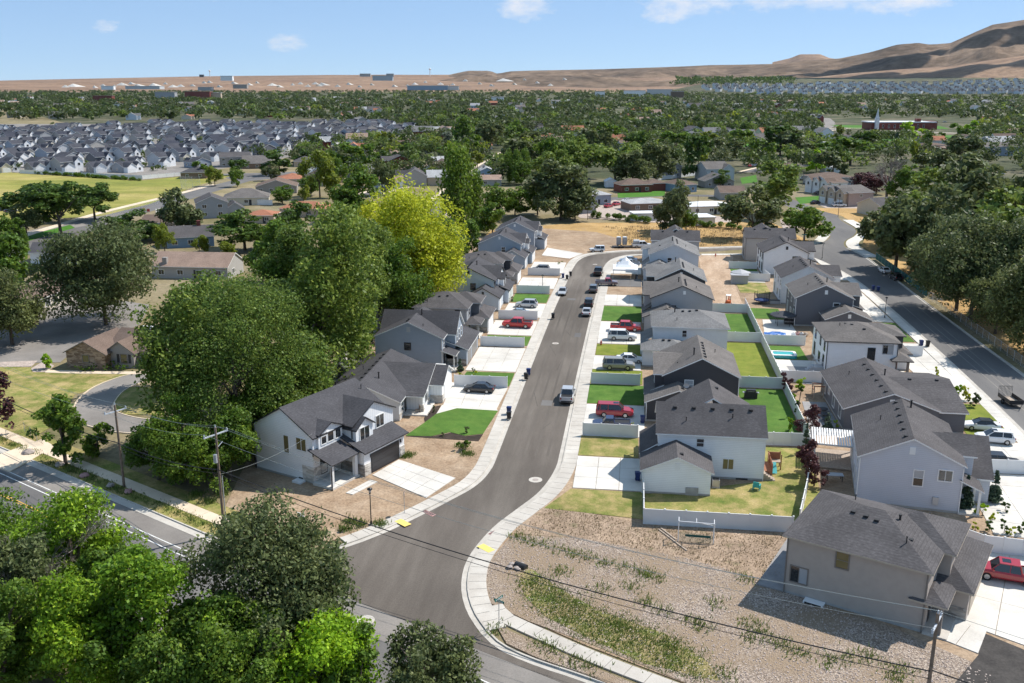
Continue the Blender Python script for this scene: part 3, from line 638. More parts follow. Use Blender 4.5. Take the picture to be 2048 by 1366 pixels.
h = House('house', 'charcoal black house with white trim and satellite dish, second in the middle row', (10.0, 130.6), 0, 'm_side_charcoal', 'm_roof_warm')
h.gable(-5.1, 5.3, 0, 12.5, 5.72, 8.3, 'y'); h.vents([(.55, 1.2 + 1.5 * i) for i in range(6)]); h.pipe(-.9, 3.2, 1.0, .1); h.pipe(2.4, 7, .5, .05)
h.gable(-6.4, 0, .45, 11.6, 5.72, 7.15, 'x', wall='m_side_charcoal', found=False, z0=3.0); h.pipe(-3.2, 2.6, .45, .05)
h.win('-y', 0, -1.6, 3.9, 1.1, 1.15, split='h', glass='m_glass_blind'); h.win('-x', -6.4, 3, 3.9, 1.2, 1.4); h.win('-x', -6.4, 8, 3.9, 1.2, 1.4)
right_base(h, -4.0, -7.5, 1.2, 4.7, 7.2, louv=False, xf=-5.1); h.down(5.35, -.06, 5.5)
d = MB(); d.tube((-2.4, -2.2, 4.35), (-2.1, -2.4, 5.0), .04, n=6)
for i in range(10):
    a0, a1 = 2 * math.pi * i / 10, 2 * math.pi * (i + 1) / 10
    d.poly([(-2.1, -2.5, 5.05), (-2.1 + .42 * math.cos(a0), -2.62, 5.1 + .36 * math.sin(a0)), (-2.1 + .42 * math.cos(a1), -2.62, 5.1 + .36 * math.sin(a1))])
d.build('satellite_dish', 'm_trim_grey', h.o)

h = House('house', 'pale house with grey hipped roof beside the white car, third in the middle row', (10.0, 158.4), 0, 'm_stucco_white', 'm_roof_grey')
h.hip(-6.3, 6.2, 0, 10.8, 5.65, 7.75, 'x', inset=5.4); h.vents([(-1.2, 4.6), (0, 4.7), (1.2, 5.0)]); h.pipe(-2.6, 4.6, .9, .1); h.pipe(-2.3, 1.8, .4, .05)
h.win('-y', 0, -1.0, 4.1, .7, 1.1, split='h'); h.hip(-8.0, -.4, -5.1, 0, 2.95, 4.3, 'x', inset=3.2); h.vents([(-4.6, -2.9), (-3.6, -2.9)])
h.shed(-8.4, -6.2, 0, 6.6, 2.8, 3.9, '-x'); h.walls(-7.9, -6.3, 0, 2.0, 2.9); h.garage('-x', -8.0, -4.6, -.6); h.post(-8.1, 6.2, .3, 2.9); h.slab('porch_floor', -8.3, -6.3, 2, 6.5, .3)

h = House('house', 'warm grey gabled house beside the large green lawn, fourth in the middle row', (9.7, 180.8), 0, 'm_side_grey', 'm_roof_warm', 'm_trim_dark')
h.gable(-6.0, 5.6, 0, 12.3, 5.72, 8.2, 'y'); h.vents([(.5, 1.6 + 1.3 * i) for i in range(5)]); h.pipe(-.8, 4.6, .9, .1); h.pipe(2.6, 3.4, .4, .05); h.louver('-y', 0, .2, 6.6, .5, .7, 'm_trim_white')
h.win('-y', 0, -1.9, 3.6, 1.0, .7, 'm_trim_dark', None); h.gable(-7.4, -1, 3, 11.5, 5.72, 7.4, 'x', found=False, z0=3); right_base(h, -4.4, -7.4, 1.1, 4.7, 6.4, xf=-6.0)
h = House('house', 'charcoal gabled house with light roof behind the white canopy, fifth in the middle row', (10.0, 198.7), 0, 'm_side_charcoal', 'm_roof_grey')
h.gable(-5.1, 5.1, 0, 12.2, 5.72, 8.2, 'y'); h.vents([(.5, 2.0 + 1.1 * i) for i in range(6)]); h.pipe(-.9, 9.6, .9, .1); h.pipe(2.8, 4.4, .5, .05); h.louver('-y', 0, 0, 6.7)
h.gable(-7.0, 0, 3.9, 12.4, 5.72, 7.4, 'x', wall='m_side_charcoal', found=False, z0=3); h.win('-y', 0, -3.6, 4.3, .9, 1.1); right_base(h, .4, -7.6, -5.1, 3.9, 12, louv=False, y1=6.0)
h = House('house', 'light blue gabled house beside the road bend, sixth in the middle row', (9.9, 229.2), 0, 'm_side_paleblue', 'm_roof_grey')
h.gable(-6.1, 5.6, 0, 13.4, 5.72, 8.2, 'y'); h.vents([(.5, 3.2 + 2.0 * i) for i in range(4)]); h.pipe(-.6, 6, .9, .12); h.pipe(2.6, 4, .4, .05); h.vents([(-3.6, 6)])
h.win('-y', 0, -1.3, 3.8, .95, 1.2, split='h'); right_base(h, -3.6, -7.4, -.2, 4.6, 6.6, xf=-6.1); h.walls(-7.8, -6.1, 8, 12, 5.6); h.shed(-8.2, -6, 7.8, 12.2, 5.4, 6.0, '-x')
h = House('house', 'grey house with long plain roof by the cross road, last of the middle row', (10.6, 249.4), 0, 'm_side_grey', 'm_roof_slate')
h.gable(-6.1, 6.2, 0, 7.0, 6.1, 8.15, 'x'); h.vents([(-3.2 + 3.2 * i, 2.9) for i in range(3)]); h.gable(-4, 4.4, 3.5, 11, 6.1, 8.5, 'y', box=False); h.walls(-4, 4.4, 7, 10.8, 6.0); h.vents([(1.2, 8)])
h.walls(-8, -6.1, .5, 6, 2.9); h.shed(-8.3, -6, .2, 6.3, 2.8, 3.9, '-x')

# --- third row, fronts to the right (+x), backs to the fence
def back_wins(h, x, ys, up=3.8, lo=.9):
    for i, y in enumerate(ys):
        h.win('-x', x, y, up, .9, 1.3, split='h'); h.win('-x', x, y + .2, lo, 1.3 if i % 2 else 1.0, 1.5 if i % 2 else 2.0)
h = House('house', 'taupe stucco house with hipped roof and tan trim, nearest of the right row', (14.9, 81.6), -26.5, 'm_stucco_taupe', 'm_roof_slate', 'm_trim_tan')
h.hip(0, 12.2, 0, 11.5, 5.8, 8.0, 'x', inset=5.6); h.vents([(4.5, 4.6), (5.7, 4.4), (6.7, 4.2), (9.9, 3.2)]); h.pipe(8.4, 5.6, .6, .1); h.pipe(9.7, 2.4, .6, .05); h.pipe(3.6, 9, .5, .05); h.pipe(10.3, 9.2, .5, .05)
h.hip(6, 13.2, 4.6, 11.4, 5.81, 7.7, 'x', found=False, z0=2.9); h.win('+x', 13.2, 8, 3.8, 1.6, 1.4, 'm_trim_taupe')
h.walls(12.2, 15.0, 4.0, 14.0, 2.95); h.hip(10.6, 15.05, 3.9, 14.2, 2.95, 4.6, 'y', box=False); h.garage('+x', 15.0, 5.2, 12.6, 2.35, mat='m_garage_tan'); h.rect('stone_veneer', '-y', 4.0, 12.3, 14.95, .05, 1.3, -.01, .06, 'm_stone_grey'); h.walls(9, 12.2, 11.5, 13.9, 2.95)
h.hip(11.2, 13.6, .1, 3.9, 2.95, 3.9, 'y', box=False); h.post(13.4, .3, .1, 3.0, .4, 'm_trim_taupe'); h.slab('porch_floor', 12.2, 14.2, -.2, 3.9, .25, 'm_concrete'); h.door('+x', 12.2, 2.2, .25, 'm_trim_dark')
h.win('-y', 0, 5.0, 4.1, 1.05, 1.5, 'm_trim_taupe', 'h', 'm_glass_yellow'); h.win('-y', 0, 1.3, 1.5, 1.5, 1.5, 'm_trim_taupe', 'v', 'mix')
MB().box(2.1, 3.9, -.9, -.04, -.1, .3).build('window_well', 'm_trim_white', h.o); h.rect('basement_window', '-y', -.9, 2.25, 3.75, .02, .29, .0, .02, 'm_glass')
h.down(.05, -.06, 5.7, 'm_trim_taupe'); h.down(12.1, -.06, 5.7, 'm_trim_taupe'); h.down(12.15, 4.5, 5.6, 'm_trim_taupe', 3)
h = House('house', 'lavender grey gabled house with white windows behind the taupe corner house', (25.9, 102.8), -9, 'm_side_lav', 'm_roof_slate')
h.gable(0, 10.6, 0, 13.8, 5.72, 8.25, 'y'); h.vents([(4.6, 1.2 + 2.4 * i) for i in range(6)]); h.pipe(6.2, 12, .9, .1); h.pipe(2.6, 9, .5, .05); h.louver('-y', 0, 5.3, 6.5, .6, .85)
h.gable(6, 12.2, 3.6, 9, 5.72, 7.0, 'x', found=False, z0=3); h.gable(6, 14.2, 3.6, 14.2, 3.2, 6.2, 'x'); h.garage('+x', 14.2, 5, 12.6)
h.shed(10.4, 13.0, -.3, 3.4, 2.85, 4.0, '+x'); h.slab('porch_floor', 10.6, 12.8, -.2, 3.4, .3); h.post(12.6, .1, .3, 2.9, .25); h.post(12.6, 3.1, .3, 2.9, .25)
h.win('-y', 0, 6.2, 2.9, .95, 1.8, split='h', glass='mix'); h.win('-y', 0, 8.9, 3.8, 1.35, 1.2, split='v'); back_wins(h, 0, (2.5, 6, 10)); h.rect('electric_meter', '-y', 0, 7.9, 8.5, .9, 1.8, 0, .2, 'm_galv'); h.down(.0, -.06, 5.5); h.down(10.65, -.06, 5.5)
h = House('house', 'dark grey low house with broad grey roof and vents, third in the right row', (35.2, 126.3), 0, 'm_side_darkgrey', 'm_roof_slate')
h.gable(-6.0, 6.2, 0, 17.0, 3.3, 5.55, 'y'); h.vents([(-.6, 1.3 + 2.6 * i) for i in range(6)]); h.pipe(1.2, 9.6, .9, .1); h.pipe(-3.2, 12, .5, .05); h.louver('-y', 0, 0, 4.1, .6, .7)
h.gable(0, 9.8, .6, 18.4, 3.1, 5.0, 'x'); h.vents([(4.5, 8.9), (8.2, 8.9)]); h.garage('+x', 9.8, 3, 9); h.win('-x', -6, 3, 1, 1.4, 1.8); h.win('-x', -6, 7.5, 1, 1.3, 1.6); h.win('-x', -6, 11, 1.8, 1.0, .9); h.win('-x', -6, 14, 1, 1.3, 1.7)
h = House('house', 'white two-storey house with brown-grey hipped roof and dark side window, fourth in the right row', (37.0, 152.4), 0, 'm_side_white', 'm_roof_warm', 'm_trim_dark')
h.hip(-5.6, 5.5, 0, 12.0, 5.68, 7.75, 'x', inset=5.9); h.vents([(-1.6, 6.4), (-.9, 5.0), (.8, 3.6)]); h.pipe(-2.6, 6, .5, .05); h.hip(0, 7.4, 4.7, 11.2, 5.69, 7.2, 'x', found=False, z0=3, wall='m_board_dark'); h.hip(4.4, 8.4, 3.6, 11.9, 2.95, 4.2, 'y', box=False); h.walls(5.5, 8.2, 4, 11.6, 2.95); h.garage('+x', 8.2, 5, 11)
h.hip(4.8, 7.4, -.8, 3.0, 2.95, 4.0, 'y', box=False); h.post(7.1, -.5, .1, 3.0, .35, 'm_trim_taupe'); h.slab('porch_floor', 5.5, 7.6, -.6, 3, .3); h.door('-y', 3.95, 6.2, .3, 'm_wood_red')
h.win('-y', 0, 1.4, 2.9, 1.0, 1.9, 'm_trim_dark', None); h.win('-y', 0, 3.9, 4.0, 1.5, 1.35, 'm_trim_grey', 'v', 'mix'); back_wins(h, -5.6, (1.6, 5.2, 9.6)); h.down(-5.5, -.06, 5.6); h.down(5.4, -.06, 5.6)
def right_row(label, s0, wall, rf, trim='m_trim_white', garage=False, x0=37.0):
    h = House('house', label, (x0, s0), 0, wall, rf, trim)
    h.gable(-5.4, 5.2, 0, 12.3, 5.72, 8.25, 'y'); h.vents([(-.5, 1.6 + 1.8 * i) for i in range(5)]); h.pipe(1.0, 5.0, .9, .1); h.pipe(-2.6, 5, .4, .05); h.louver('-y', 0, .1, 6.5, .55, .8)
    h.gable(0, 7.3, 3.6, 11.4, 5.72, 7.3, 'x', found=False, z0=3); h.walls(5.2, 8.0, 3.4, 12, 2.95); h.shed(5.1, 8.4, 3.1, 12.3, 2.85, 4.0, '+x'); h.garage('+x', 8.0, 4.3, 10.8)
    h.win('-y', 0, 2.2, 3.6, 1.1, 1.2, split='h'); back_wins(h, -5.4, (1.8, 5.6, 9.8)); h.win('+x', 7.3, 7.4, 3.9, 1.5, 1.3); h.down(-5.45, -.06, 5.5); h.down(5.25, -.06, 5.5)
    if garage:
        h.gable(-.6, 7.6, -6.0, 0, 3.0, 4.65, 'y'); h.vents([(2.9, -1.6)]); h.louver('-y', -6.0, 3.5, 3.3, .55, .75); h.garage('+x', 7.6, -5.4, -.6)
    return h
right_row('dark grey gabled house with white trim and low side garage, fifth in the right row', 184.9, 'm_side_darkgrey', 'm_roof_warm', garage=True)
right_row('white gabled house with grey roof beside the yard trampoline, sixth in the right row', 203.9, 'm_side_white', 'm_roof_slate')
right_row('white gabled house with dark trim and patio umbrella behind, seventh in the right row', 235.9, 'm_side_white', 'm_roof_slate', 'm_trim_dark')
h = House('house', 'greige house with broad plain wall at the far end of the right row', (35.7, 255.9), 0, 'm_side_greige', 'm_roof_slate', 'm_trim_taupe')
h.gable(-6.3, 6.5, 0, 7.4, 6.2, 8.2, 'x'); h.vents([(-3.8 + 4 * i, 3) for i in range(3)]); h.gable(-5, 3, 3.6, 11, 6.2, 8.5, 'y', box=False); h.walls(-5, 3, 7.4, 10.8, 6.1); h.vents([(-.6, 8)]); h.down(-6.2, -.06, 6.0); h.down(6.4, -.06, 6); h.win('-x', -6.3, 3, 1, 1, 2); h.win('-x', -6.3, 5.5, 4, 1, 1.2)
# ------------------------------------------------------------------ the ground, roads, kerbs, pavements, drives and lawns
Z_ROAD, Z_LOT, Z_WALK = .03, .12, .15
m = MB()
xs = [-12000, -6000, -3000, -1500, -700, -300, -100, 100, 300, 700, 1500, 3000, 6000, 12000]; ys = [-300, 0, 200, 500, 1000, 2000, 3500, 6000, 9000, 14000, 30000]
for i in range(len(xs) - 1):
    for j in range(len(ys) - 1): m.poly([(xs[i], ys[j], 0), (xs[i + 1], ys[j], 0), (xs[i + 1], ys[j + 1], 0), (xs[i], ys[j + 1], 0)])
tag(m.build('ground', 'm_ground'), kind='structure')
def V(p): return [Vector(q) for q in p]
# kerb lines of the new street (edge of the asphalt)
LEFT = V([(-41.9, 83.7), (-37.2, 81.3), (-32.8, 81.7), (-28.7, 84.5), (-25.3, 88.4), (-22.3, 93.1), (-19.6, 97.8), (-17.6, 101.8), (-16.6, 106.5), (-16.4, 114), (-16.4, 150), (-16.2, 190), (-15.6, 225), (-15.4, 238), (-14.4, 251), (-11.4, 259), (-4, 264.2), (4.4, 267.5), (12, 270.5), (24, 274.5), (38, 278.5), (48, 281)])
RIGHT = V([(14, 56), (5, 61.4), (-2.6, 65.4), (-6.9, 67.2), (-10.2, 69.1), (-12, 71.2), (-13.6, 74), (-14.8, 77.3), (-15.4, 80.6), (-15.5, 83.7), (-15, 87.3), (-13.8, 91.9), (-12, 96.2), (-10, 101.2), (-8.8, 107.6), (-8.6, 115), (-8.6, 150), (-8.4, 190), (-8.0, 225), (-7.7, 241), (-6.3, 252), (-3.4, 258.5), (0.3, 261.5), (8, 263), (18.2, 264.5), (29.2, 266.5), (40, 268), (45, 267.5), (48.8, 262), (51.5, 250), (53.4, 235), (54.1, 222), (54.4, 197), (54.4, 164), (53.8, 130), (52.6, 105), (50, 80), (46, 55)])
lp, rp = smooth_path(LEFT, 1.0), smooth_path(RIGHT[:24], 1.0)
sheet('road', [p for p in lp] + [p for p in reversed(rp)], Z_ROAD, 'm_asphalt_new')
# the older main road at the bottom of the picture, the side road on the right
D = Vector((.882, -.47)); N = Vector((-.47, -.882)); K0 = Vector((-39.5, 84.6))
def art(u, v): return K0 + D * u + N * v                    # u along the main road, v across it towards the viewer
sheet('road', [art(-260, 1.9), art(-2, 1.9), art(34.2, -.1), art(80, -.2), art(80, 17), art(-260, 17)], Z_ROAD - .012, 'm_asphalt_old')
sheet('road', [art(-260, 5.0), art(80, 4.6), art(80, 12), art(-260, 12)], Z_ROAD - .004, 'm_asphalt_road')
RR = V([(76, 372), (73.5, 359.4), (70.6, 339), (71, 318), (67.6, 304), (62.5, 292), (60.6, 280), (62.3, 265), (62.6, 240), (62.6, 212), (62.9, 175), (63.2, 155), (62.6, 130), (61, 105), (58, 80)])
RL = V([(59.8, 372), (62.2, 356), (63.2, 338), (60.6, 304), (56, 290), (51.5, 284), (46, 281), (44, 275), (45, 267.5), (48.8, 262), (51.5, 250), (53.4, 235), (54.1, 222), (54.4, 197), (54.4, 164), (53.8, 130), (52.6, 105), (50, 80)])
rr, rl = smooth_path(RR, 1.5), smooth_path(RL, 1.5)
sheet('road', [p for p in rr] + list(reversed(rl)), Z_ROAD + .004, 'm_asphalt_road')
sheet('road', [(64, 358), (62, 366), (84, 384), (130, 392), (130, 382), (92, 371), (74, 359)], Z_ROAD + .008, 'm_asphalt_road')
sheet('road', [(60, 366), (49, 420), (36, 470), (28, 520), (36, 522), (46, 470), (58, 425), (69, 368)], Z_ROAD - .008, 'm_asphalt_road')
# kerbs: gutter pan, then the raised kerb
def kerb(path, side, w0=.55, mat='m_kerb', z=Z_WALK):
    g = offset(path, side * w0); k = offset(path, side * (w0 + .17))
    tag(ribbon('gutter', path, g, -.1, Z_ROAD + .006, mat), kind='structure'); tag(ribbon('kerb', g, k, -.1, z, mat), kind='structure')
    return k
sp = smooth_path(LEFT[2:21], 1.5); k = kerb(sp, -1); w = offset(sp, -2.15)
slabs('sidewalk', k[4:], w[4:], -.1, Z_WALK - .002, 'm_concrete', 1)
sp = smooth_path(RIGHT[5:24], 1.5); k = kerb(sp, 1); w = offset(sp, 2.38)
slabs('sidewalk', k, w, -.1, Z_WALK - .002, 'm_concrete', 1)
kerb(smooth_path(RIGHT[:6], 1.5), 1)
a = smooth_path(V([(18, 57.8), (2.4, 65.6), (-3.3, 68.6), (-7.9, 71.4), (-10.9, 73.4), (-12.2, 75.4)]), 1.8); slabs('sidewalk', a, offset(a, 1.55), -.1, Z_WALK - .004, 'm_concrete', 1)
sp = smooth_path(RIGHT[24:], 1.5); k = kerb(sp, 1); slabs('sidewalk', k, offset(sp, 2.5), -.1, Z_WALK - .002, 'm_concrete_new', 1)
sp = smooth_path(RR[6:], 1.5); kerb(sp, -1, .4)
sp = smooth_path(RR[2:8], 1.5); slabs('sidewalk', offset(sp, -.6), offset(sp, -4.2), -.1, Z_WALK, 'm_concrete_new', 2)
sp = smooth_path([RL[6], RL[5], RL[4], RL[3]], 1.5); slabs('sidewalk', offset(sp, -.3) if False else sp, offset(sp, -3.0), -.1, Z_WALK + .006, 'm_concrete_new', 2)
# main road: kerb, planting strip, older pavement
sp = [art(u, 1.9) for u in np.arange(-120, 1.6, 3.0)]; k = kerb(sp, -1, .9, 'm_concrete')
sheet('verge', [art(-120, .84), art(.5, .84), art(.5, -4.6), art(-120, -4.6)], Z_LOT - .02, 'm_lawn_dry')
a = [art(u, -1.1) for u in np.arange(-120, -1, 1.8)]; slabs('sidewalk', a, [p - N * 1.6 for p in a], -.1, Z_WALK - .01, 'm_concrete_tan', 2)
# painted lines
def line(name, a, b, w, mat, z=Z_ROAD + .004):
    a, b = Vector(a[:2]), Vector(b[:2]); t = (b - a).normalized(); n = Vector((-t.y, t.x)) * w / 2
    tag(MB().poly([(*(a - n), z), (*(b - n), z), (*(b + n), z), (*(a + n), z)]).build(name, mat), kind='structure')
for v in (4.45, 5.3): line('lane_line', art(-150, v), art(1.5, v - .05), .13, 'm_white_line')
for v in (4.1, 5.6): line('lane_line', art(31, v), art(70, v), .13, 'm_white_line')
for v in (8.15, 8.45): line('centre_line', art(-150, v), art(-3, v), .11, 'm_yellow'); line('centre_line', art(36, v), art(70, v), .11, 'm_yellow')
for u in np.arange(-148, -4, 14): line('lane_line', art(u, 1.9), art(u + 9, 1.9), .05, 'm_asphalt_black')
# wheel tracks and sealed cracks
for i, (p, q) in enumerate((((60.2, 205), (59.5, 150)), ((57.3, 210), (57.0, 135)), ((58.6, 195), (58.3, 140)))): line('road_seam', p, q, .16, 'm_asphalt_old', Z_ROAD + .008)
for u in (-70, -52, -37, -21, -9): line('road_seam', art(u, 5.2), art(u + 1.5, 11.8), .06, 'm_asphalt_black')
random.seed(12)
for i in range(9):
    y0 = 118 + i * 13 + random.uniform(0, 8); x0 = random.uniform(-15.6, -9.6); line('road_seam', (x0, y0), (x0 + random.uniform(-2.4, 2.4), y0 + random.uniform(1.5, 7)), .05, 'm_asphalt_black', Z_ROAD + .003)
for x0 in (-14.6, -13.0, -11.6, -10.1): line('tyre_track', (x0, 112), (x0 + .3, 225), .34, 'm_asphalt_track', Z_ROAD + .0022)
for i, (x, y, w_, d_) in enumerate(((-12.9, 131.5, 1.6, 2.4), (-10.6, 171, 1.2, 3.0), (-14.2, 202, 1.8, 1.8))): sheet('road_patch', [(x, y), (x + w_, y), (x + w_, y + d_), (x, y + d_)], Z_ROAD + .004, 'm_asphalt_road', .02)
# manholes, drains and the ribbed yellow ramps
def disc(name, c, r, z, mat, parent=None, n=20): return MB().prism([(c[0] + r * math.cos(2 * math.pi * i / n), c[1] + r * math.sin(2 * math.pi * i / n)) for i in range(n)], z - .05, z).build(name, mat, parent)
for (px, py), lab in (((1071, 960), 'concrete-collared manhole in the new street near the corner'), ((1111, 687), 'manhole in the middle of the new street'), ((1190, 529), 'manhole in the street near the far bend'), ((1698, 483), 'manhole in the right side road by its bend'), ((1694, 502), 'second manhole in the right side road, nearer the houses'), ((731, 1241), 'large concrete-collared manhole at the edge of the main road')):
    c = at(px, py); o = thing('manhole', lab, 'manhole', (c.x, c.y, 0), 0, 'manholes in the roads')
    disc('collar', (0, 0), .82 if py > 900 else .6, Z_ROAD + .012, 'm_concrete', o); disc('cover', (0, 0), .36, Z_ROAD + .02, 'm_rock', o)
for (px, py), rz, lab in (((858, 1027), -38, 'storm drain grate in the left kerb near the corner'), ((991, 1064), 58, 'storm drain grate in the right kerb near the corner')):
    c = at(px, py); o = thing('drain_grate', lab, 'drain grate', (c.x, c.y, Z_ROAD + .01), R(rz))
    MB().box(-.9, .9, -.28, .28, -.05, .015).build('frame', 'm_rock_pink', o)
    for i in range(7): MB().box(-.8 + i * .23, -.7 + i * .23, -.22, .22, .015, .03).build('bar', 'm_vent', o)
for (px, py), rz in (((806, 1048), 52), ((972, 1099), 50)):
    c = at(px, py); tag(MB().box(-.9, .9, -.45, .45, 0, .012).build('tactile_paving', 'm_dome_yellow', None, (c.x, c.y, Z_WALK + .002), R(rz) + math.pi / 2), kind='structure')

# ---- lots
def patch(name, px, mat, z=Z_LOT, zz=0.0): return sheet(name, P2(px), z, mat)
lw = offset(smooth_path(LEFT[2:20], 2.0), -2.1); rw = offset(smooth_path(RIGHT[7:22], 2.0), 2.3)
sheet('lot', [p for p in lw] + [Vector((-14, 275)), Vector((-47, 285)), Vector((-48, 108)), art(-8, -4.4)], Z_LOT - .03, 'm_dirt')
sheet('lot', [p for p in rw] + [Vector((8, 262)), Vector((45, 265)), Vector((51.6, 240)), Vector((51.8, 130)), Vector((50, 100)), Vector((44, 60)), Vector((20, 58.6)), Vector((-3, 70.6)), Vector((-9.5, 74.6)), Vector((-12.4, 78))], Z_LOT - .03, 'm_dirt')
sheet('lot', [(-15, 262), (-8, 267), (5, 271), (20, 276), (46, 284), (52, 292), (46, 330), (-20, 320), (-46, 300), (-46, 284)], Z_LOT - .04, 'm_straw')
sheet('lot', [(-17.6, 250), (-13, 262), (-6, 267.5), (-3, 285), (-12, 300), (-30, 306), (-30, 262)], Z_LOT, 'm_dirt')
sheet('lot', [(65, 372), (73, 350), (74, 320), (71, 303), (66, 285), (66, 268), (66, 150), (66, 60), (200, 60), (200, 372)], Z_LOT - .06, 'm_straw')
sheet('lot', [(77, 356), (76, 330), (80, 322), (100, 330), (100, 362)], Z_LOT - .03, 'm_straw')
# gravel corner lot, its grassy ditch and dry weeds
gl = [Vector(p) for p in ((-12.4, 76.4), (-13.3, 80.5), (-13.2, 83.6), (-12.5, 86.6), (-11.7, 89.7))]
sheet('gravel_bed', gl + [Vector(p) for p in ((-4, 90.0), (6, 87.2), (13, 84.0), (22, 78), (30, 71), (40, 60), (20, 58), (8, 64.8), (-3.0, 71), (-8.2, 73.6))], Z_LOT + .0, 'm_gravel')
sheet('gravel_bed', [(-10.9, 72.6), (-8.2, 71), (-3.6, 68.3), (2.2, 65.1), (15, 58.4), (14, 57), (-2.0, 66.1), (-6.5, 68.0), (-9.6, 69.9)], Z_LOT + .01, 'm_gravel')
sheet('weedy_lot', [(-11.6, 90.1), (-10.4, 93.6), (-9, 97), (-2.2, 95.6), (2, 94.0), (17, 94), (14.4, 83.0), (6, 87.0), (-4, 89.8)], Z_LOT + .006, 'm_dry_weeds')
patch('lawn', [(1035, 1150), (1062, 1140), (1120, 1180), (1200, 1225), (1330, 1270), (1420, 1330), (1440, 1366), (1290, 1330), (1170, 1275), (1090, 1235), (1050, 1195)], 'm_ditch', Z_LOT + .018)
sheet('patio', [(15.0, 81.5), (12.6, 82.5), (16.9, 92.6), (19.4, 91.6)], Z_LOT + .12, 'm_patio_grey')
# drives
def drive(q, nx, ny, mat='m_concrete_new', z=Z_WALK + .012): return quad_slabs('driveway', q, nx, ny, z, mat)
drive(P2([(745, 952), (853, 998), (912, 958), (798, 921)]), 4, 3)
drive([(-30.4, 101.6), (-32.2, 97.6), (-31.2, 97.2), (-29.3, 101.2)], 1, 2)
drive(P2([(886, 813), (993, 821), (1016, 778), (903, 766)]), 3, 3)
drive([(-27.0, 147.2), (-18.6, 147.2), (-18.6, 161.6), (-27.0, 161.6)], 3, 4)
drive([(-27.0, 170.5), (-18.5, 170.5), (-18.5, 181.5), (-27.0, 181.5)], 3, 3)
drive([(-26.4, 184.6), (-18.3, 184.6), (-18.3, 197.0), (-26.4, 197.0)], 3, 4)
drive([(-26.8, 212.5), (-18, 212.5), (-18, 225), (-26.8, 225)], 3, 4)
drive([(-26.2, 231.2), (-17.6, 231.2), (-17.6, 246), (-26.2, 246)], 3, 4)
drive([(-25.2, 256), (-17.2, 252), (-14, 260), (-24.8, 268.5)], 2, 2)
drive([(-6.2, 102.5), (1.9, 102.5), (1.9, 112.4), (-6.2, 112.4)], 3, 3)
drive([(-6.2, 119.9), (2.3, 119.9), (2.3, 132.8), (-6.2, 132.8)], 3, 4)
drive([(-6.2, 150.6), (1.8, 150.6), (1.8, 158.8), (-6.2, 158.8)], 3, 3)
drive([(-6.1, 166.8), (1.8, 166.8), (1.8, 183.4), (-6.1, 183.4)], 3, 5)
drive([(-6.0, 197.6), (2.0, 197.6), (2.0, 208.2), (-6.0, 208.2)], 3, 3)
drive([(-5.9, 217.4), (2.0, 217.4), (2.0, 226.5), (-5.9, 226.5)], 3, 3, 'm_asphalt_road')
drive([(-5.8, 232.6), (2.0, 232.6), (2.0, 248), (-4.6, 248)], 3, 4)
drive([(46.6, 141), (51.8, 141), (51.8, 174), (45.4, 174)], 2, 8)
drive([(45.2, 190), (51.6, 190), (51.4, 222), (45.2, 222)], 2, 8)
drive([(45.2, 232), (51.2, 232), (50.4, 246), (45.2, 246)], 2, 4)
drive([(38.6, 96.5), (50.4, 94.0), (51.6, 113.2), (40.4, 113.2)], 3, 5)
drive([(45.0, 116.5), (51.6, 115.0), (51.8, 124.4), (45.0, 124.4)], 2, 3)
drive(P2([(1915, 1245), (1952, 1095), (2110, 1110), (2110, 1330), (2048, 1300)])[:1] + P2([(1958, 1092), (2150, 1112), (2150, 1330)]), 3, 3)
drive(P2([(1868, 1275), (1957, 1310), (1975, 1262), (1912, 1240)]), 2, 1, 'm_concrete_new', Z_WALK + .02)
sheet('parking_pad', P2([(1957, 1312), (1960, 1266), (2150, 1345), (2150, 1480), (1900, 1380)]), Z_WALK + .004, 'm_asphalt_black')
# lawns and beds
sheet('lawn', P2([(811, 873), (850, 846), (873, 829), (914, 818), (996, 823), (966, 869), (930, 873), (900, 866), (862, 874)]), Z_LOT + .02, 'm_turf')
sheet('planting_bed', P2([(811, 874), (866, 874), (902, 867), (930, 874), (966, 870), (957, 884), (900, 880), (850, 877)]), Z_LOT + .012, 'm_mulch'); sheet('planting_bed', P2([(850, 846), (873, 829), (882, 812), (862, 816), (848, 838)]), Z_LOT + .014, 'm_mulch')
sheet('gravel_bed', P2([(873, 829), (914, 818), (996, 823), (992, 819), (905, 811), (884, 812)]), Z_LOT + .024, 'm_concrete_new')
for q in ([(-27, 139.6), (-18.7, 139.6), (-18.7, 146.6), (-26.6, 146.6)], [(-26.8, 163.4), (-18.6, 163.4), (-18.6, 170), (-26.8, 170)], [(-26.2, 198.2), (-18.4, 198.2), (-18.4, 206.5), (-26.2, 206.5)],
          [(-6.2, 133.2), (2.2, 133.2), (2.2, 142.5), (-6.2, 142.5)], [(-6.1, 184.0), (1.9, 184.0), (1.9, 197.0), (-6.0, 197.0)],
          [(16.6, 119.8), (23.4, 120.4), (23.5, 143.4), (16.6, 143.4)], [(16.9, 172.2), (23.5, 172.2), (23.5, 193.2), (16.9, 193.2)], [(24.2, 160.6), (30.2, 160.6), (30.2, 169.2), (24.2, 169.2)], [(24.2, 189.8), (30.4, 189.8), (30.4, 199), (24.2, 199)],
          [(45.4, 175.2), (51.6, 175.2), (51.6, 189.4), (47.2, 189.4)], [(45.4, 206.0), (50.8, 206), (50.8, 211), (45.4, 211)], [(46.2, 79), (52, 92), (44, 94.6), (41.0, 86)], [(24.4, 232.6), (31, 232.6), (31, 243), (24.4, 243)]):
    sheet('lawn', q, Z_LOT + .02, 'm_turf')
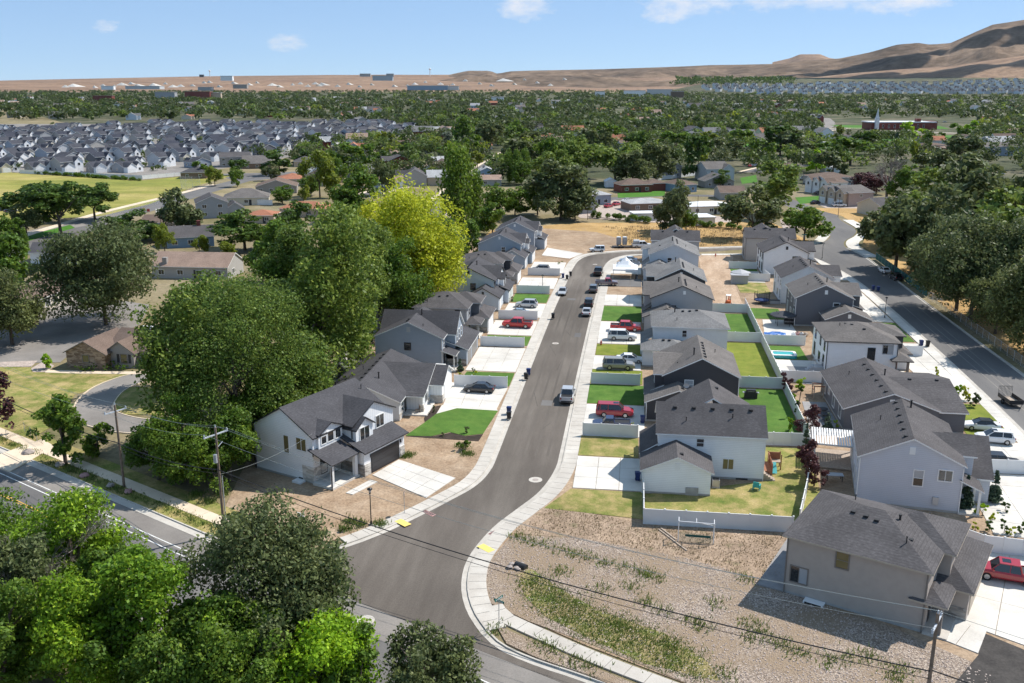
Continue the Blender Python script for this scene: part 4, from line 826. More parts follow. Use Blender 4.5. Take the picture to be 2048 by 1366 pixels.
for q in ([(-6.2, 143.2), (2.0, 143.2), (2.0, 150.4), (-6.2, 150.4)], [(-6.1, 159.2), (1.8, 159.2), (1.8, 166.4), (-6.1, 166.4)], [(16.6, 144.4), (23.5, 144.4), (23.5, 170.6), (16.6, 170.6)], [(45.4, 125.4), (51.7, 125.4), (51.8, 140), (46, 140)], [(45.0, 113.6), (51.6, 113.6), (51.6, 116.2), (45, 116.2)]):
    sheet('lawn', q, Z_LOT + .02, 'm_lawn_olive')
for q in ([(-6.2, 112.7), (1.4, 112.7), (1.4, 119.6), (-6.2, 119.6)], [(-6.4, 102.2), (2.0, 102.2), (2.0, 95.2), (-9, 96.6)], [(2.2, 94.4), (17.8, 94.4), (22.4, 105), (23.4, 118.8), (16.2, 118.8), (16.2, 107.2), (2.2, 101.8)], [(24.2, 214), (31, 214), (31, 229), (24.2, 229)]):
    sheet('lawn', q, Z_LOT + .02, 'm_lawn_dry')
sheet('yard_track', [(17.2, 196), (23.4, 196), (23.8, 230), (27, 262), (17.6, 262), (16.4, 225)], Z_LOT + .012, 'm_dirt_track')
sheet('patio', [(24.4, 148.6), (31.2, 148.6), (31.2, 160.2), (24.4, 160.2)], Z_LOT + .03, 'm_concrete_new'); sheet('patio', [(26.4, 146.8), (31.2, 146.8), (31.2, 156.4), (26.0, 156.4)], Z_LOT + .05, 'm_patio_grey'); sheet('patio', [(24.4, 171), (31.2, 171), (31.2, 189), (26, 189)], Z_LOT + .03, 'm_concrete_new'); sheet('patio', [(24.6, 124), (29, 124), (29, 138), (25.6, 138)], Z_LOT + .03, 'm_patio_grey'); sheet('patio', [(16.4, 128), (19.2, 128), (19.2, 135), (16.4, 135)], Z_LOT + .034, 'm_concrete'); sheet('patio', [(27, 226), (31.2, 226), (31.2, 240), (27, 240)], Z_LOT + .03, 'm_concrete')
sheet('gravel_bed', [(45.4, 78.8), (41.2, 85.6), (40.0, 95), (38.2, 92), (37, 86)], Z_LOT + .02, 'm_rockbed'); sheet('planting_bed', [(49.2, 182.6), (51.4, 182.4), (51.3, 185.5), (49.6, 185.6)], Z_LOT + .03, 'm_rockbed')
for q in ([(-24.6, 214), (-18, 210), (-18, 206.8), (-26, 206.8)], [(2.0, 249), (8, 249), (8, 255), (-4, 255)]): sheet('lot', q, Z_LOT + .008, 'm_dirt')
# ground on the far left: church car park, mown field, its road
sheet('car_park', P2([(-60, 700), (-60, 620), (70, 590), (130, 585), (300, 610), (280, 650), (150, 700), (120, 725), (-60, 728)]), .05, 'm_asphalt_old')
sheet('lawn', P2([(-80, 733), (60, 735), (150, 745), (275, 748), (150, 790), (110, 850), (40, 890), (-80, 880)]), .07, 'm_lawn_dry')
a = [at(x, y).to_2d() for x, y in ((300, 752), (262, 760), (215, 780), (188, 810), (192, 832), (250, 850), (330, 855))]; a = smooth_path(a, 1.5)
tag(ribbon('driveway', offset(a, -2.6), offset(a, 2.6), -.1, .1, 'm_asphalt_old'), kind='structure'); kerb(offset(a, 2.6), 1, .1, 'm_concrete_tan', .14); kerb(offset(a, -2.6), -1, .1, 'm_concrete_tan', .14)
sheet('lawn', P2([(262, 775), (232, 795), (225, 815), (250, 830), (330, 830), (330, 775)]), .09, 'm_lawn_dry')
sheet('sidewalk', P2([(95, 741), (135, 742), (215, 744), (300, 744), (300, 750), (150, 748), (90, 746)]), .11, 'm_concrete_tan'); sheet('gravel_bed', P2([(62, 738), (90, 722), (108, 732), (95, 745), (66, 745)]), .1, 'm_rockbed'); sheet('gravel_bed', P2([(-60, 727), (75, 722), (62, 734), (-60, 735)]), .09, 'm_rockbed')
sheet('driveway', P2([(-40, 925), (85, 880), (110, 895), (20, 945)]), .165, 'm_concrete_tan')
fld = P2([(-120, 338), (40, 346), (285, 361), (380, 352), (470, 350), (392, 372), (300, 408), (205, 432), (60, 440), (-120, 452)])
sheet('field', fld, .06, 'm_field')
sheet('road', P2([(-80, 500), (0, 488), (90, 460), (200, 428), (345, 392), (420, 372), (500, 352), (560, 348), (560, 356), (500, 362), (440, 380), (350, 408), (220, 448), (130, 486), (30, 520), (-80, 545)]), .05, 'm_asphalt_road')
a = smooth_path([at(x, y).to_2d() for x, y in ((-80, 496), (0, 484), (90, 456), (200, 424), (345, 389), (420, 369))], 4); tag(ribbon('sidewalk', a, offset(a, 3.0), -.1, .12, 'm_concrete_tan'), kind='structure')
sheet('car_park', P2([(-80, 478), (60, 462), (150, 440), (250, 425), (170, 452), (40, 478), (-80, 492)]), .075, 'm_asphalt_old'); sheet('lawn', P2([(-80, 500), (20, 480), (140, 450), (150, 456), (30, 490), (-80, 508)]), .09, 'm_lawn')
sheet('road', P2([(430, 348), (560, 345), (640, 340), (650, 350), (560, 356), (470, 362)]), .055, 'm_asphalt_road')
# streets and lawns in the middle distance
def street(pts, w, mat='m_asphalt_road', walk=True):
    a = smooth_path([at(x, y).to_2d() for x, y in pts], 6.0); tag(ribbon('road', offset(a, -w / 2), offset(a, w / 2), -.2, .05, mat), kind='structure')
    if walk:
        for s_ in (-1, 1): tag(ribbon('sidewalk', offset(a, s_ * (w / 2)), offset(a, s_ * (w / 2 + 2.2)), -.2, .1, 'm_concrete_tan'), kind='structure')
street([(900, 392), (935, 362), (985, 325), (1030, 298), (1062, 281), (1085, 268)], 9)
street([(860, 440), (880, 410), (900, 392)], 9); street([(720, 395), (800, 372), (870, 362)], 8)
street([(1135, 410), (1240, 396), (1330, 391), (1440, 392)], 7, walk=False); street([(1500, 345), (1560, 332), (1620, 330)], 10, 'm_asphalt_road')
street([(1640, 262), (1700, 256), (1800, 262), (1900, 266), (2060, 270)], 14, 'm_asphalt_old'); street([(1640, 262), (1660, 248), (1650, 236)], 12, 'm_asphalt_old', False); street([(1330, 172), (1370, 182), (1410, 195), (1450, 208)], 26, 'm_asphalt_old', False)
street([(690, 355), (760, 330), (830, 312)], 8, walk=False)
for q in ([(1235, 386), (1330, 381), (1330, 392), (1236, 396)], [(1660, 250), (1880, 252), (1900, 258), (1700, 257)], [(1740, 272), (1960, 270), (1960, 280), (1760, 282)], [(1470, 275), (1520, 272), (1520, 290), (1475, 296)], [(1480, 356), (1512, 350), (1515, 364), (1484, 368)], [(1590, 395), (1640, 392), (1640, 404), (1600, 408)], [(2010, 208), (2100, 206), (2100, 216), (2010, 216)]):
    sheet('lawn', P2(q), .06, 'm_lawn')
for q in ([(1140, 420), (1230, 400), (1300, 410), (1480, 440), (1420, 452), (1160, 436)], [(1560, 440), (1600, 425), (1610, 450), (1570, 470)], [(1610, 400), (1690, 430), (1720, 436), (1770, 436), (1770, 424), (1660, 398)]): sheet('lot', P2(q), .055, 'm_rockbed')
# ------------------------------------------------------------------ fences
def fence(pts, label, h=1.8, step=2.4, group='white vinyl privacy fences', name='vinyl_fence', mat='m_vinyl', z=Z_LOT, caps=True):
    pts = [Vector(p[:2]) for p in pts]; a0 = pts[0]
    o = thing(name, label, 'fence', (*a0, z), 0, group)
    def post(p):
        q = MB().box(-.065, .065, -.065, .065, 0, h + .05).build('post', mat, o, (p.x, p.y, 0))
        if caps: MB().box(-.085, .085, -.085, .085, h + .05, h + .1).build('cap', mat, q)
    for a, b in zip(pts, pts[1:]):
        a, b = a - a0, b - a0; L = (b - a).length; n = max(1, round(L / step)); d = (b - a) / n; rz = math.atan2(d.y, d.x); w = d.length
        pm = MB().box(.065, w - .065, -.025, .025, .06, h - .1).box(.065, w - .065, -.045, .045, h - .1, h).box(.065, w - .065, -.045, .045, .0, .12).mesh('panel', [mat])
        for i in range(n):
            post(a + d * i); put('panel', pm, o, (*(a + d * i), 0), rz)
    post(pts[-1] - a0)
    return o
fence([(2.0, 101.6), (2.0, 94.1), (17.6, 94.1)], 'low white fence behind the soccer goal, round the nearest white house yard')
fence([(23.65, 200), (23.65, 120.5), (22.6, 112.5), (20.6, 104), (18.6, 96)], 'long white fence running between the back yards of the middle and right rows')
fence([(16.6, 119.3), (23.5, 119.6)], 'short white cross fence behind the nearest white house of the middle row'); fence([(15.9, 143.9), (23.5, 143.9)], 'short white cross fence beside the charcoal house back yard')
fence([(16.6, 171.4), (23.5, 171.4)], 'short white cross fence behind the pale hip-roofed house of the middle row'); fence([(15.6, 194.6), (23.5, 194.6)], 'short white cross fence at the edge of the bare dirt yard with the excavator')
fence([(23.9, 147.9), (31.2, 147.9)], 'white cross fence with shrubs before it, below the grey patio'); fence([(23.9, 170.2), (31.2, 170.2)], 'white cross fence behind the turquoise pool'); fence([(24.6, 228.0), (32.2, 228.0)], 'white cross fence before the grey pavilion'); fence([(24.2, 243.6), (31.2, 243.6)], 'white cross fence behind the patio umbrella'); fence([(32.4, 228.0), (31.6, 234.6)], 'very short white fence joining the house by the pavilion')
for s0, x0, x1, lab in ((138.8, -27.2, -18.9, 'white front fence just beyond the black sedan'), (162.4, -26.9, -19, 'white front fence between the wide empty drive and the small lawn'), (183.0, -26.6, -18.8, 'white front fence just beyond the red pickup'), (207.4, -26, -18.6, 'white front fence beyond the silver crossover'), (228.4, -25.8, -18, 'white front fence beside the dark grey hatchback')):
    fence([(x0, s0), (x1, s0)], lab)
for s0, x0, x1, lab in ((119.75, -6.0, 1.3, 'white front fence with three small conifers beside the blue pickup'), (142.8, -6.0, 1.6, 'white front fence between the green lawns of the middle row')):
    fence([(x0, s0), (x1, s0)], lab)
fence([(-48.2, 144), (-48.6, 190), (-49.6, 235)], 'long white fence behind the left row of houses under the trees'); fence([(-49.6, 235), (-40.2, 236)], 'white cross fence behind the seventh left house'); fence([(-48.4, 188), (-40.2, 188.5)], 'white cross fence behind the fifth left house')
fence([at(1912, 1050, 1.9), at(1971, 1071, 1.9), at(2050, 1080, 1.9), at(2140, 1095, 1.9)], 'white fence dividing the red pickup drive from the flower bed'); fence([(41.4, 113.4), (50.2, 113.6)], 'pale fence behind the black pickup'); fence([(45.2, 165.6), (50.2, 165.6)], 'white front fence with bins beside it, right of the hip-roofed house')
fence([at(40, 347), at(285, 359), at(365, 352)], 'long white fence along the far edge of the mown field', 1.9, 5); fence([at(1310, 362), at(1370, 354), at(1412, 348)], 'white fence behind the red brick bungalow', 1.8, 4); fence([at(460, 409), at(545, 411)], 'pale blue-white fence beside the tan rambler', 2.0, 4); fence([at(312, 428), at(350, 420)], 'white fence by the field road car', 1.6, 3)
def chain(pts, label, mat='m_green_screen', screen=True, step=3.0, h=1.8):
    pts = [Vector(p[:2]) for p in pts]; a0 = pts[0]; o = thing('chain_link_fence', label, 'fence', (*a0, .05))
    for a, b in zip(pts, pts[1:]):
        a, b = a - a0, b - a0; n = max(1, round((b - a).length / step)); d = (b - a) / n; rz = math.atan2(d.y, d.x)
        for i in range(n):
            p = a + d * i; MB().tube((0, 0, 0), (0, 0, h + .1), .035, n=6).build('post', 'm_galv', o, (*p, 0))
            q = MB()
            if screen: q.box(0, d.length, -.012, .012, .05, h)
            else:
                q.box(0, d.length, -.015, .015, h - .04, h)
                for k in range(10): q.box(0, d.length, -.004, .004, .1 + k * .17, .108 + k * .17)
                for k in range(14): q.box(k * d.length / 14, k * d.length / 14 + .008, -.004, .004, .05, h)
            q.build('mesh_panel', mat, o, (*p, 0), rz)
chain([(64.6, 262), (64.8, 240), (64.7, 215)], 'green screened chain link fence along the right side road'); chain([(64.7, 214), (64.9, 180), (65.2, 150), (65, 120)], 'open chain link fence under the olive trees by the right side road', 'm_galv', False)
chain([at(345, 400), at(250, 425), at(200, 436)], 'low grey chain link fence along the field road', 'm_galv', False, 6, 1.4); chain([at(14, 880), at(50, 865), at(75, 885), at(88, 893)], 'black wire fence and gate beside the driveway at the left edge', 'm_black_paint', False, 2.4, 1.3)
o = thing('backstop', 'tall grey wire backstop at the corner of the mown field', 'backstop', (*at(376, 380).to_2d(), 0))
for i in range(4): MB().tube((i * 3 - 4, abs(i - 1.5) * 1.2, 0), (i * 3 - 4, abs(i - 1.5) * 1.2, 6), .06, n=6).build('post', 'm_galv', o)
for i in range(3):
    q = MB()
    for k in range(16): q.box(0, 3, -.01, .01, .2 + k * .36, .23 + k * .36); q.box(k * .19, k * .19 + .02, -.01, .01, .1, 6)
    q.build('mesh_panel', 'm_galv', o, (i * 3 - 4, abs(i - 1.5) * 1.2, 0), math.atan2((abs(i - .5) - abs(i - 1.5)) * 1.2, 3))

# ------------------------------------------------------------------ vehicles
def body_mesh(st, W):
    """loft: stations (x, z bottom, z shoulder, z top, half width factor)"""
    m = MB(); ring = []
    for x, zb, zs, zt, k in st:
        w = W / 2 * k; r = [(-w * .9, zb), (-w, zb + .18), (-w, zs), (-w * .9, zt), (w * .9, zt), (w, zs), (w, zb + .18), (w * .9, zb)]
        ring.append([(x, y, z) for y, z in r])
    for a, b in zip(ring, ring[1:]):
        for i in range(8):
            j = (i + 1) % 8; m.poly([a[i], a[j], b[j], b[i]])
    m.poly(ring[0]); m.poly(ring[-1][::-1]); return m
def cabin(m, x0, x1, x2, x3, z0, z1, W, wt, mi=0):
    """greenhouse: base x0..x3 at z0, top x1..x2 at z1"""
    b, t = W / 2, wt / 2
    A = [(x0, -b, z0), (x3, -b, z0), (x3, b, z0), (x0, b, z0)]; B = [(x1, -t, z1), (x2, -t, z1), (x2, t, z1), (x1, t, z1)]
    for i in range(4):
        j = (i + 1) % 4; m.poly([A[i], A[j], B[j], B[i]], mi)
    m.poly(B, mi)
SPEC = {  # length, width, wheelbase half, wheel radius, stations, cabin
    'sedan': (4.8, 1.82, 1.4, .33, [(-2.4, .35, .7, .86, .86), (-2.2, .22, .72, .98, .96), (-1.3, .2, .75, 1.0, 1), (0, .2, .75, .95, 1), (1.1, .2, .74, .92, 1), (2.0, .22, .66, .78, .95), (2.38, .3, .55, .64, .8)], (-1.75, -1.0, .25, 1.15, .9, 1.44)),
    'suv': (4.7, 1.88, 1.35, .37, [(-2.33, .4, .8, 1.0, .9), (-2.2, .28, .85, 1.08, .97), (-1, .26, .86, 1.1, 1), (.4, .26, .86, 1.08, 1), (1.2, .26, .84, 1.04, 1), (2.0, .28, .76, .92, .96), (2.33, .35, .62, .74, .84)], (-2.2, -1.75, .3, 1.25, 1.02, 1.7)),
    'bigsuv': (5.35, 2.02, 1.5, .4, [(-2.65, .45, .9, 1.1, .92), (-2.5, .32, .95, 1.18, .98), (-1, .3, .95, 1.2, 1), (.6, .3, .95, 1.18, 1), (1.3, .3, .94, 1.15, 1), (2.3, .32, .9, 1.06, .97), (2.66, .4, .72, .88, .88)], (-2.55, -2.3, .55, 1.3, 1.12, 1.9)),
    'pickup': (5.9, 2.02, 1.75, .41, [(-2.92, .5, .9, 1.1, .95), (-2.8, .4, .92, 1.12, .98), (-1, .36, .94, 1.14, 1), (.6, .36, .95, 1.16, 1), (1.5, .36, .95, 1.17, 1), (2.6, .38, .92, 1.08, .97), (2.92, .45, .75, .92, .88)], (-1.15, -.95, .75, 1.5, 1.12, 1.88)),
    'oldpickup': (5.3, 1.85, 1.55, .37, [(-2.6, .5, .85, 1.02, .95), (-2.5, .4, .86, 1.04, .98), (-1, .36, .88, 1.05, 1), (.6, .36, .88, 1.06, 1), (1.4, .36, .88, 1.06, 1), (2.4, .38, .84, .98, .97), (2.62, .45, .7, .85, .9)], (-.35, -.2, .75, 1.3, 1.02, 1.68)),
    'jeep': (4.2, 1.85, 1.2, .42, [(-2.05, .5, .9, 1.1, .95), (-1.9, .42, .92, 1.14, 1), (-.5, .42, .92, 1.14, 1), (.5, .42, .92, 1.12, 1), (1.0, .42, .92, 1.1, .95), (1.9, .45, .88, 1.05, .85), (2.1, .5, .8, .95, .8)], (-2.0, -1.95, .35, .7, 1.08, 1.84)),
}
CARMESH = {}
def paint(name, col, rough=.28, metal=.3):
    if name in MATS: return name
    m, nt, b = new_mat(name); b.inputs['Base Color'].default_value = (*col, 1); b.inputs['Roughness'].default_value = rough; b.inputs['Metallic'].default_value = metal; b.inputs['Specular IOR Level'].default_value = .6
    b.inputs['Coat Weight'].default_value = .5; b.inputs['Coat Roughness'].default_value = .08
    return name
def vehicle(kind, label, pos, deg, col, name='parked_car', cat='car', group='vehicles parked along the street and drives', two=None, top=None, z=Z_ROAD, bedcover=None):
    L, W, wb, wr, st, cb = SPEC[kind]
    o = thing(name, label, cat, (pos[0], pos[1], z), R(deg), group)
    x0, x1, x2, x3, z0, z1 = cb; W2, wt = W * .93, W * .74
    b = body_mesh(st, W); b.build('body', col, o, smooth=False)
    g = MB(); cabin(g, x0, x1, x2, x3, z0, z1 - .03, W2, wt + .02); g.build('window_glass', 'm_car_glass', o)
    rf = MB(); rf.box(x1 - .04, x2 + .04, -wt / 2 - .02, wt / 2 + .02, z1 - .05, z1 + .03); r_ = rf.build('roof', top or col, o)
    pl = MB()
    def bar(p, q, r=.045): pl.tube(p, q, r, n=5)
    mid = (x1 + x2) / 2 - .05
    for s_ in (-1, 1):
        y0, y1 = s_ * W2 / 2, s_ * wt / 2
        bar((x3, y0, z0), (x2, y1, z1)); bar((x0, y0, z0), (x1, y1, z1), .08); bar((mid, y0, z0), (mid, y1, z1), .05)
        if x2 - x1 > 2: bar((mid - 1.15, y0, z0), (mid - 1.15, y1, z1), .06)
    pl.build('pillars', top or col, o)
    if 'pickup' in kind:
        bx0, bx1, zt = st[0][0] + .12, x0 - .08, st[2][3]
        MB().box(bx0, bx1, -W * .41, W * .41, zt - .02, zt + .012).build('bed', bedcover or 'm_plastic_dark', o)
        rl = MB()
        for s_ in (-1, 1): rl.box(bx0 - .08, bx1, s_ * W * .45 - .05, s_ * W * .45 + .05, zt - .03, zt + .1)
        rl.box(bx0 - .1, bx0, -W * .45, W * .45, zt - .03, zt + .1); rl.build('bed_rail', col, o)
    for sx in (-1, 1):
        for sy in (-1, 1):
            t = MB().tube((0, -sy * .02, 0), (0, sy * .12 + .1 * sy, 0), wr, n=14).build('wheel', 'm_tyre', o, (sx * wb, sy * (W / 2 - .2), wr))
            MB().tube((0, sy * .2, 0), (0, sy * .235, 0), wr * .62, n=10).build('rim', 'm_rim', t)
    f, e = st[-1], st[0]
    for sy in (-1, 1):
        MB().box(f[0] - .14, f[0] + .015, sy * W * .34 - .17, sy * W * .34 + .17, f[2] - .02, f[2] + .13).build('headlight', 'm_head', o)
        MB().box(e[0] - .02, e[0] + .12, sy * W * .4 - .1, sy * W * .4 + .1, e[2] - .02, e[2] + .22).build('taillight', 'm_tail', o)
        MB().box(x3 - .35, x3 - .15, sy * (W / 2 + .02) - .09, sy * (W / 2 + .02) + .09, z0 - .02, z0 + .14).build('mirror', col, o)
    MB().box(f[0] - .05, f[0] + .03, -W * .36, W * .36, f[1] + .02, f[1] + .2).box(e[0] - .03, e[0] + .05, -W * .4, W * .4, e[1], e[1] + .18).build('bumper', 'm_plastic_dark' if kind != 'oldpickup' else 'm_metal', o)
    MB().box(f[0] - .03, f[0] + .012, -W * .2, W * .2, f[1] + .22, f[2] - .02).build('grille', 'm_plastic_dark', o)
    return o
for n, c_ in (('silver', (.5, .51, .53)), ('white', (.78, .78, .78)), ('black', (.012, .012, .014)), ('dark', (.035, .037, .045)), ('navy', (.014, .022, .07)), ('red', (.5, .012, .01)), ('maroon', (.34, .008, .018)), ('grey', (.16, .165, .175)),
              ('tansilver', (.31, .295, .265)), ('bluesilver', (.3, .36, .42)), ('purple', (.2, .17, .2)), ('crimson', (.42, .02, .03))): paint('m_car_' + n, c_, metal=.0 if n in ('white', 'red', 'black', 'navy', 'maroon', 'crimson') else .25)
ZD = Z_WALK + .015
for kind, px, py, deg, col, lab, nm, zz in (
    ('pickup', 1135, 798, 90, 'silver', 'silver pickup parked alone at the right kerb of the new street', 'pickup_truck', Z_ROAD), ('sedan', 1125, 588, -91, 'silver', 'silver sedan parked at the left kerb facing the viewer', 'parked_car', Z_ROAD),
    ('sedan', 1173.5, 629, 89, 'silver', 'light silver sedan at the right kerb, directly behind a dark car', 'parked_car', Z_ROAD), ('suv', 1178, 611, 89, 'dark', 'dark car at the right kerb, directly ahead of the silver sedan', 'parked_car', Z_ROAD),
    ('suv', 1187, 583, 89, 'grey', 'grey car at the right kerb beside the tail of the purple-grey pickup', 'parked_car', Z_ROAD), ('pickup', 1196.5, 549, 88, 'black', 'black pickup at the right kerb opposite the white canopy', 'pickup_truck', Z_ROAD),
    ('oldpickup', 1213, 570, 2, 'purple', 'old purple-grey pickup with red cab roof backed across the sidewalk', 'pickup_truck', ZD), ('jeep', 1194, 504, 190, 'white', 'white boxy off-road car at the far bend by the bare lot', 'parked_car', Z_ROAD), ('pickup', 1284, 495, 12, 'white', 'white work truck with a tank, towing the portable toilets trailer', 'work_truck', Z_ROAD),
    ('pickup', 1256, 533, 183, 'silver', 'silver pickup parked behind the white canopy', 'pickup_truck', ZD), ('sedan', 1257, 524, 183, 'bluesilver', 'pale blue car half hidden behind the silver pickup by the canopy', 'parked_car', ZD),
    ('sedan', 958, 783, 177, 'black', 'black sedan on the drive of the second left house', 'parked_car', ZD), ('pickup', 1035, 654, 177, 'red', 'bright red pickup with dark bed cover on the left drive', 'pickup_truck', ZD), ('sedan', 1035, 631, 180, 'bluesilver', 'blue-silver sedan partly hidden by the white fence near the red pickup', 'parked_car', ZD),
    ('suv', 1053, 614, 178, 'silver', 'silver crossover on the drive of the fifth left house', 'parked_car', ZD), ('suv', 1081, 543, 180, 'grey', 'dark grey hatchback on the drive of the seventh left house', 'parked_car', ZD),
    ('pickup', 1251, 661, 0, 'red', 'red pickup with dark bed beside the white four-wheel drive', 'pickup_truck', ZD), ('bigsuv', 1244, 679, 1, 'white', 'white four-wheel drive with dark windows beside the red pickup', 'parked_car', ZD), ('bigsuv', 1237, 737, 2, 'tansilver', 'tan-silver large sport utility car in front of a white sedan', 'parked_car', ZD),
    ('sedan', 1260, 724, 2, 'white', 'white sedan partly hidden behind the tan-silver utility car', 'parked_car', ZD), ('bigsuv', 1229, 831, 1, 'maroon', 'deep red large sport utility car on the charcoal house drive', 'parked_car', ZD), ('oldpickup', 1223, 857, 181, 'navy', 'dark blue old pickup partly hidden by the white fence', 'pickup_truck', ZD),
    ('sedan', 1768, 545, 97, 'white', 'white sedan parked by the green screened fence', 'parked_car', Z_ROAD), ('suv', 1791, 559, 97, 'dark', 'dark car parked behind the white sedan by the green fence', 'parked_car', Z_ROAD),
    ('sedan', 1962, 858, 174, 'white', 'white car with black soft top on the right drive', 'parked_car', ZD), ('suv', 1988, 884, 173, 'white', 'white crossover with roof window beside the soft-top car', 'parked_car', ZD), ('pickup', 1990, 935, -4, 'black', 'black pickup on the drive of the lavender grey house', 'pickup_truck', ZD),
    ('pickup', 2012, 1158, 165, 'maroon', 'red pickup at the right edge, on the drive of the taupe house', 'pickup_truck', ZD)):
    p = at(px, py, zz)
    v = vehicle(kind, lab, p, deg, 'm_car_' + col, nm, 'pickup' if 'pickup' in nm else 'truck' if 'truck' in nm else 'car', z=zz, top='m_car_crimson' if col == 'purple' else 'm_car_black' if 'soft top' in lab else None, bedcover='m_vent')
    if 'tank' in lab:
        MB().tube((-2.6, 0, 1.75), (-.9, 0, 1.75), .62, n=14).build('tank', 'm_galv', v); MB().box(-2.7, -.9, -.8, .8, 1.15, 1.3).build('tank_cradle', 'm_plastic_dark', v)
    if 'roof window' in lab or 'deep red' in lab or 'right edge' in lab: MB().box(-.2, .55, -.4, .4, SPEC[kind][5][5] + .03, SPEC[kind][5][5] + .04).build('roof_window', 'm_car_glass', v)
for px, py, deg, col, kind, lab in ((1217, 415, 60, 'crimson', 'sedan', 'red car nearer the blue-grey hip-roofed house, left of two'), (1233, 411, 60, 'crimson', 'sedan', 'red car right of its twin by the blue-grey house'), (1256, 404, 20, 'white', 'sedan', 'white car on the lane behind the two red cars'), (1237, 379, 70, 'dark', 'bigsuv', 'dark van beside the white shed by the brick bungalow'),
                               (1607, 360, 60, 'silver', 'pickup', 'silver pickup up the street past the round ash tree'), (1637, 367, 40, 'dark', 'pickup', 'dark pickup before the long brown building'), (1632, 384, 20, 'navy', 'sedan', 'dark blue car, upper of two before the townhouses'), (1639, 389, 20, 'dark', 'sedan', 'dark car, lower of two before the townhouses'), (1650, 397, 25, 'navy', 'suv', 'blue car in the townhouse row, above a white one'), (1657, 401, 15, 'white', 'sedan', 'small white car in the townhouse row'),
                               (1631, 408, 45, 'dark', 'sedan', 'dark car alone at the kerb below the townhouse row'), (1676, 409, 10, 'white', 'bigsuv', 'white large car before the nearest townhouse, upper one'), (1678, 414, 10, 'white', 'bigsuv', 'white large car before the nearest townhouse, lower one'), (1732, 411, 15, 'white', 'sedan', 'white car beside the nearest townhouse end wall'), (1510, 333, 10, 'white', 'bigsuv', 'white van by the grey gabled houses on the right'), (1499, 334, 90, 'red', 'sedan', 'small red car at the far street end by the grey gabled houses'),
                               (340, 412, 20, 'white', 'sedan', 'white car on the road beside the mown field'), (5, 422, 60, 'navy', 'sedan', 'dark blue car at the left edge beyond the park trees'), (22, 425, 60, 'navy', 'sedan', 'second dark blue car at the left edge beyond the park trees'), (1007, 286, 10, 'red', 'sedan', 'red car far up the central street'), (596, 331, 10, 'grey', 'pickup', 'grey pickup by the dark-roofed brick house'), (868, 365, 30, 'white', 'sedan', 'white car near the pale blue ramblers'), (905, 300, 30, 'white', 'suv', 'white car far off beside the blue spruce'),
                               (1860, 335, 20, 'white', 'sedan', 'white car right of the yellow tree'), (2000, 350, 20, 'silver', 'sedan', 'silver car among the trees at the right edge'), (770, 425, 10, 'dark', 'sedan', 'dark car by the pale blue rambler drive'), (1890, 245, 5, 'silver', 'sedan', 'silver car by the brick church')):
    p = at(px, py); vehicle(kind, lab, p, deg, 'm_car_' + col, 'distant_car', 'car', 'cars parked in the neighbourhood beyond', z=.08)

# trailers and portable toilets
o = thing('flatbed_trailer', 'low dark trailer carrying two grey portable toilets', 'trailer', (*at(1243, 496).to_2d(), 0), R(12))
MB().box(-2.6, 3.0, -1.0, 1.0, .45, .58).build('deck', 'm_plastic_dark', o); MB().box(3.0, 4.4, -.06, .06, .45, .55).build('tongue', 'm_plastic_dark', o)
for sx in (-.9, .1):
    for sy in (-1.1, 1.1): MB().tube((sx, sy - .1, .36), (sx, sy + .1, .36), .36, n=12).build('wheel', 'm_tyre', o)
for i in range(2):
    p = at(1237 + 12 * i, 493); t = thing('portable_toilet', ('left' if i == 0 else 'right') + ' grey portable toilet standing on the low trailer', 'toilet', (p.x, p.y - .2, .58), R(12), 'portable toilets on the trailer')
    MB().box(-.58, .58, -.58, .58, 0, 2.1).build('cabin', 'm_trim_grey', t); MB().box(-.62, .62, -.62, .62, 2.1, 2.16).box(-.5, .5, -.5, .5, 2.16, 2.35).build('roof', 'm_trim_white', t); MB().box(-.4, .4, -.61, -.58, .1, 1.95).build('door', 'm_metal', t)
p = at(2020, 808); o = thing('utility_trailer', 'dark utility trailer with raised mesh ramp at the right roadside', 'trailer', (p.x, p.y, Z_ROAD), R(95))
MB().box(-1.9, 1.9, -1.0, 1.0, .5, .6).build('floor', 'm_wood_old', o)
for s_ in (-1, 1): MB().box(-1.9, 1.9, s_ - .04, s_ + .04, .6, 1.15).build('side_wall', 'm_vent', o); MB().tube((0, s_ * 1.15 - .1, .36), (0, s_ * 1.15 + .1, .36), .36, n=12).build('wheel', 'm_tyre', o)
q = MB(); [q.box(1.86, 1.9, -1 + i * .2, -.96 + i * .2, .6, 2.2) for i in range(11)]; q.box(1.86, 1.9, -1, 1, 2.15, 2.2).build('ramp', 'm_vent', o)
MB().tube((-1.9, -.8, .5), (-3.2, 0, .5), .06, n=6).tube((-1.9, .8, .5), (-3.2, 0, .5), .06, n=6).build('tongue', 'm_vent', o); MB().box(-1.94, -1.86, -1, 1, .6, 1.15).build('end_wall', 'm_vent', o)

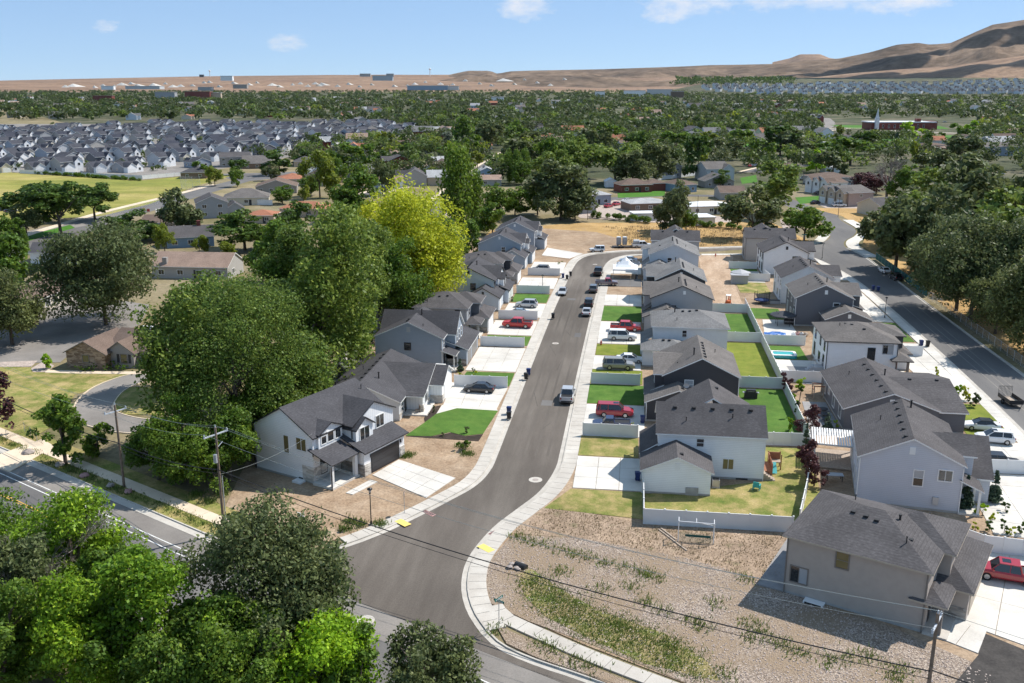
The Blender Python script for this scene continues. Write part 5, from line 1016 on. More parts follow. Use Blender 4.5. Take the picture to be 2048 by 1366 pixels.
# ------------------------------------------------------------------ bins, lamps, poles, wires, signs
def bin_(px, py, col, lab, z=Z_WALK, rz=0.0):
    p = at(px, py, z); o = thing('wheelie_bin', lab, 'bin', (p.x, p.y, z), R(rz), 'wheeled rubbish bins')
    m = MB(); a = [(-.24, -.26), (.24, -.26), (.24, .26), (-.24, .26)]
    for i in range(4):
        j = (i + 1) % 4; u, v = a[i], a[j]; m.poly([(u[0], u[1], .08), (v[0], v[1], .08), (v[0] * 1.3, v[1] * 1.3, 1.0), (u[0] * 1.3, u[1] * 1.3, 1.0)])
    m.poly([(x, y, .08) for x, y in a]); m.build('body', 'm_bin_' + col, o)
    MB().box(-.35, .35, -.37, .37, 1.0, 1.07).box(-.26, .26, -.28, .28, 1.07, 1.12).build('lid', 'm_bin_' + col, o); MB().tube((-.3, .4, 1.0), (.3, .4, 1.0), .025, n=6).build('handle', 'm_bin_' + col, o)
    for s_ in (-1, 1): MB().tube((s_ * .3, .25, .13), (s_ * .22, .25, .13), .13, n=8).build('wheel', 'm_tyre', o)
for a in ((1018, 828, 'blue', 'blue bin at the left kerb, upper of the nearest pair'), (1018, 838, 'black', 'black bin at the left kerb, lower of the nearest pair'), (1057, 750, 'blue', 'blue bin at the left kerb, right of the second pair'), (1052, 759, 'black', 'black bin at the left kerb, left of the second pair'), (1106, 637, 'black', 'single black bin at the left kerb near the red pickup'),
          (1126, 556, 'blue', 'blue bin fallen at the far left kerb'), (1134, 559, 'black', 'black bin in the middle of the far left kerb trio'), (1141, 552, 'black', 'rightmost black bin of the far left kerb trio'), (1275, 961, 'blue', 'blue bin beside the garage of the nearest middle house'), (1285, 846, 'blue', 'large blue bin beside the charcoal house garage'), (1273, 562 - 4, 'black', 'black bin under the white canopy'),
          (1746, 580, 'blue', 'blue bin at the right road kerb, left of two'), (1756, 582, 'blue', 'blue bin at the right road kerb, right of two'), (1842, 692, 'blue', 'blue bin behind the white front fence, left of two'), (1855, 693, 'black', 'dark bin behind the white front fence, right of two'), (1951, 1168, 'blue', 'blue bin beside the red pickup and taupe house')): bin_(*a)
def lamp(px, py, lab, h=4.3):
    p = at(px, py, .1); o = thing('street_lamp', lab, 'street lamp', (p.x, p.y, .1), 0, 'black street lamps')
    MB().tube((0, 0, -.1), (0, 0, .12), .26, n=12).build('footing', 'm_concrete', o)
    MB().tube((0, 0, .1), (0, 0, .5), .13, .09, 10).tube((0, 0, .5), (0, 0, h - .55), .065, .05, 8).tube((0, 0, h - .62), (0, 0, h - .5), .11, n=10).build('post', 'm_black_paint', o)
    MB().tube((0, 0, h - .5), (0, 0, h - .15), .1, .17, 10).build('lantern', 'm_galv', o); MB().tube((0, 0, h - .15), (0, 0, h - .05), .3, .27, 14).tube((0, 0, h - .05), (0, 0, h + .08), .2, .05, 12).build('hood', 'm_black_paint', o)
lamp(742.5, 1050, 'black street lamp on the bare dirt before the white corner house'); lamp(1085, 587, 'black street lamp by the sixth left house drive'); lamp(1275, 489, 'black street lamp by the dry straw lot at the far bend'); lamp(1644, 518, 'black street lamp by the right side road bend'); lamp(1769, 636, 'black street lamp in the rock bed on the right lawn')
def pole(px, py, h, lab, arm=2.4, az=0.0, r=.16, cat='utility pole', base=None, kit=True):
    p = base or at(px, py); o = thing('utility_pole', lab, cat, (p[0], p[1], 0), R(az), 'wooden utility poles')
    MB().tube((0, 0, -.3), (0, 0, h), r, r * .72, 10).build('pole_shaft', 'm_wood_pole', o)
    if arm:
        c = MB().box(-arm / 2, arm / 2, -.06, .06, h - .85, h - .73).build('crossarm', 'm_insulator', o)
        for x in (-arm / 2 + .1, arm / 2 - .1): MB().tube((x, 0, h - .73), (x, 0, h - .45), .07, .05, 8).tube((x, 0, h - .66), (x, 0, h - .6), .1, n=8).build('insulator', 'm_insulator', o)
        MB().tube((0, 0, h), (0, 0, h + .25), .07, .05, 8).build('insulator', 'm_insulator', o)
    if kit:
        MB().tube((-.3, 0, h - 3.8), (-.3, 0, h - 2.9), .2, n=12).build('transformer', 'm_galv', o); MB().tube((.12, 0, h - 2.2), (.75, 0, h - 1.8), .04, n=6).build('bracket', 'm_insulator', o); MB().tube((.24, -.1, 0), (.24, -.1, h * .55), .06, n=8).build('conduit', 'm_galv', o)
    return o, Vector((p[0], p[1], h))
AZ = 62.0
_, pA = pole(449, 1068, 12.0, 'wooden utility pole with crossarm and transformer before the white corner house', 3.0, AZ)
_, pB = pole(248.7, 975.5, 10.3, 'wooden utility pole with crossarm beside the left driveway lawn', 2.8, AZ, kit=False)
pc = at(1877, 1222, 11.2); _, pC = pole(0, 0, 11.0, 'wooden utility pole at the bottom right before the taupe house', 2.8, AZ, base=(pc.x, pc.y), kit=False)
pd = pB + (pB - pA) * 1.9; _, pD = pole(0, 0, 10.3, 'wooden utility pole out at the left edge', 2.8, AZ, base=(pd.x, pd.y), kit=False); pD = Vector((pd.x, pd.y, 10.3))
for a in ((1175, 440, 10.5, 'wooden pole at the hedge left of the white-roofed sheds', 0), (1393, 459, 11, 'wooden pole in the hedge right of the white-roofed sheds', 0), (1676, 434, 9.5, 'slender pole at the road corner before the townhouses', 0), (1751, 489, 10.5, 'slender pole at the end of the green screened fence', 0), (1294, 355, 8, 'slender grey light pole by the beige two-storey house', 0), (1668, 268, 12, 'slender pole left of the brick church', 0), (1740, 272, 13, 'slender pole before the brick church', 0), (1788, 300, 12, 'slender pole right of the pine by the church', 0), (1605, 372, 9, 'slender pole by the silver pickup street', 0), (325, 480, 9, 'thin light pole between the left trees', 0)):
    pole(a[0], a[1], a[2], a[3], a[4], 0, .1, kit=False)
def wire(a, b, sag, r, lab, mat='m_wire'):
    m = MB(); prev = None
    for i in range(25):
        t = i / 24; p = a.lerp(b, t); p.z -= 4 * sag * t * (1 - t)
        if prev is not None: m.tube(prev, p, r, n=5, cap=False)
        prev = p
    tag(m.build('overhead_wire', mat), lab, 'wire', 'overhead wires between the utility poles')
ah = Vector((math.cos(R(AZ)), math.sin(R(AZ)), 0))
for a, b, tx, sag in ((pD, pB, 'left of the left pole', .9), (pB, pA, 'between the two left poles', .7), (pA, pC, 'across the new street', 1.9)):
    for k, w_ in ((-1.3, 'near crossarm wire'), (0, 'pole-top wire'), (1.3, 'far crossarm wire')):
        dz = -.45 if k else .2; wire(a + ah * k + Vector((0, 0, dz)), b + ah * k + Vector((0, 0, dz)), sag, .016, 'thin pale ' + w_ + ' ' + tx, 'm_wire_light')
    wire(a + Vector((0, 0, -4.6)) - ah * .2, b + Vector((0, 0, -4.6 if b is not pC else -4.4)) - ah * .2, sag * .8, .05, 'thick black cable ' + tx); wire(a + Vector((0, 0, -5.1)) - ah * .2, b + Vector((0, 0, -5.0)) - ah * .2, sag * .8, .025, 'lower black cable ' + tx)
pe = pC + (pC - pA) * .8; wire(pC + Vector((0, 0, -4.4)), pe + Vector((0, 0, -4)), 1.2, .05, 'thick black cable leaving the picture at the bottom right'); wire(pC + Vector((0, 0, .2)), pe, 1.2, .016, 'thin pale wire leaving at the bottom right', 'm_wire_light')
wire(pA + Vector((0, 0, -5.2)), Vector((-36.5, 99.5, 6.5)), .6, .016, 'thin service wire from the pole to the white corner house', 'm_wire_light')

p = at(998, 1262); o = thing('street_name_sign', 'green street name sign on a thin post at the gravel corner', 'street sign', (p.x, p.y, .1))
MB().tube((0, 0, 0), (0, 0, 2.95), .035, n=8).build('post', 'm_galv', o)
for a, z in ((-28, 2.7), (60, 2.95)):
    q = MB().box(-.55, .55, -.015, .015, z, z + .23).build('sign_blade', 'm_green_sign', o, None, R(a)); MB().box(-.42, .42, -.019, -.016, z + .07, z + .15).box(-.42, .42, .016, .019, z + .07, z + .15).build('lettering', 'm_trim_white', q)
p = at(1607, 490); o = thing('street_name_sign', 'small pale street sign beside the greige far house', 'street sign', (p.x, p.y, .1)); MB().tube((0, 0, 0), (0, 0, 3), .04, n=6).build('post', 'm_galv', o); MB().box(-.7, .7, -.02, .02, 2.8, 3.1).build('sign_blade', 'm_green_sign', o)
p = at(809, 1029); o = thing('stop_sign', 'stop sign seen edge-on by the left corner pavement', 'stop sign', (p.x, p.y, .1), R(106)); MB().tube((0, 0, 0), (0, 0, 2.6), .035, n=8).build('post', 'm_galv', o)
q = MB(); c8 = [(.38 * math.cos(math.pi * (i + .5) / 4), .38 * math.sin(math.pi * (i + .5) / 4)) for i in range(8)]
for y0, y1, k, mm in ((-.05, -.035, 1, 1), (-.056, -.05, .92, 0)):
    ring = [[(x * k, y, 2.35 + z * k) for x, z in c8] for y in (y0, y1)]
    q.poly(ring[0], mm).poly(ring[1][::-1], mm)
    for i in range(8): q.poly([ring[0][i], ring[0][(i + 1) % 8], ring[1][(i + 1) % 8], ring[1][i]], mm)
plate = q.build('sign_plate', ['m_red', 'm_trim_white'], o)
tc_ = bpy.data.curves.new('lettering', 'FONT'); tc_.body = 'STOP'; tc_.size = .26; tc_.align_x = 'CENTER'; tc_.align_y = 'CENTER'; tc_.extrude = .002; tc_.materials.append(M('m_trim_white'))
t_ = bpy.data.objects.new('lettering', tc_); COL.objects.link(t_); bpy.context.view_layer.update(); tm_ = bpy.data.meshes.new_from_object(t_); bpy.data.objects.remove(t_); t_ = put('lettering', tm_, plate, (0, -.06, 2.35)); t_.rotation_euler = (R(90), 0, 0)
p = at(609, 1058); o = thing('house_sale_sign', 'white yard sign post with hanging board on the dirt by the corner tree', 'yard sign', (p.x, p.y, .1), R(-25)); MB().box(-.05, .05, -.05, .05, 0, 1.9).box(-.95, .05, -.04, .04, 1.55, 1.63).build('post', 'm_trim_white', o); MB().box(-.85, -.1, -.02, .02, .85, 1.5).build('board', 'm_trim_white', o)
for px, py, mt, lab in ((289, 432, 'm_dome_yellow', 'yellow warning sign beside the field road'), (298, 434, 'm_red', 'small red and white sign beside the field road'), (228, 452, 'm_green_sign', 'small green sign at the field road junction')):
    p = at(px, py); o = thing('road_sign', lab, 'road sign', (p.x, p.y, 0)); MB().tube((0, 0, 0), (0, 0, 2.8), .05, n=6).build('post', 'm_galv', o); MB().box(-.5, .5, -.03, .03, 1.9, 2.9).build('sign_plate', mt, o)
for px, py, lab in ((1202, 690, 'red fire hydrant at the edge of the right sidewalk lawn'), (1431, 513, 'red fire hydrant by the far cross road')):
    p = at(px, py, .12); o = thing('fire_hydrant', lab, 'hydrant', (p.x, p.y, .12)); MB().tube((0, 0, 0), (0, 0, .7), .14, .13, 10).ball((0, 0, .7), .15, 10).tube((-.24, 0, .5), (.24, 0, .5), .07, n=8).build('body', 'm_red', o); MB().tube((0, 0, .84), (0, 0, .92), .05, n=6).build('cap', 'm_red', o)

# ------------------------------------------------------------------ things in the yards and on the lots
o = thing('soccer_goal', 'white pipe soccer goal frame with torn green net before the fence', 'soccer goal', (*at(1391, 1088).to_2d(), .12), R(-3))
q = MB()
for x in (-1.8, 1.8): q.tube((x, 0, 0), (x, 0, 2.3), .05, n=8); q.tube((x, 0, 2.3), (x, 1.2, 2.2), .04, n=6); q.tube((x, 1.2, 2.2), (x, 1.4, 0), .04, n=6)
q.tube((-1.8, 0, 2.3), (1.8, 0, 2.3), .05, n=8).tube((0, 0, 2.3), (1.8, 1.3, 1.5), .03, n=6).tube((0, 0, 2.3), (0, 1.2, 2.2), .03, n=6); q.build('frame', 'm_trim_white', o)
q = MB(); [q.box(-1.7 + i * .17, -1.69 + i * .17, .1, .12, .0, 1.0) for i in range(21)]; [q.box(-1.7, 1.75, .1, .12, .05 + i * .1, .06 + i * .1) for i in range(10)]; q.box(-1.1, 1.5, .1, .13, .6, .85); q.build('net', 'm_green_screen', o)
for a, b, lab in (((1317, 1059), (1374, 1102), 'long weathered plank lying on the dry weeds, lower of two'), ((1322, 1057), (1352, 1080), 'shorter weathered plank lying on the dry weeds, upper of two')):
    p0, p1 = at(*a, .14), at(*b, .14); tag(MB().tube(p0, p1, .12, n=4).build('plank', 'm_wood_old'), lab, 'plank', 'planks on the weedy lot')
o = thing('culvert', 'dark culvert pipe mouth with broken concrete in the ditch', 'culvert', (*at(1046, 1140).to_2d(), .1), R(20)); MB().tube((-.5, .9, .1), (.3, -.1, .14), .34, n=14).build('pipe', 'm_plastic_dark', o)
random.seed(5)
for i in range(7): MB().ball((-1.3 + random.random() * 1.4, -.2 + random.random() * 1.3, .12), .22 + .16 * random.random(), 6, 0, .7).build('rubble', 'm_rock', o)
for i, (px, py, r, mt) in enumerate(((56, 907, .75, 'm_rock'), (120, 932, .6, 'm_rock'), (169, 953, .55, 'm_rock_pink'), (221, 973, .5, 'm_rock'), (257, 985, .5, 'm_rock_pink'))):
    p = at(px, py, .1); m = MB().ball((0, 0, .15), r, 8, 0, .6); m.v = [(x * (1 + .25 * random.uniform(-1, 1)), y * (1 + .25 * random.uniform(-1, 1)), z * (1 + .2 * random.uniform(-1, 1))) for x, y, z in m.v]
    tag(m.build('boulder', mt, None, (p.x, p.y, .1)), ('pink' if 'pink' in mt else 'grey') + ' boulder on the verge of the main road, number %s from the left edge' % ('one', 'two', 'three', 'four', 'five')[i], 'boulder', 'boulders on the verge')
# canopy tent
p = at(1250, 556, .1); o = thing('canopy_tent', 'white peaked canopy tent on the drive of the fifth middle house', 'canopy', (p.x, p.y + 1.5, .15))
m = MB(); n_ = 8
def tent(u, v):
    r = max(abs(u), abs(v)); return (u * 3.0, v * 3.0, 2.4 + 2.7 * (1 - r) ** 1.6)
for i in range(n_):
    for j in range(n_):
        c = [(-1 + 2 * i / n_, -1 + 2 * j / n_), (-1 + 2 * (i + 1) / n_, -1 + 2 * j / n_), (-1 + 2 * (i + 1) / n_, -1 + 2 * (j + 1) / n_), (-1 + 2 * i / n_, -1 + 2 * (j + 1) / n_)]; m.poly([tent(*q) for q in c])
for s_ in (-3, 3): m.box(-3, 3, s_ - .02, s_ + .02, 2.0, 2.3); m.box(s_ - .02, s_ + .02, -3, 3, 2.0, 2.3)
m.build('canopy', 'm_tent', o)
for x in (-2.9, 2.9):
    for y in (-2.9, 2.9): MB().tube((x, y, 0), (x, y, 2.2), .04, n=6).build('leg', 'm_trim_white', o)
# pool, play set, chair, grill, etc
p = at(1566, 712, .2); o = thing('paddling_pool', 'turquoise and white inflatable pool on the small lawn', 'pool', (p.x, p.y, .16))
def roundrect(w, d, r, n=5): return [(sx * (w - r) + r * math.cos(a), sy * (d - r) + r * math.sin(a)) for sx, sy, a0 in ((1, 1, 0), (-1, 1, 90), (-1, -1, 180), (1, -1, 270)) for a in [R(a0 + 90 * k / n) for k in range(n + 1)]]
A, B, C = roundrect(2.2, 1.45, .5), roundrect(1.75, 1.0, .4), roundrect(1.7, .95, .4)
m = MB().prism(A, 0, .5); m.build('wall', 'm_teal', o); q = MB()
for i in range(len(A)): j = (i + 1) % len(A); q.poly([(*A[i], .6), (*A[j], .6), (*B[j], .6), (*B[i], .6)]); q.poly([(*A[i], .5), (*A[j], .5), (*A[j], .6), (*A[i], .6)]); q.poly([(*B[i], .6), (*B[j], .6), (*B[j], .505), (*B[i], .505)])
q.build('rim', 'm_trim_white', o); MB().prism(C, .5, .506).build('water', 'm_teal', o)
p = at(1548, 936, .14); o = thing('play_set', 'small wooden play set with blue slide in the near back yard', 'play set', (p.x, p.y, .14))
for x in (-.7, .7):
    for y in (-.5, .6): MB().box(x - .06, x + .06, y - .06, y + .06, 0, 2.0).build('post', 'm_wood_red', o)
MB().box(-.7, .7, -.5, .6, .9, 1.0).build('deck', 'm_wood_old', o); MB().box(-.75, .75, .5, .6, 1.0, 1.9).box(-.75, -.65, -.5, .6, 1.0, 1.9).build('side_wall', 'm_wood_red', o); MB().poly([(-.5, -.5, 1.0), (.1, -.5, 1.0), (.1, -2.0, .12), (-.5, -2.0, .12)]).box(-.55, -.48, -2, -.5, .1, .3).build('slide', 'm_teal', o)
p = at(1513, 979, .14); o = thing('garden_chair', 'turquoise garden chair beside the white house wall', 'chair', (p.x, p.y, .14), R(160))
MB().box(-.35, .35, -.35, .3, .35, .42).build('seat', 'm_teal', o); MB().box(-.35, .35, .28, .36, .4, 1.05).build('backrest', 'm_teal', o)
for x in (-.36, .36): MB().box(x - .06, x + .06, -.4, .3, .6, .66).build('armrest', 'm_teal', o); [MB().box(x - .05, x + .05, y - .05, y + .05, 0, .6).build('leg', 'm_teal', o) for y in (-.33, .28)]
def box_thing(name, lab, cat, px, py, sx, sy, sz, mat, parts=(), rz=0., z=.14):
    p = at(px, py, z); o = thing(name, lab, cat, (p.x, p.y, z), R(rz)); MB().box(-sx / 2, sx / 2, -sy / 2, sy / 2, 0, sz).build('body', mat, o)
    for nm, b, mt in parts: MB().box(*b).build(nm, mt, o)
    return o
box_thing('air_conditioner', 'grey air conditioning unit beside the nearest white garage', 'air conditioner', 1431, 973, .85, .85, .95, 'm_metal', [('fan_grille', (-.36, .36, -.36, .36, .95, .99), 'm_vent'), ('base', (-.5, .5, -.5, .5, -.05, 0.02), 'm_concrete')])
box_thing('barbecue', 'dark barbecue grill on the patio slab by the charcoal house', 'grill', 1501, 796, 1.9, .7, .95, 'm_plastic_dark', [('lid', (-.7, .7, -.3, .3, .95, 1.35), 'm_trim_dark'), ('shelf', (-1.2, 1.2, -.3, .3, .85, .93), 'm_metal'), ('handle', (-.5, .5, -.38, -.33, 1.1, 1.15), 'm_metal')])
box_thing('storage_box', 'grey outdoor storage boxes by the back steps of the sixth right house', 'box', 1549, 607, 2.0, 1.0, .7, 'm_trim_grey', [('lid', (-1.05, 1.05, -.55, .55, .7, .78), 'm_trim_dark')])
p = at(1660, 925, .14); o = thing('pergola', 'white slatted pergola over the deck by the lavender house', 'pergola', (p.x + .6, p.y + 1.2, .14), R(-9))
for x in (-2.4, 2.2):
    for y in (-2.2, 2.6): MB().box(x - .1, x + .1, y - .1, y + .1, 0, 2.6).build('post', 'm_trim_white', o)
for y in (-2.3, 2.7): MB().box(-2.8, 2.6, y - .08, y + .08, 2.6, 2.8).build('beam', 'm_trim_white', o)
for i in range(18): MB().box(-2.8 + i * .305, -2.62 + i * .305, -2.7, 3.1, 2.8, 2.95).build('slat', 'm_trim_white', o)
MB().box(-2.6, 2.4, -3.4, 3.0, .02, .16).build('deck', 'm_wood_old', o)
p = at(1668, 960, .3); o = thing('patio_table', 'grey patio table with bench on the deck below the pergola', 'table', (p.x, p.y, .3)); MB().box(-1, 1, -.5, .5, .7, .76).build('table_top', 'm_trim_grey', o); [MB().box(x - .04, x + .04, y - .04, y + .04, 0, .7).build('leg', 'm_trim_dark', o) for x in (-.85, .85) for y in (-.4, .4)]
def umbrella(px, py, r, h, mat, lab, posts=False):
    p = at(px, py, .15); o = thing('patio_umbrella' if not posts else 'gazebo', lab, 'umbrella' if not posts else 'gazebo', (p.x, p.y, .15)); m = MB(); n = 8
    for i in range(n):
        a, b = 2 * math.pi * i / n, 2 * math.pi * (i + 1) / n; m.poly([(0, 0, h), (r * math.cos(a), r * math.sin(a), h - r * .3), (r * math.cos(b), r * math.sin(b), h - r * .3)]); m.poly([(r * math.cos(a), r * math.sin(a), h - r * .3), (r * math.cos(b), r * math.sin(b), h - r * .3), (r * math.cos(b), r * math.sin(b), h - r * .3 - .2), (r * math.cos(a), r * math.sin(a), h - r * .3 - .2)])
    m.build('canopy', mat, o); m = MB()
    for i in range(4 if posts else 1):
        x, y = (r * .62 * math.cos(R(45 + 90 * i)), r * .62 * math.sin(R(45 + 90 * i))) if posts else (0, 0); MB().tube((x, y, 0), (x, y, h - .3), .05, n=8).build('post', 'm_trim_dark', o)
umbrella(1565, 650, 2.6, 2.9, 'm_board_dark', 'dark grey gazebo canopy on the patio of the fifth right house', True); umbrella(1480, 562, 2.4, 2.9, 'm_trim_grey', 'pale grey patio umbrella in the yard of the seventh right house'); box_thing('pavilion', 'grey box pavilion beside the pale patio umbrella', 'pavilion', 1478, 566, 3.8, 2.2, 1.9, 'm_board_grey', [('roof', (-2.1, 2.1, -1.3, 1.3, 1.9, 2.1), 'm_trim_grey')])
o = box_thing('outdoor_sofa', 'dark wicker sofa under the dark gazebo', 'sofa', 1578, 648, 1.9, .9, .45, 'm_plastic_dark', [('backrest', (-.95, .95, .3, .5, .45, .95), 'm_plastic_dark'), ('cushion', (-.85, .85, -.4, .28, .45, .58), 'm_trim_grey')])
p = at(1523, 606, .14); o = thing('trampoline', 'dark blue trampoline with net enclosure in the dirt yard', 'trampoline', (p.x, p.y, .14)); n = 12; q = MB(); disc('bed', (0, 0), 1.5, .75, 'm_bin_blue', o)
for i in range(n):
    a, b = 2 * math.pi * i / n, 2 * math.pi * (i + 1) / n; q.poly([(1.6 * math.cos(a), 1.6 * math.sin(a), .6), (1.6 * math.cos(b), 1.6 * math.sin(b), .6), (1.6 * math.cos(b), 1.6 * math.sin(b), .85), (1.6 * math.cos(a), 1.6 * math.sin(a), .85)])
q.build('pad', 'm_bin_blue', o)
for i in range(6): a = 2 * math.pi * i / 6; MB().tube((1.6 * math.cos(a), 1.6 * math.sin(a), 0), (1.6 * math.cos(a), 1.6 * math.sin(a), 2.5), .04, n=6).build('post', 'm_black_paint', o)
q = MB()
for i in range(36): a = 2 * math.pi * i / 36; q.tube((1.55 * math.cos(a), 1.55 * math.sin(a), .8), (1.55 * math.cos(a), 1.55 * math.sin(a), 2.4), .012, n=3)
q.build('net', 'm_black_paint', o)
p = at(1456, 611, .14); o = thing('mini_excavator', 'small orange excavator with canopy in the bare dirt yard', 'excavator', (p.x, p.y, .14), R(80))
for s_ in (-.55, .55): MB().box(-.9, .9, s_ - .17, s_ + .17, 0, .45).build('track', 'm_tyre', o)
MB().box(-.8, .6, -.55, .55, .45, 1.1).build('body', 'm_orange', o); MB().box(-.6, .7, -.5, .5, 2.2, 2.3).build('canopy', 'm_tent', o); [MB().tube((x, y, 1.1), (x, y, 2.2), .035, n=6).build('post', 'm_black_paint', o) for x in (-.5, .6) for y in (-.45, .45)]
MB().tube((.6, 0, .9), (1.6, 0, 2.1), .12, .1, 6).tube((1.6, 0, 2.1), (2.3, 0, .9), .1, .08, 6).build('boom', 'm_orange', o); MB().box(2.0, 2.5, -.25, .25, .3, .8).build('bucket', 'm_vent', o); MB().box(-1.3, -.95, -.7, .7, .1, .5).build('blade', 'm_orange', o)
p = at(1550, 668, .16); m = MB(); random.seed(3); gz = {}
for i in range(9):
    for j in range(7): gz[i, j] = (-2 + i * .5 + random.uniform(-.1, .1), -1 + j * .33, .06 + random.random() * .28 * (0 < i < 8 and 0 < j < 6))
for i in range(8):
    for j in range(6): m.poly([gz[i, j], gz[i + 1, j], gz[i + 1, j + 1], gz[i, j + 1]])
tag(m.build('tarpaulin', 'm_tarp', None, (p.x, p.y, .16)), 'crumpled bright blue tarpaulin on the patio behind the white fence', 'tarpaulin')
random.seed(9)
for i, (px, py, mt, lab) in enumerate(((1587, 672, 'm_trim_white', 'white'), (1594, 670, 'm_rock_pink', 'pink'), (1603, 671, 'm_trim_grey', 'grey'), (1611, 672, 'm_wood_old', 'brown'))):
    p = at(px, py, .16); m = MB().ball((0, 0, .3), .5, 8, 0, .7); m.v = [(x * random.uniform(.8, 1.2), y * random.uniform(.8, 1.2), z * random.uniform(.8, 1.2)) for x, y, z in m.v]; tag(m.build('yard_clutter', mt, None, (p.x, p.y, .16)), lab + ' lump among the clutter beside the dark grey house steps', 'clutter', 'clutter behind the dark grey house')
p = at(1588, 733, .3); o = thing('back_steps', 'grey back steps with white railings at the hip-roofed white house', 'steps', (30.6, 154.2, .15))
for i in range(4): MB().box(-1.0 - .3 * i, -.7 - .3 * i, -.7, .7, 0, .9 - .22 * i).build('step', 'm_trim_grey', o)
MB().box(-.7, .78, -.9, .9, 0, .9).build('landing', 'm_trim_grey', o)
for y in (-.85, .85):
    q = MB().box(-.7, .75, y - .03, y + .03, 1.75, 1.82); [q.box(-.7 + .2 * i, -.66 + .2 * i, y - .02, y + .02, .9, 1.75) for i in range(8)]; q.build('railing', 'm_trim_white', o)
p = at(700, 748, .1); h = House('garden_shed', 'small grey-roofed garden shed behind the second left house', (-47.0, 139.0), -20, 'm_side_darkgrey', 'm_roof_grey', cat='shed'); h.gable(0, 3.2, 0, 4.2, 2.2, 3.1, 'y'); h.door('-y', 0, 1.6, .2)
o = thing('timber_frame', 'brown timber play frame beside the dark grey low house', 'timber frame', (28.3, 140.2, .14)); [MB().box(x - .07, x + .07, y - .07, y + .07, 0, 2.1).build('post', 'm_wood_old', o) for x in (-.8, .6) for y in (-.7, .7)]; MB().box(-.9, .7, -.8, -.68, 1.9, 2.05).box(-.9, .7, .68, .8, 1.9, 2.05).box(-.9, -.75, -.8, .8, 1.4, 1.5).build('beam', 'm_wood_red', o)
for i, (px, py) in enumerate(((1648, 832), (1650, 842), (1646, 822))):
    p = at(px, py, .16); o = thing('round_tub', 'dark round tub on the patio of the dark grey low house, %s of three' % ('middle', 'nearest', 'farthest')[i], 'tub', (p.x, p.y, .16), 0, 'round tubs on the side patio'); disc('tub', (0, 0), .62, .35, 'm_plastic_dark', o); disc('rim', (0, 0), .68, .4, 'm_trim_dark', o)
for nm, px, py in (('porch_chair', 836, 823),):
    p = at(px, py, .45); o = thing('porch_chair', 'pale wooden rocking chair on the porch of the second left house', 'chair', (p.x, p.y, .3), R(-60)); MB().box(-.3, .3, -.3, .3, .4, .47).build('seat', 'm_wood_old', o); MB().box(-.3, .3, .25, .32, .45, 1.1).build('backrest', 'm_wood_old', o); [MB().box(x - .03, x + .03, y - .03, y + .03, 0, .4).build('leg', 'm_wood_old', o) for x in (-.27, .27) for y in (-.27, .27)]
# ------------------------------------------------------------------ trees and shrubs
def quads_mesh(name, V, mat):
    """V: (n,4,3) array of quads -> one mesh"""
    n = len(V); me = bpy.data.meshes.new(name)
    me.vertices.add(n * 4); me.vertices.foreach_set('co', V.reshape(-1).astype(np.float32))
    me.loops.add(n * 4); me.loops.foreach_set('vertex_index', np.arange(n * 4, dtype=np.int32))
    me.polygons.add(n); me.polygons.foreach_set('loop_start', np.arange(0, n * 4, 4, dtype=np.int32)); me.polygons.foreach_set('loop_total', np.full(n, 4, dtype=np.int32))
    me.materials.append(M(mat)); me.update(calc_edges=True); return me
def unit(v): return v / np.maximum(np.linalg.norm(v, axis=-1, keepdims=True), 1e-6)
def leaves(rg, C, Rc, per, leaf, flat=.8, droop=0.0, up=.25):
    """leaf quads spread over the outer skin of the clumps C with radii Rc"""
    k = rg.choice(len(C), per, p=Rc ** 2 / (Rc ** 2).sum())
    d = unit(rg.normal(size=(per, 3)) + np.array([0, 0, up])); r = Rc[k, None] * (1 - .5 * rg.random((per, 1)) ** 2.2 + .1 * rg.normal(size=(per, 1)))
    P = C[k] + d * r * np.array([1, 1, flat]); P[:, 2] -= droop * rg.uniform(0, 1, per) ** 2 * Rc[k]
    nrm = unit(d * .7 + rg.normal(size=(per, 3)) * .6 + np.array([0, 0, .2])); t = unit(np.cross(nrm, rg.normal(size=(per, 3)))); b = np.cross(nrm, t)
    s = leaf * rg.uniform(.6, 1.35, (per, 1)); a_ = t * s * .5; b_ = b * s * .34
    if droop: a_ = unit(a_ + np.array([0, 0, -1]) * s * .25) * s * .55
    return np.stack([P - a_, P - a_ * .1 + b_, P + a_, P + a_ * .1 - b_], 1)
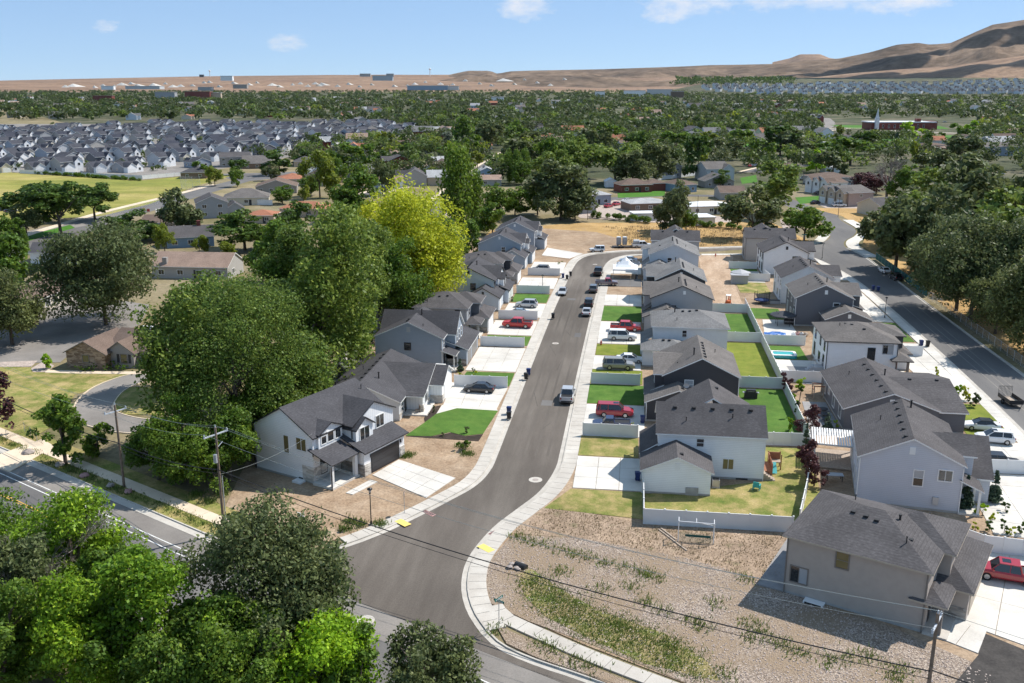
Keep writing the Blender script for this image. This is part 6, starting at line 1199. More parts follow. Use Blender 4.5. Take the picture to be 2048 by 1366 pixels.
def crown_clumps(rg, w, h, z0, style, K):
    """leaf clumps on the skin of a few big lobes, so that the crown is uneven and creased"""
    rx, rz = w / 2, h / 2; cz = z0 + rz; out = []; rad = []
    nl = int(np.clip(K / 9, 4, 11)); lobes = []
    if style in ('round', 'spread'):
        while len(lobes) < nl:
            d = unit(rg.normal(size=3))
            if d[2] < (-.8 if style == 'round' else -.1): continue
            k = rg.uniform(.42, .66); lobes.append((np.array([rx * k * d[0], rx * k * d[1], (cz + rz * .58 * d[2]) if style == 'round' else z0 + h * (.45 + .34 * d[2])]), rg.uniform(.34, .52)))
    while len(out) < K:
        d = unit(rg.normal(size=3) + np.array([0, 0, .35]))
        if style == 'poplar': z = rg.uniform(-.95, .95); rr = (1 - abs(z) ** 2.2) * rg.uniform(.3, .75); a = rg.uniform(0, 6.283); p = np.array([rx * rr * math.cos(a), rx * rr * math.sin(a), cz + rz * z]); r = rg.uniform(.28, .5) * rx
        elif style == 'cone': z = rg.uniform(0, 1) ** 1.2; rr = (1 - z) * rg.uniform(.35, .8); a = rg.uniform(0, 6.283); p = np.array([rx * rr * math.cos(a), rx * rr * math.sin(a), z0 + h * z * .95]); r = (.14 + .24 * (1 - z)) * rx
        else:
            c, k = lobes[int(rg.integers(nl))]; q = rg.uniform(.5, 1.0); p = c + d * q * np.array([rx * k, rx * k, min(rx, rz) * k * (1.15 if style == 'round' else .95)]); r = rg.uniform(.13, .25) * min(rx, rz * 1.2)
            if p[2] < z0 * .6: continue
        out.append(p); rad.append(r)
    C, Rc = np.array(out), np.array(rad)
    if style in ('round', 'spread'):                       # fill the whole width and height
        k = rx / max(.1, np.percentile(np.hypot(C[:, 0], C[:, 1]) + Rc * .7, 94)); C[:, :2] *= k; lo, hi = (C[:, 2] - Rc * .6).min(), (C[:, 2] + Rc * .6).max(); zz = z0 + (h * .16 if style == 'spread' else 0); f = (z0 + h - zz) / (hi - lo); C[:, 2] = zz + (C[:, 2] - lo) * f; Rc *= 1.12
    return C, Rc
def trunk_mesh(rg, h0, r, C, z0, mat='m_bark', limbs=7):
    m = MB(); top = Vector((0, 0, h0)); m.tube((0, 0, -.2), top * .5, r, r * .8, 8, cap=False).tube(top * .5, top, r * .8, r * .6, 8)
    for i in rg.choice(len(C), min(limbs, len(C)), replace=False):
        c = Vector(C[i]); mid = top.lerp(c, .5) + Vector((0, 0, .1 * c.z)); m.tube(top * rg.uniform(.7, 1), mid, r * .45, r * .28, 6, cap=False).tube(mid, c, r * .28, r * .08, 5)
    return m.mesh('trunk', [mat], True)
KIND = {  # leaf material, style, flatness, droop, words
    'maple': ('m_leaf_maple', 'round', .8, 0, 'bright green maple tree'), 'lime': ('m_leaf_lime', 'round', .8, 0, 'vivid lime green tree'), 'ash': ('m_leaf_ash', 'round', .8, 0, 'dense green ash tree'), 'cotton': ('m_leaf_cotton', 'round', .9, 0, 'tall green cottonwood tree'),
    'olive': ('m_leaf_olive', 'round', .85, .2, 'feathery olive-green tree'), 'dark': ('m_leaf_dark', 'round', .8, 0, 'dark green tree'), 'yellow': ('m_leaf_yellow', 'round', .9, 0, 'yellow-green tree'), 'yg': ('m_leaf_yg', 'round', .85, 0, 'yellowish green tree'), 'plum': ('m_leaf_plum', 'round', .9, 0, 'dark red plum tree'),
    'poplar': ('m_leaf_ash', 'poplar', 1.1, 0, 'tall narrow poplar tree'), 'pine': ('m_leaf_pine', 'cone', .6, .3, 'blue-green conifer'), 'park': ('m_leaf_dark', 'spread', .8, 0, 'spreading dark green park tree'), 'grey': ('m_leaf_grey', 'round', .9, .3, 'silver-green tree')}
rs = np.random.default_rng(11)
PROTO = {}
def proto(kind, lod):
    key = (kind, lod, int(rs.integers(3)))
    if key not in PROTO:
        mt, style, fl, dr, _ = KIND[kind]; K, n, leaf = {1: (64, 4600, .58), 2: (30, 1200, 1.0), 3: (12, 170, 2.1)}[lod]
        C, Rc = crown_clumps(rs, 9, 9.1, .9, style, K); V = leaves(rs, C, Rc, n, leaf, fl, dr)
        PROTO[key] = (quads_mesh('crown', V, mt), trunk_mesh(rs, 3.4, .22, C, 1.6, limbs=6 if lod == 1 else 3))
    return PROTO[key]
def tree(px, yb, yt, wpx, kind, label, group=None, near=None, name=None, base=None, wm=None, hm=None):
    b = base or at(px, yb); ppm = -(-F_PX * _s - (yb - 683) * _c) / CAM_H if base is None else F_PX / b.to_2d().length
    w = wm or wpx / ppm; h = hm or height_at(b, yt); dist = b.to_2d().length
    o = thing(name or ('conifer' if kind == 'pine' else 'tree'), label, 'tree', (b.x, b.y, .05), float(rs.uniform(0, 6.28)) if near is None else 0, group)
    if dist < 215 and near is not False and w > 2.6:
        mt, style, fl, dr, _ = KIND[kind]; leaf = .3 if dist < 120 else .48 if w < 17 else .56
        z0 = h * (.09 if style != 'cone' else .03); hc = h - z0; K = int(np.clip(w * hc * 1.25, 18, 190)); C, Rc = crown_clumps(rs, w, hc, z0, style, K)
        n = int(np.clip((3.0 if kind == 'olive' else 2.4) * math.pi * w * hc / (leaf * leaf * .5), 900, 36000)); put('crown', quads_mesh('crown', leaves(rs, C, Rc, n, leaf, fl, dr), mt), o); put('trunk', trunk_mesh(rs, h * .42, .04 * h ** .75 + .05, C, z0, limbs=9), o)
    else:
        c, t = proto(kind, 1 if dist < 480 else 2); put('crown', c, o); put('trunk', t, o); o.scale = (w / 9, w / 9, h / 10)
    return o
def words(lst, where, group=None):
    """trees of one place: label each by kind and its order from the left"""
    kinds = {}
    for t in lst: kinds.setdefault(t[4], []).append(t)
    ordn = ('first', 'second', 'third', 'fourth', 'fifth', 'sixth', 'seventh', 'eighth', 'ninth', 'tenth', 'eleventh', 'twelfth', 'thirteenth', 'fourteenth', 'fifteenth', 'sixteenth', 'seventeenth', 'eighteenth', 'nineteenth', 'twentieth')
    for k, ts in kinds.items():
        ts.sort(key=lambda t: t[0])
        for i, t in enumerate(ts):
            lab = 'the only ' + KIND[k][4] + ' ' + where if len(ts) == 1 else '%s, %s from left of its kind, %s' % (KIND[k][4], 'first' if i == 0 else ordn[i], where)
            tree(*t[:5], lab, group or 'trees ' + where)
words([(25, 1215, 985, 220, 'ash'), (165, 1280, 985, 249, 'maple'), (62, 1345, 1060, 209, 'olive'), (180, 1420, 1150, 220, 'maple'), (315, 1400, 1105, 203, 'maple'), (540, 1335, 1025, 348, 'olive'), (475, 1440, 1225, 244, 'ash'), (665, 1440, 1235, 226, 'lime'), (845, 1445, 1275, 238, 'olive'), (20, 1450, 1170, 209, 'ash'), (345, 1460, 1255, 197, 'ash'), (-60, 1330, 1040, 209, 'maple'), (560, 1470, 1290, 186, 'ash'), (250, 1440, 1215, 174, 'ash'), (235, 1335, 1090, 174, 'ash'), (105, 1265, 1030, 186, 'maple'), (440, 1400, 1175, 197, 'ash'), (600, 1420, 1195, 174, 'olive'), (390, 1440, 1240, 174, 'maple'), (720, 1440, 1275, 139, 'ash'), (0, 1290, 1010, 174, 'maple')], 'in the nearest clump')
words([(480, 905, 560, 300, 'cotton'), (385, 900, 590, 190, 'cotton'), (590, 875, 665, 190, 'cotton'), (425, 770, 550, 225, 'cotton'), (650, 790, 412, 230, 'cotton'), (722, 715, 440, 170, 'cotton'), (600, 700, 450, 150, 'cotton'), (700, 745, 585, 150, 'ash'), (800, 665, 470, 140, 'ash'), (850, 610, 480, 110, 'ash'), (640, 830, 700, 120, 'ash'), (820, 625, 358, 235, 'yellow'), (760, 640, 400, 120, 'yellow'), (318, 960, 835, 115, 'ash'), (420, 975, 850, 170, 'ash'), (500, 915, 790, 150, 'ash'), (345, 960, 880, 120, 'ash'), (540, 700, 520, 150, 'ash'), (770, 660, 540, 130, 'dark'), (880, 580, 430, 90, 'ash'), (905, 545, 470, 60, 'olive'), (935, 520, 440, 60, 'ash'), (378, 968, 800, 160, 'ash'), (462, 962, 815, 140, 'ash'), (545, 900, 740, 130, 'ash')], 'in grove behind left row')
words([(212, 650, 447, 250, 'olive'), (25, 690, 535, 150, 'olive'), (15, 600, 468, 120, 'ash'), (132, 930, 790, 105, 'ash'), (195, 915, 850, 70, 'ash'), (-5, 880, 745, 100, 'plum')], 'by the stone house')
words([(75, 445, 365, 130, 'park'), (122, 472, 366, 150, 'park'), (190, 440, 366, 112, 'park'), (55, 478, 408, 66, 'olive'), (18, 486, 428, 62, 'ash'), (53, 512, 462, 18, 'poplar')], 'beside the mown field')
words([(375, 475, 378, 101, 'olive'), (270, 485, 425, 123, 'dark'), (490, 500, 420, 138, 'dark'), (585, 500, 405, 101, 'dark'), (548, 560, 440, 99, 'ash'), (640, 395, 300, 76, 'yg'), (705, 440, 330, 105, 'ash'), (722, 352, 285, 90, 'ash'), (560, 350, 300, 70, 'dark'), (430, 372, 332, 38, 'yg'), (475, 374, 335, 33, 'ash'), (405, 355, 322, 37, 'ash'), (542, 362, 328, 40, 'olive'), (565, 408, 370, 53, 'ash'), (607, 404, 370, 29, 'yg'), (622, 392, 348, 51, 'ash'), (480, 350, 320, 48, 'dark'), (330, 505, 448, 42, 'yg'), (400, 510, 470, 38, 'yg'), (460, 520, 482, 46, 'yg'), (765, 390, 318, 55, 'olive'), (670, 370, 300, 55, 'ash'), (690, 470, 400, 66, 'ash'), (597, 318, 292, 33, 'ash')], 'among the left ramblers')
words([(917, 455, 305, 88, 'poplar'), (950, 450, 345, 46, 'poplar'), (980, 302, 243, 70, 'olive'), (925, 296, 238, 48, 'poplar'), (945, 314, 268, 46, 'ash'), (900, 316, 290, 74, 'ash'), (888, 302, 264, 46, 'grey'), (1018, 366, 305, 25, 'poplar'), (1034, 366, 306, 25, 'poplar'), (1050, 360, 304, 27, 'poplar'), (1055, 334, 276, 96, 'olive'), (1122, 440, 322, 138, 'olive'), (998, 440, 368, 74, 'ash'), (985, 470, 405, 70, 'ash'), (1030, 430, 375, 65, 'ash'), (1150, 442, 380, 70, 'olive'), (955, 336, 302, 38, 'yg'), (1010, 290, 250, 55, 'ash'), (990, 340, 310, 58, 'dark'), (812, 325, 286, 50, 'ash'), (762, 330, 300, 58, 'dark'), (845, 340, 320, 32, 'yg'), (860, 355, 335, 36, 'yg'), (1015, 318, 280, 36, 'yg'), (1030, 285, 240, 48, 'ash'), (1060, 300, 262, 43, 'olive'), (1075, 430, 350, 72, 'ash'), (1100, 380, 300, 84, 'cotton'), (1090, 345, 275, 60, 'ash'), (850, 300, 270, 48, 'ash'), (1140, 335, 270, 84, 'cotton'), (775, 300, 262, 42, 'yg')], 'round the central street')
words([(1230, 366, 285, 109, 'cotton'), (1172, 356, 278, 99, 'cotton'), (1265, 372, 300, 85, 'olive'), (1312, 364, 284, 76, 'olive'), (1345, 466, 362, 78, 'olive'), (1320, 462, 400, 52, 'olive'), (1372, 462, 410, 52, 'ash'), (1395, 356, 272, 64, 'dark'), (1402, 340, 270, 32, 'yg'), (1440, 374, 340, 50, 'dark'), (1505, 478, 375, 130, 'olive'), (1548, 432, 325, 144, 'cotton'), (1608, 482, 408, 94, 'ash'), (1525, 330, 276, 61, 'ash'), (1560, 310, 252, 83, 'dark'), (1632, 346, 300, 44, 'lime'), (1600, 312, 262, 94, 'olive'), (1700, 330, 276, 118, 'ash'), (1742, 310, 262, 85, 'dark'), (1790, 304, 264, 29, 'pine'), (1826, 282, 243, 55, 'lime'), (1830, 336, 284, 23, 'yg'), (1728, 378, 345, 50, 'plum'), (1752, 388, 350, 59, 'plum'), (1852, 346, 305, 54, 'olive'), (1812, 406, 330, 73, 'ash'), (1665, 356, 302, 71, 'olive'), (1450, 320, 275, 71, 'olive'), (1290, 330, 262, 83, 'dark'), (1190, 320, 255, 71, 'olive'), (1215, 300, 245, 71, 'ash'), (1350, 310, 262, 71, 'ash'), (1920, 330, 268, 83, 'olive'), (1935, 270, 240, 36, 'lime'), (1915, 275, 246, 35, 'ash'), (1480, 300, 258, 59, 'ash'), (1415, 300, 262, 42, 'yg'), (1650, 320, 285, 54, 'ash'), (1880, 360, 300, 71, 'olive')], 'behind the cross road')
words([(1790, 545, 400, 173, 'olive'), (1850, 565, 372, 192, 'olive'), (1912, 622, 440, 179, 'olive'), (1900, 520, 340, 192, 'olive'), (1965, 500, 310, 211, 'olive'), (2035, 480, 290, 192, 'olive'), (1940, 640, 430, 211, 'olive'), (2025, 650, 440, 179, 'olive'), (2052, 708, 500, 173, 'olive'), (1990, 668, 540, 141, 'olive'), (2085, 722, 540, 154, 'olive'), (1985, 570, 380, 192, 'cotton'), (1890, 450, 330, 154, 'cotton'), (1830, 490, 385, 141, 'cotton'), (2080, 620, 420, 166, 'olive'), (1838, 572, 430, 120, 'olive'), (1770, 505, 392, 110, 'olive'), (1815, 470, 372, 120, 'olive')], 'in the right olive grove')
# yard trees and shrubs
def shrub(px, yb, w, h, kind, label, cat='shrub', z=.15, group='shrubs and young trees in the yards', style=None):
    b = at(px, yb, z); o = thing('shrub' if cat == 'shrub' else 'young_tree', label, cat, (b.x, b.y, z), 0, group); mt, st, fl, dr, _ = KIND[kind]; st = style or st
    C, Rc = crown_clumps(rs, w, h * .95, h * .05, st, int(np.clip(w * h * 6, 9, 50))); n = int(np.clip(w * h * 520, 300, 4200)); put('crown', quads_mesh('crown', leaves(rs, C, Rc, n, .2 if h > 1.2 else .14, fl, dr), mt), o); put('trunk', trunk_mesh(rs, h * .5, .02 + .02 * h, C, 0, limbs=4), o)
for a in ((1573, 783, 2.0, 3.0, 'plum', 'small dark red tree by the white cross fence'), (1600, 781, 1.9, 2.0, 'lime', 'bright green bush right of the small dark red tree'), (1578, 862, 1.3, 1.9, 'lime', 'small green bush in the corner of the dark green yard'), (1596, 832, 1.1, 4.4, 'dark', 'tall columnar evergreen by the long fence', 'tree'), (1588, 806, 1.2, 1.4, 'lime', 'low light green shrub behind the columnar evergreen'), (1613, 880, 3.4, 5.0, 'plum', 'dark red tree by the fence corner near the pergola', 'tree'), (1612, 945, 2.6, 4.4, 'plum', 'dark red tree overhanging the near back yard fence', 'tree'), (1628, 972, 2.8, 4.2, 'plum', 'dark red tree nearest the taupe house roof', 'tree'), (1610, 905, 1.4, 4.2, 'pine', 'blue-green juniper between the dark red trees', 'tree'), (1655, 858, 1.7, 2.4, 'pine', 'blue-green spruce beside the dark grey low house'), (1672, 856, 1.1, 1.2, 'lime', 'small green shrub beside the spruce'),
          (1930, 1015, 1.9, 4.2, 'pine', 'slender spruce before the lavender house porch', 'tree'), (1986, 1005, 2.0, 4.0, 'pine', 'slender spruce at the edge of the concrete drive', 'tree'), (2010, 1022, 1.5, 1.1, 'dark', 'round dark shrub by the concrete drive'), (1950, 1060, .9, .9, 'yellow', 'yellow bush at the fence, left of two'), (2023, 1068, 1.3, .9, 'yellow', 'yellow bush at the fence, right of two'), (1978, 1062, 1.0, 1.3, 'dark', 'clipped dark shrub at the fence, left of three'), (2008, 1066, 1.0, 1.4, 'dark', 'clipped dark shrub at the fence, middle of three'), (2042, 1068, 1.0, 1.4, 'dark', 'clipped dark shrub at the fence, right of three'), (1965, 1030, 1.6, 1.3, 'lime', 'light green shrub on the rock bed'), (1985, 1040, 1.4, 1.0, 'yellow', 'yellow-green shrub on the rock bed'),
          (1918, 790, 1.5, 1.8, 'lime', 'green bush by the dark grey low house front'), (1945, 812, 1.8, 2.0, 'olive', 'tall ornamental grass clump by the soft-top car drive'), (1935, 800, 1.6, 2.1, 'yellow', 'yellow-green bush behind the ornamental grass'), (1871, 756, 1.1, 1.9, 'yellow', 'tiny thin yellowing tree on the concrete', 'tree'), (92, 736, 2.4, 2.4, 'lime', 'round green bush in the rocks by the car park'), (158, 742, 3.2, 1.0, 'ash', 'low clipped hedge before the stone gable'), (183, 742, 2.6, 1.0, 'ash', 'low clipped hedge right of the stone gable'), (235, 738, 5.0, 1.2, 'ash', 'long low hedge under the shuttered window'),
          (920, 742, 1.5, 2.3, 'pine', 'dark shrub at the corner of the third left house'), (921, 752, .9, .7, 'yellow', 'yellow shrub by the third left house corner'), (950, 751, .9, .8, 'yellow', 'yellow shrub at the drive lawn edge'), (948, 744, .7, .8, 'dark', 'small dark shrub at the drive lawn edge'), (867, 825, .7, 1.1, 'dark', 'small conical shrub by the second left house porch'), (888, 871, 1.0, .5, 'olive', 'low dry shrub in the dark mulch'), (932, 866, .9, .9, 'olive', 'larger dry shrub in the dark mulch'), (930, 900, 2.2, 1.3, 'ash', 'weedy green bush on the dirt by the left sidewalk'), (1190, 858, .6, 1.0, 'yellow', 'small conifer behind the white fence, left of three'), (1229, 858, .5, 1.0, 'dark', 'small conifer behind the white fence, middle of three'), (1263, 860, .6, 1.1, 'yellow', 'small conifer behind the white fence, right of three'), (1120, 528, 1.6, .7, 'ash', 'green weeds at the edge of the far left lawn'), (1024, 603, 1.4, 1.1, 'grey', 'pale shrub in the white stones by the fifth left house'), (1545, 488, 2.0, 1.0, 'ash', 'small bush on the straw lot behind the cross road')):
    shrub(*a)
# hedge along the far edge of the straw lot
def hedge(px0, y0, px1, y1, w, h, label):
    a, b = at(px0, y0), at(px1, y1); o = thing('hedge', label, 'hedge', (a.x, a.y, 0)); L = (b - a).length; K = int(L * 1.2); rg = rs
    t = rg.uniform(0, 1, K); C = np.array((b - a)[:])[None, :] * t[:, None] + rg.normal(size=(K, 3)) * np.array([.1, w * .25, 0]); C[:, 2] = rg.uniform(.3, .8, K) * h; put('foliage', quads_mesh('foliage', leaves(rg, C, rg.uniform(.6, 1.0, K), int(L * 190), .42), 'm_leaf_ash'), o); MB().tube((0, 0, .3), tuple((b - a) + Vector((0, 0, .3))), .12, n=5).build('stem', 'm_bark', o)
hedge(1175, 434, 1300, 448, 2.5, 2.6, 'long clipped green hedge before the white-roofed sheds'); hedge(1370, 452, 1480, 460, 2.5, 2.4, 'green hedge before the right white-roofed shed'); hedge(70, 348, 280, 362, 1.2, 1.8, 'dark hedge along the fence at the far side of the mown field')
# the bare dead tree
b = at(1772, 402); o = thing('dead_tree', 'tall leafless pale grey tree behind the townhouses', 'tree', (b.x, b.y, 0)); m = MB(); rg = np.random.default_rng(4)
def grow(p, d, L, r, n):
    q = p + d * L; m.tube(p, q, r, r * .7, 6 if n > 2 else 4, cap=False)
    if n == 0: return
    for i in range(3 if n > 1 else 4):
        e = (d + Vector(rg.normal(size=3)) * .42 + Vector((0, 0, .12))).normalized(); grow(q, e, L * rg.uniform(.6, .85), r * .62, n - 1)
for i in range(3): grow(Vector((0, 0, 0)), Vector((rg.normal() * .12, rg.normal() * .12, 1)).normalized(), 5.2, .42, 5)
m.build('trunk', 'm_bark_grey', o, smooth=True)
# dead branches in the nearest trees
for px, yb, yt, lab in ((150, 1280, 1010, 'bare twiggy dead branches standing out of the nearest maple'), (70, 1345, 1075, 'grey dead branches standing out of the near left clump')):
    b = at(px, yb); H_ = height_at(b, yt); o = thing('dead_tree', lab, 'tree', (b.x, b.y, 0), 0, 'dead branches'); m = MB(); rg = np.random.default_rng(px); grow(Vector((0, 0, 0)), Vector((0, 0, 1)), H_ * .45, .2, 1)
    for i in range(9): a_ = rg.uniform(0, 6.28); grow(Vector((0, 0, H_ * rg.uniform(.45, .62))), Vector((math.cos(a_), math.sin(a_), 1.2)).normalized(), H_ * .13, .07, 4)
    m.build('trunk', 'm_bark_grey', o)
# weeds, stubble and pebbles on the open lots: uncountable
def tufts(name, spots, n, hgt, mat, label, spread=.25):
    P = np.array([spots[i] for i in rs.integers(0, len(spots), n)]); P[:, :2] += rs.normal(size=(n, 2)) * spread; a = rs.uniform(0, 6.28, n); lean = rs.normal(size=(n, 2)) * .3 * hgt; h_ = hgt * rs.uniform(.4, 1.3, n); w_ = .035 + .05 * hgt
    t = np.stack([np.cos(a) * w_, np.sin(a) * w_, np.zeros(n)], 1); top = P + np.stack([lean[:, 0], lean[:, 1], h_], 1); V = np.stack([P - t, P + t, top + t * .3, top - t * .3], 1)
    tag(put(name, quads_mesh(name, V, mat)), label, 'weeds', None, 'stuff')
def inpoly(poly, n):
    poly = [(p[0], p[1]) for p in poly]; xs_, ys_ = [p[0] for p in poly], [p[1] for p in poly]; out = []
    while len(out) < n:
        x, y = rs.uniform(min(xs_), max(xs_)), rs.uniform(min(ys_), max(ys_)); c = False; j = len(poly) - 1
        for i in range(len(poly)):
            if (poly[i][1] > y) != (poly[j][1] > y) and x < (poly[j][0] - poly[i][0]) * (y - poly[i][1]) / (poly[j][1] - poly[i][1]) + poly[i][0]: c = not c
            j = i
        if c: out.append((x, y, Z_LOT))
    return out
ditch = P2([(1035, 1150), (1062, 1140), (1120, 1180), (1200, 1225), (1330, 1270), (1420, 1330), (1440, 1366), (1290, 1330), (1170, 1275), (1090, 1235), (1050, 1195)])
tufts('ditch_grass', inpoly(ditch, 420), 7000, .2, 'm_weed', 'rough green grass in the gravel corner ditch', .7)
tufts('roadside_weeds', [(*q, Z_LOT) for q in P2([(1290 + i * 7, 1150 + i * 4 + j * 3) for i in range(1) for j in range(1)])] + [(*at(x, y).to_2d(), Z_LOT) for x, y in ((1036, 1075), (1060, 1085), (1090, 1090), (1120, 1102), (1150, 1112), (1180, 1118), (1215, 1130), (1250, 1138), (1280, 1148), (1310, 1158), (1120, 1145), (1200, 1180), (1262, 1175), (1290, 1205), (1325, 1225), (1380, 1245), (1105, 1302), (1075, 1290), (1150, 1325), (1185, 1340), (1500, 1280), (1520, 1265), (1560, 1290), (1600, 1310), (1660, 1325), (1700, 1320), (1740, 1318), (1500, 1250), (1800, 1340), (1790, 1360), (1450, 1350), (1405, 1255), (1430, 1210), (1490, 1160), (992, 1262), (1340, 1290), (1240, 1255))], 3000, .34, 'm_weed', 'scattered green weeds on the gravel corner lot', .6)
tufts('dry_stubble', inpoly([(-11, 90.4), (-9, 96.4), (-2.2, 95.2), (2, 93.6), (16.6, 93.6), (14.2, 83.6), (6, 87.2), (-4, 90)], 600), 3200, .16, 'm_straw_blade', 'dry tan weed stubble on the lot before the fence', .4)
tufts('verge_weeds', inpoly([art(-60, .3), art(-1, .3), art(-1, -1.0), art(-60, -1.0)], 260), 3000, .22, 'm_weed', 'green and dry weeds along the verge of the main road', .3); tufts('lot_weeds', [(*at(x, y).to_2d(), Z_LOT) for x, y in ((700, 1045), (720, 1050), (760, 1050), (690, 1060), (395, 990), (420, 1005), (470, 1035), (500, 1050), (540, 1060), (808, 915), (815, 912), (925, 895), (935, 910), (640, 1070), (445, 990))], 2600, .35, 'm_weed', 'green weeds on the bare dirt round the white corner house', .45)
tufts('straw_grass', inpoly([(0, 271), (20, 277), (46, 285), (50, 292), (44, 322), (-10, 312)], 900), 7000, .45, 'm_straw_blade', 'dry golden grass on the far straw lot', .6); tufts('grove_grass', inpoly([(66, 150), (66, 250), (90, 250), (90, 150)], 700), 5000, .4, 'm_straw_blade', 'dry golden grass under the olive grove', .6)
# loose stones on the gravel
V = []
for (x, y, z) in inpoly([(-12.2, 77), (-13, 83), (-11.9, 89.5), (-4, 89.8), (6, 87), (13, 84), (22, 77), (30, 70), (20, 60), (8, 65.4), (-3, 71.6), (-8, 74)], 9000):
    s_ = .028 + .05 * rs.random() ** 2; a = rs.uniform(0, 6.28); c, d = math.cos(a) * s_, math.sin(a) * s_; t = s_ * .8
    top = [(x + c, y + d, z + t), (x - d, y + c, z + t * .8), (x - c, y - d, z + t), (x + d, y - c, z + t * 1.1)]; V.append(top)
    for i in range(4):
        p, q = top[i], top[(i + 1) % 4]; V.append([(x + (p[0] - x) * 1.5, y + (p[1] - y) * 1.5, z - .02), (x + (q[0] - x) * 1.5, y + (q[1] - y) * 1.5, z - .02), q, p])
m, nt, b_ = new_mat('m_pebble'); g = nt.nodes.new('ShaderNodeNewGeometry'); nt.links.new(ramp(nt, noise(nt, 9, 2), [(.25, (.26, .2, .165)), (.5, (.46, .37, .315)), (.75, (.66, .57, .5))]), b_.inputs['Base Color']); b_.inputs['Roughness'].default_value = .95
tag(put('gravel', quads_mesh('gravel', np.array(V), 'm_pebble')), 'loose pinkish gravel stones on the corner lot', 'gravel', None, 'stuff')
# ------------------------------------------------------------------ older houses round about
def older(px0, px1, yb, depth, ze, zr, kind, wall, roof, label, tilt=0., ax='x', name='house', cat='house', trim='m_trim_white', chim=None, wing=None, wins=True, gar=None, group=None):
    a, b = at(px0, yb), at(px1, yb); w = (b - a).length
    h = House(name, label, (a.x, a.y), YAW + tilt, wall, roof, trim, group, cat)
    if kind == 'gable': h.gable(0, w, 0, depth, ze, zr, ax, found=False)
    elif kind == 'hip': h.hip(0, w, 0, depth, ze, zr, 'x' if w >= depth else 'y', found=False)
    else:
        h.walls(0, w, 0, depth, ze, found=False); MB().box(-.3, w + .3, -.3, depth + .3, ze, ze + .25).build('roof', roof, h.o)
        h.top = lambda x, y: ze + .25
    if chim: x, y = chim; z = h.top(x, y); MB().box(x - .55, x + .55, y - .5, y + .5, z - 1.5, z + 1.3).build('chimney', 'm_side_brick' if 'brick' in label else 'm_side_taupe', h.o)
    if wing:
        x0, x1, y0, y1, e, r, k = wing
        (h.gable if k != 'hip' else h.hip)(x0, x1, y0, y1, e, r, 'y' if k != 'hip' else 'x', found=False)
    if wins:
        n = max(1, int(w / 4.2))
        for i in range(n):
            for z in ([1.0] if ze < 4 else [1.0, 3.7]): h.win('-y', 0, w * (i + .5) / n, z, 1.4, 1.1, tw=.1)
        h.win('+x', w, depth * .35, 1.0, 1.2, 1.1, tw=.1); h.door('+x' if w < depth else '-y', w if w < depth else 0, (depth if w < depth else w) * .5 + 1.5, .1)
    if gar: h.garage(gar[0], gar[1] if gar[0] in '-y' else w, gar[2], gar[3], mat='m_garage_white', z0=.05)
    return h
# the stone-gabled house and its neighbours at the left
h = House('house', 'brown-roofed house with stone gable and shuttered window beside the left car park', (-93.4, 140.6), -4, 'm_stone_brown', 'm_roof_brown', 'm_trim_taupe')
h.gable(0, 7.2, 0, 9, 2.7, 4.6, 'y', found=False); h.gable(5.6, 20, 3.2, 13, 2.7, 5.0, 'x', wall='m_side_taupe', found=False); h.gable(6.4, 11.4, 1.6, 6, 2.7, 4.4, 'y', wall='m_side_taupe', found=False); h.pipe(9, 8.4, 1.0, .12); h.win('-y', 1.6, 9.6, .9, 1.1, 1.4, split='h', glass='m_glass_yellow')
for x in (8.55, 10.65): h.rect('shutter', '-y', 1.6, x - .22, x + .22, .85, 2.35, 0, .06, 'm_trim_dark')
h.win('-y', 0, 3.6, 1.1, 1.1, 1.2, 'm_trim_taupe', None, 'm_glass_yellow'); MB().box(9, 11.2, 8, 8.8, 5.2, 5.5).build('roof_unit', 'm_trim_white', h.o)
a = at(22, 652); b = at(150, 597); h = House('meeting_hall', 'long tan stone hall with brown roof beside the left car park', (a.x, a.y), math.degrees(math.atan2(b.y - a.y, b.x - a.x)), 'm_side_cream', 'm_roof_brown', 'm_trim_white', cat='hall'); L = (b - a).length
h.gable(0, L, 0, 9, 3.0, 5.2, 'x', found=False); h.gable(-3, 3, -4, 5, 3.0, 5.0, 'y', wall='m_stone_brown', found=False)
for i in range(6): h.win('-y', 0, 5 + i * (L - 7) / 6, .9, 1.8, 1.5)
O = older
O(305, 462, 556, 10, 3.0, 5.6, 'gable', 'm_side_greige', 'm_roof_tan', 'tan-roofed rambler with tall grey chimney behind the grove', -6, chim=(3.2, 1.0)).vents([(6, 5.4), (9, 5.4), (12, 5.4), (15, 5.4)])
O(335, 425, 497, 12, 3.0, 5.4, 'gable', 'm_side_blue', 'm_roof_slate', 'blue gabled house with grey roof and brick chimney behind the tan-roofed rambler', 18, chim=(9, 6)); O(62, 152, 528, 9, 3.0, 4.9, 'gable', 'm_side_white', 'm_roof_dark', 'white house with dark gabled roof beside the field road', 10, wing=(9, 14, -2, 8, 3.0, 4.7, 'g'))
O(282, 350, 463, 10, 2.8, 4.6, 'gable', 'm_side_taupe', 'm_roof_brown', 'brown-roofed house below the field road sign', 0); O(395, 455, 438, 13, 5.4, 7.6, 'gable', 'm_side_grey', 'm_roof_slate', 'grey two-storey house with white garage beside the field corner', 20, 'y', wing=(10, 16, 1, 9, 3, 5, 'g'), gar=('+x', 0, 2, 6)); O(448, 535, 412, 13, 2.9, 6.0, 'hip', 'm_side_cream', 'm_roof_warm', 'cream house with big tan-grey hipped roof left of the round trees', 12)
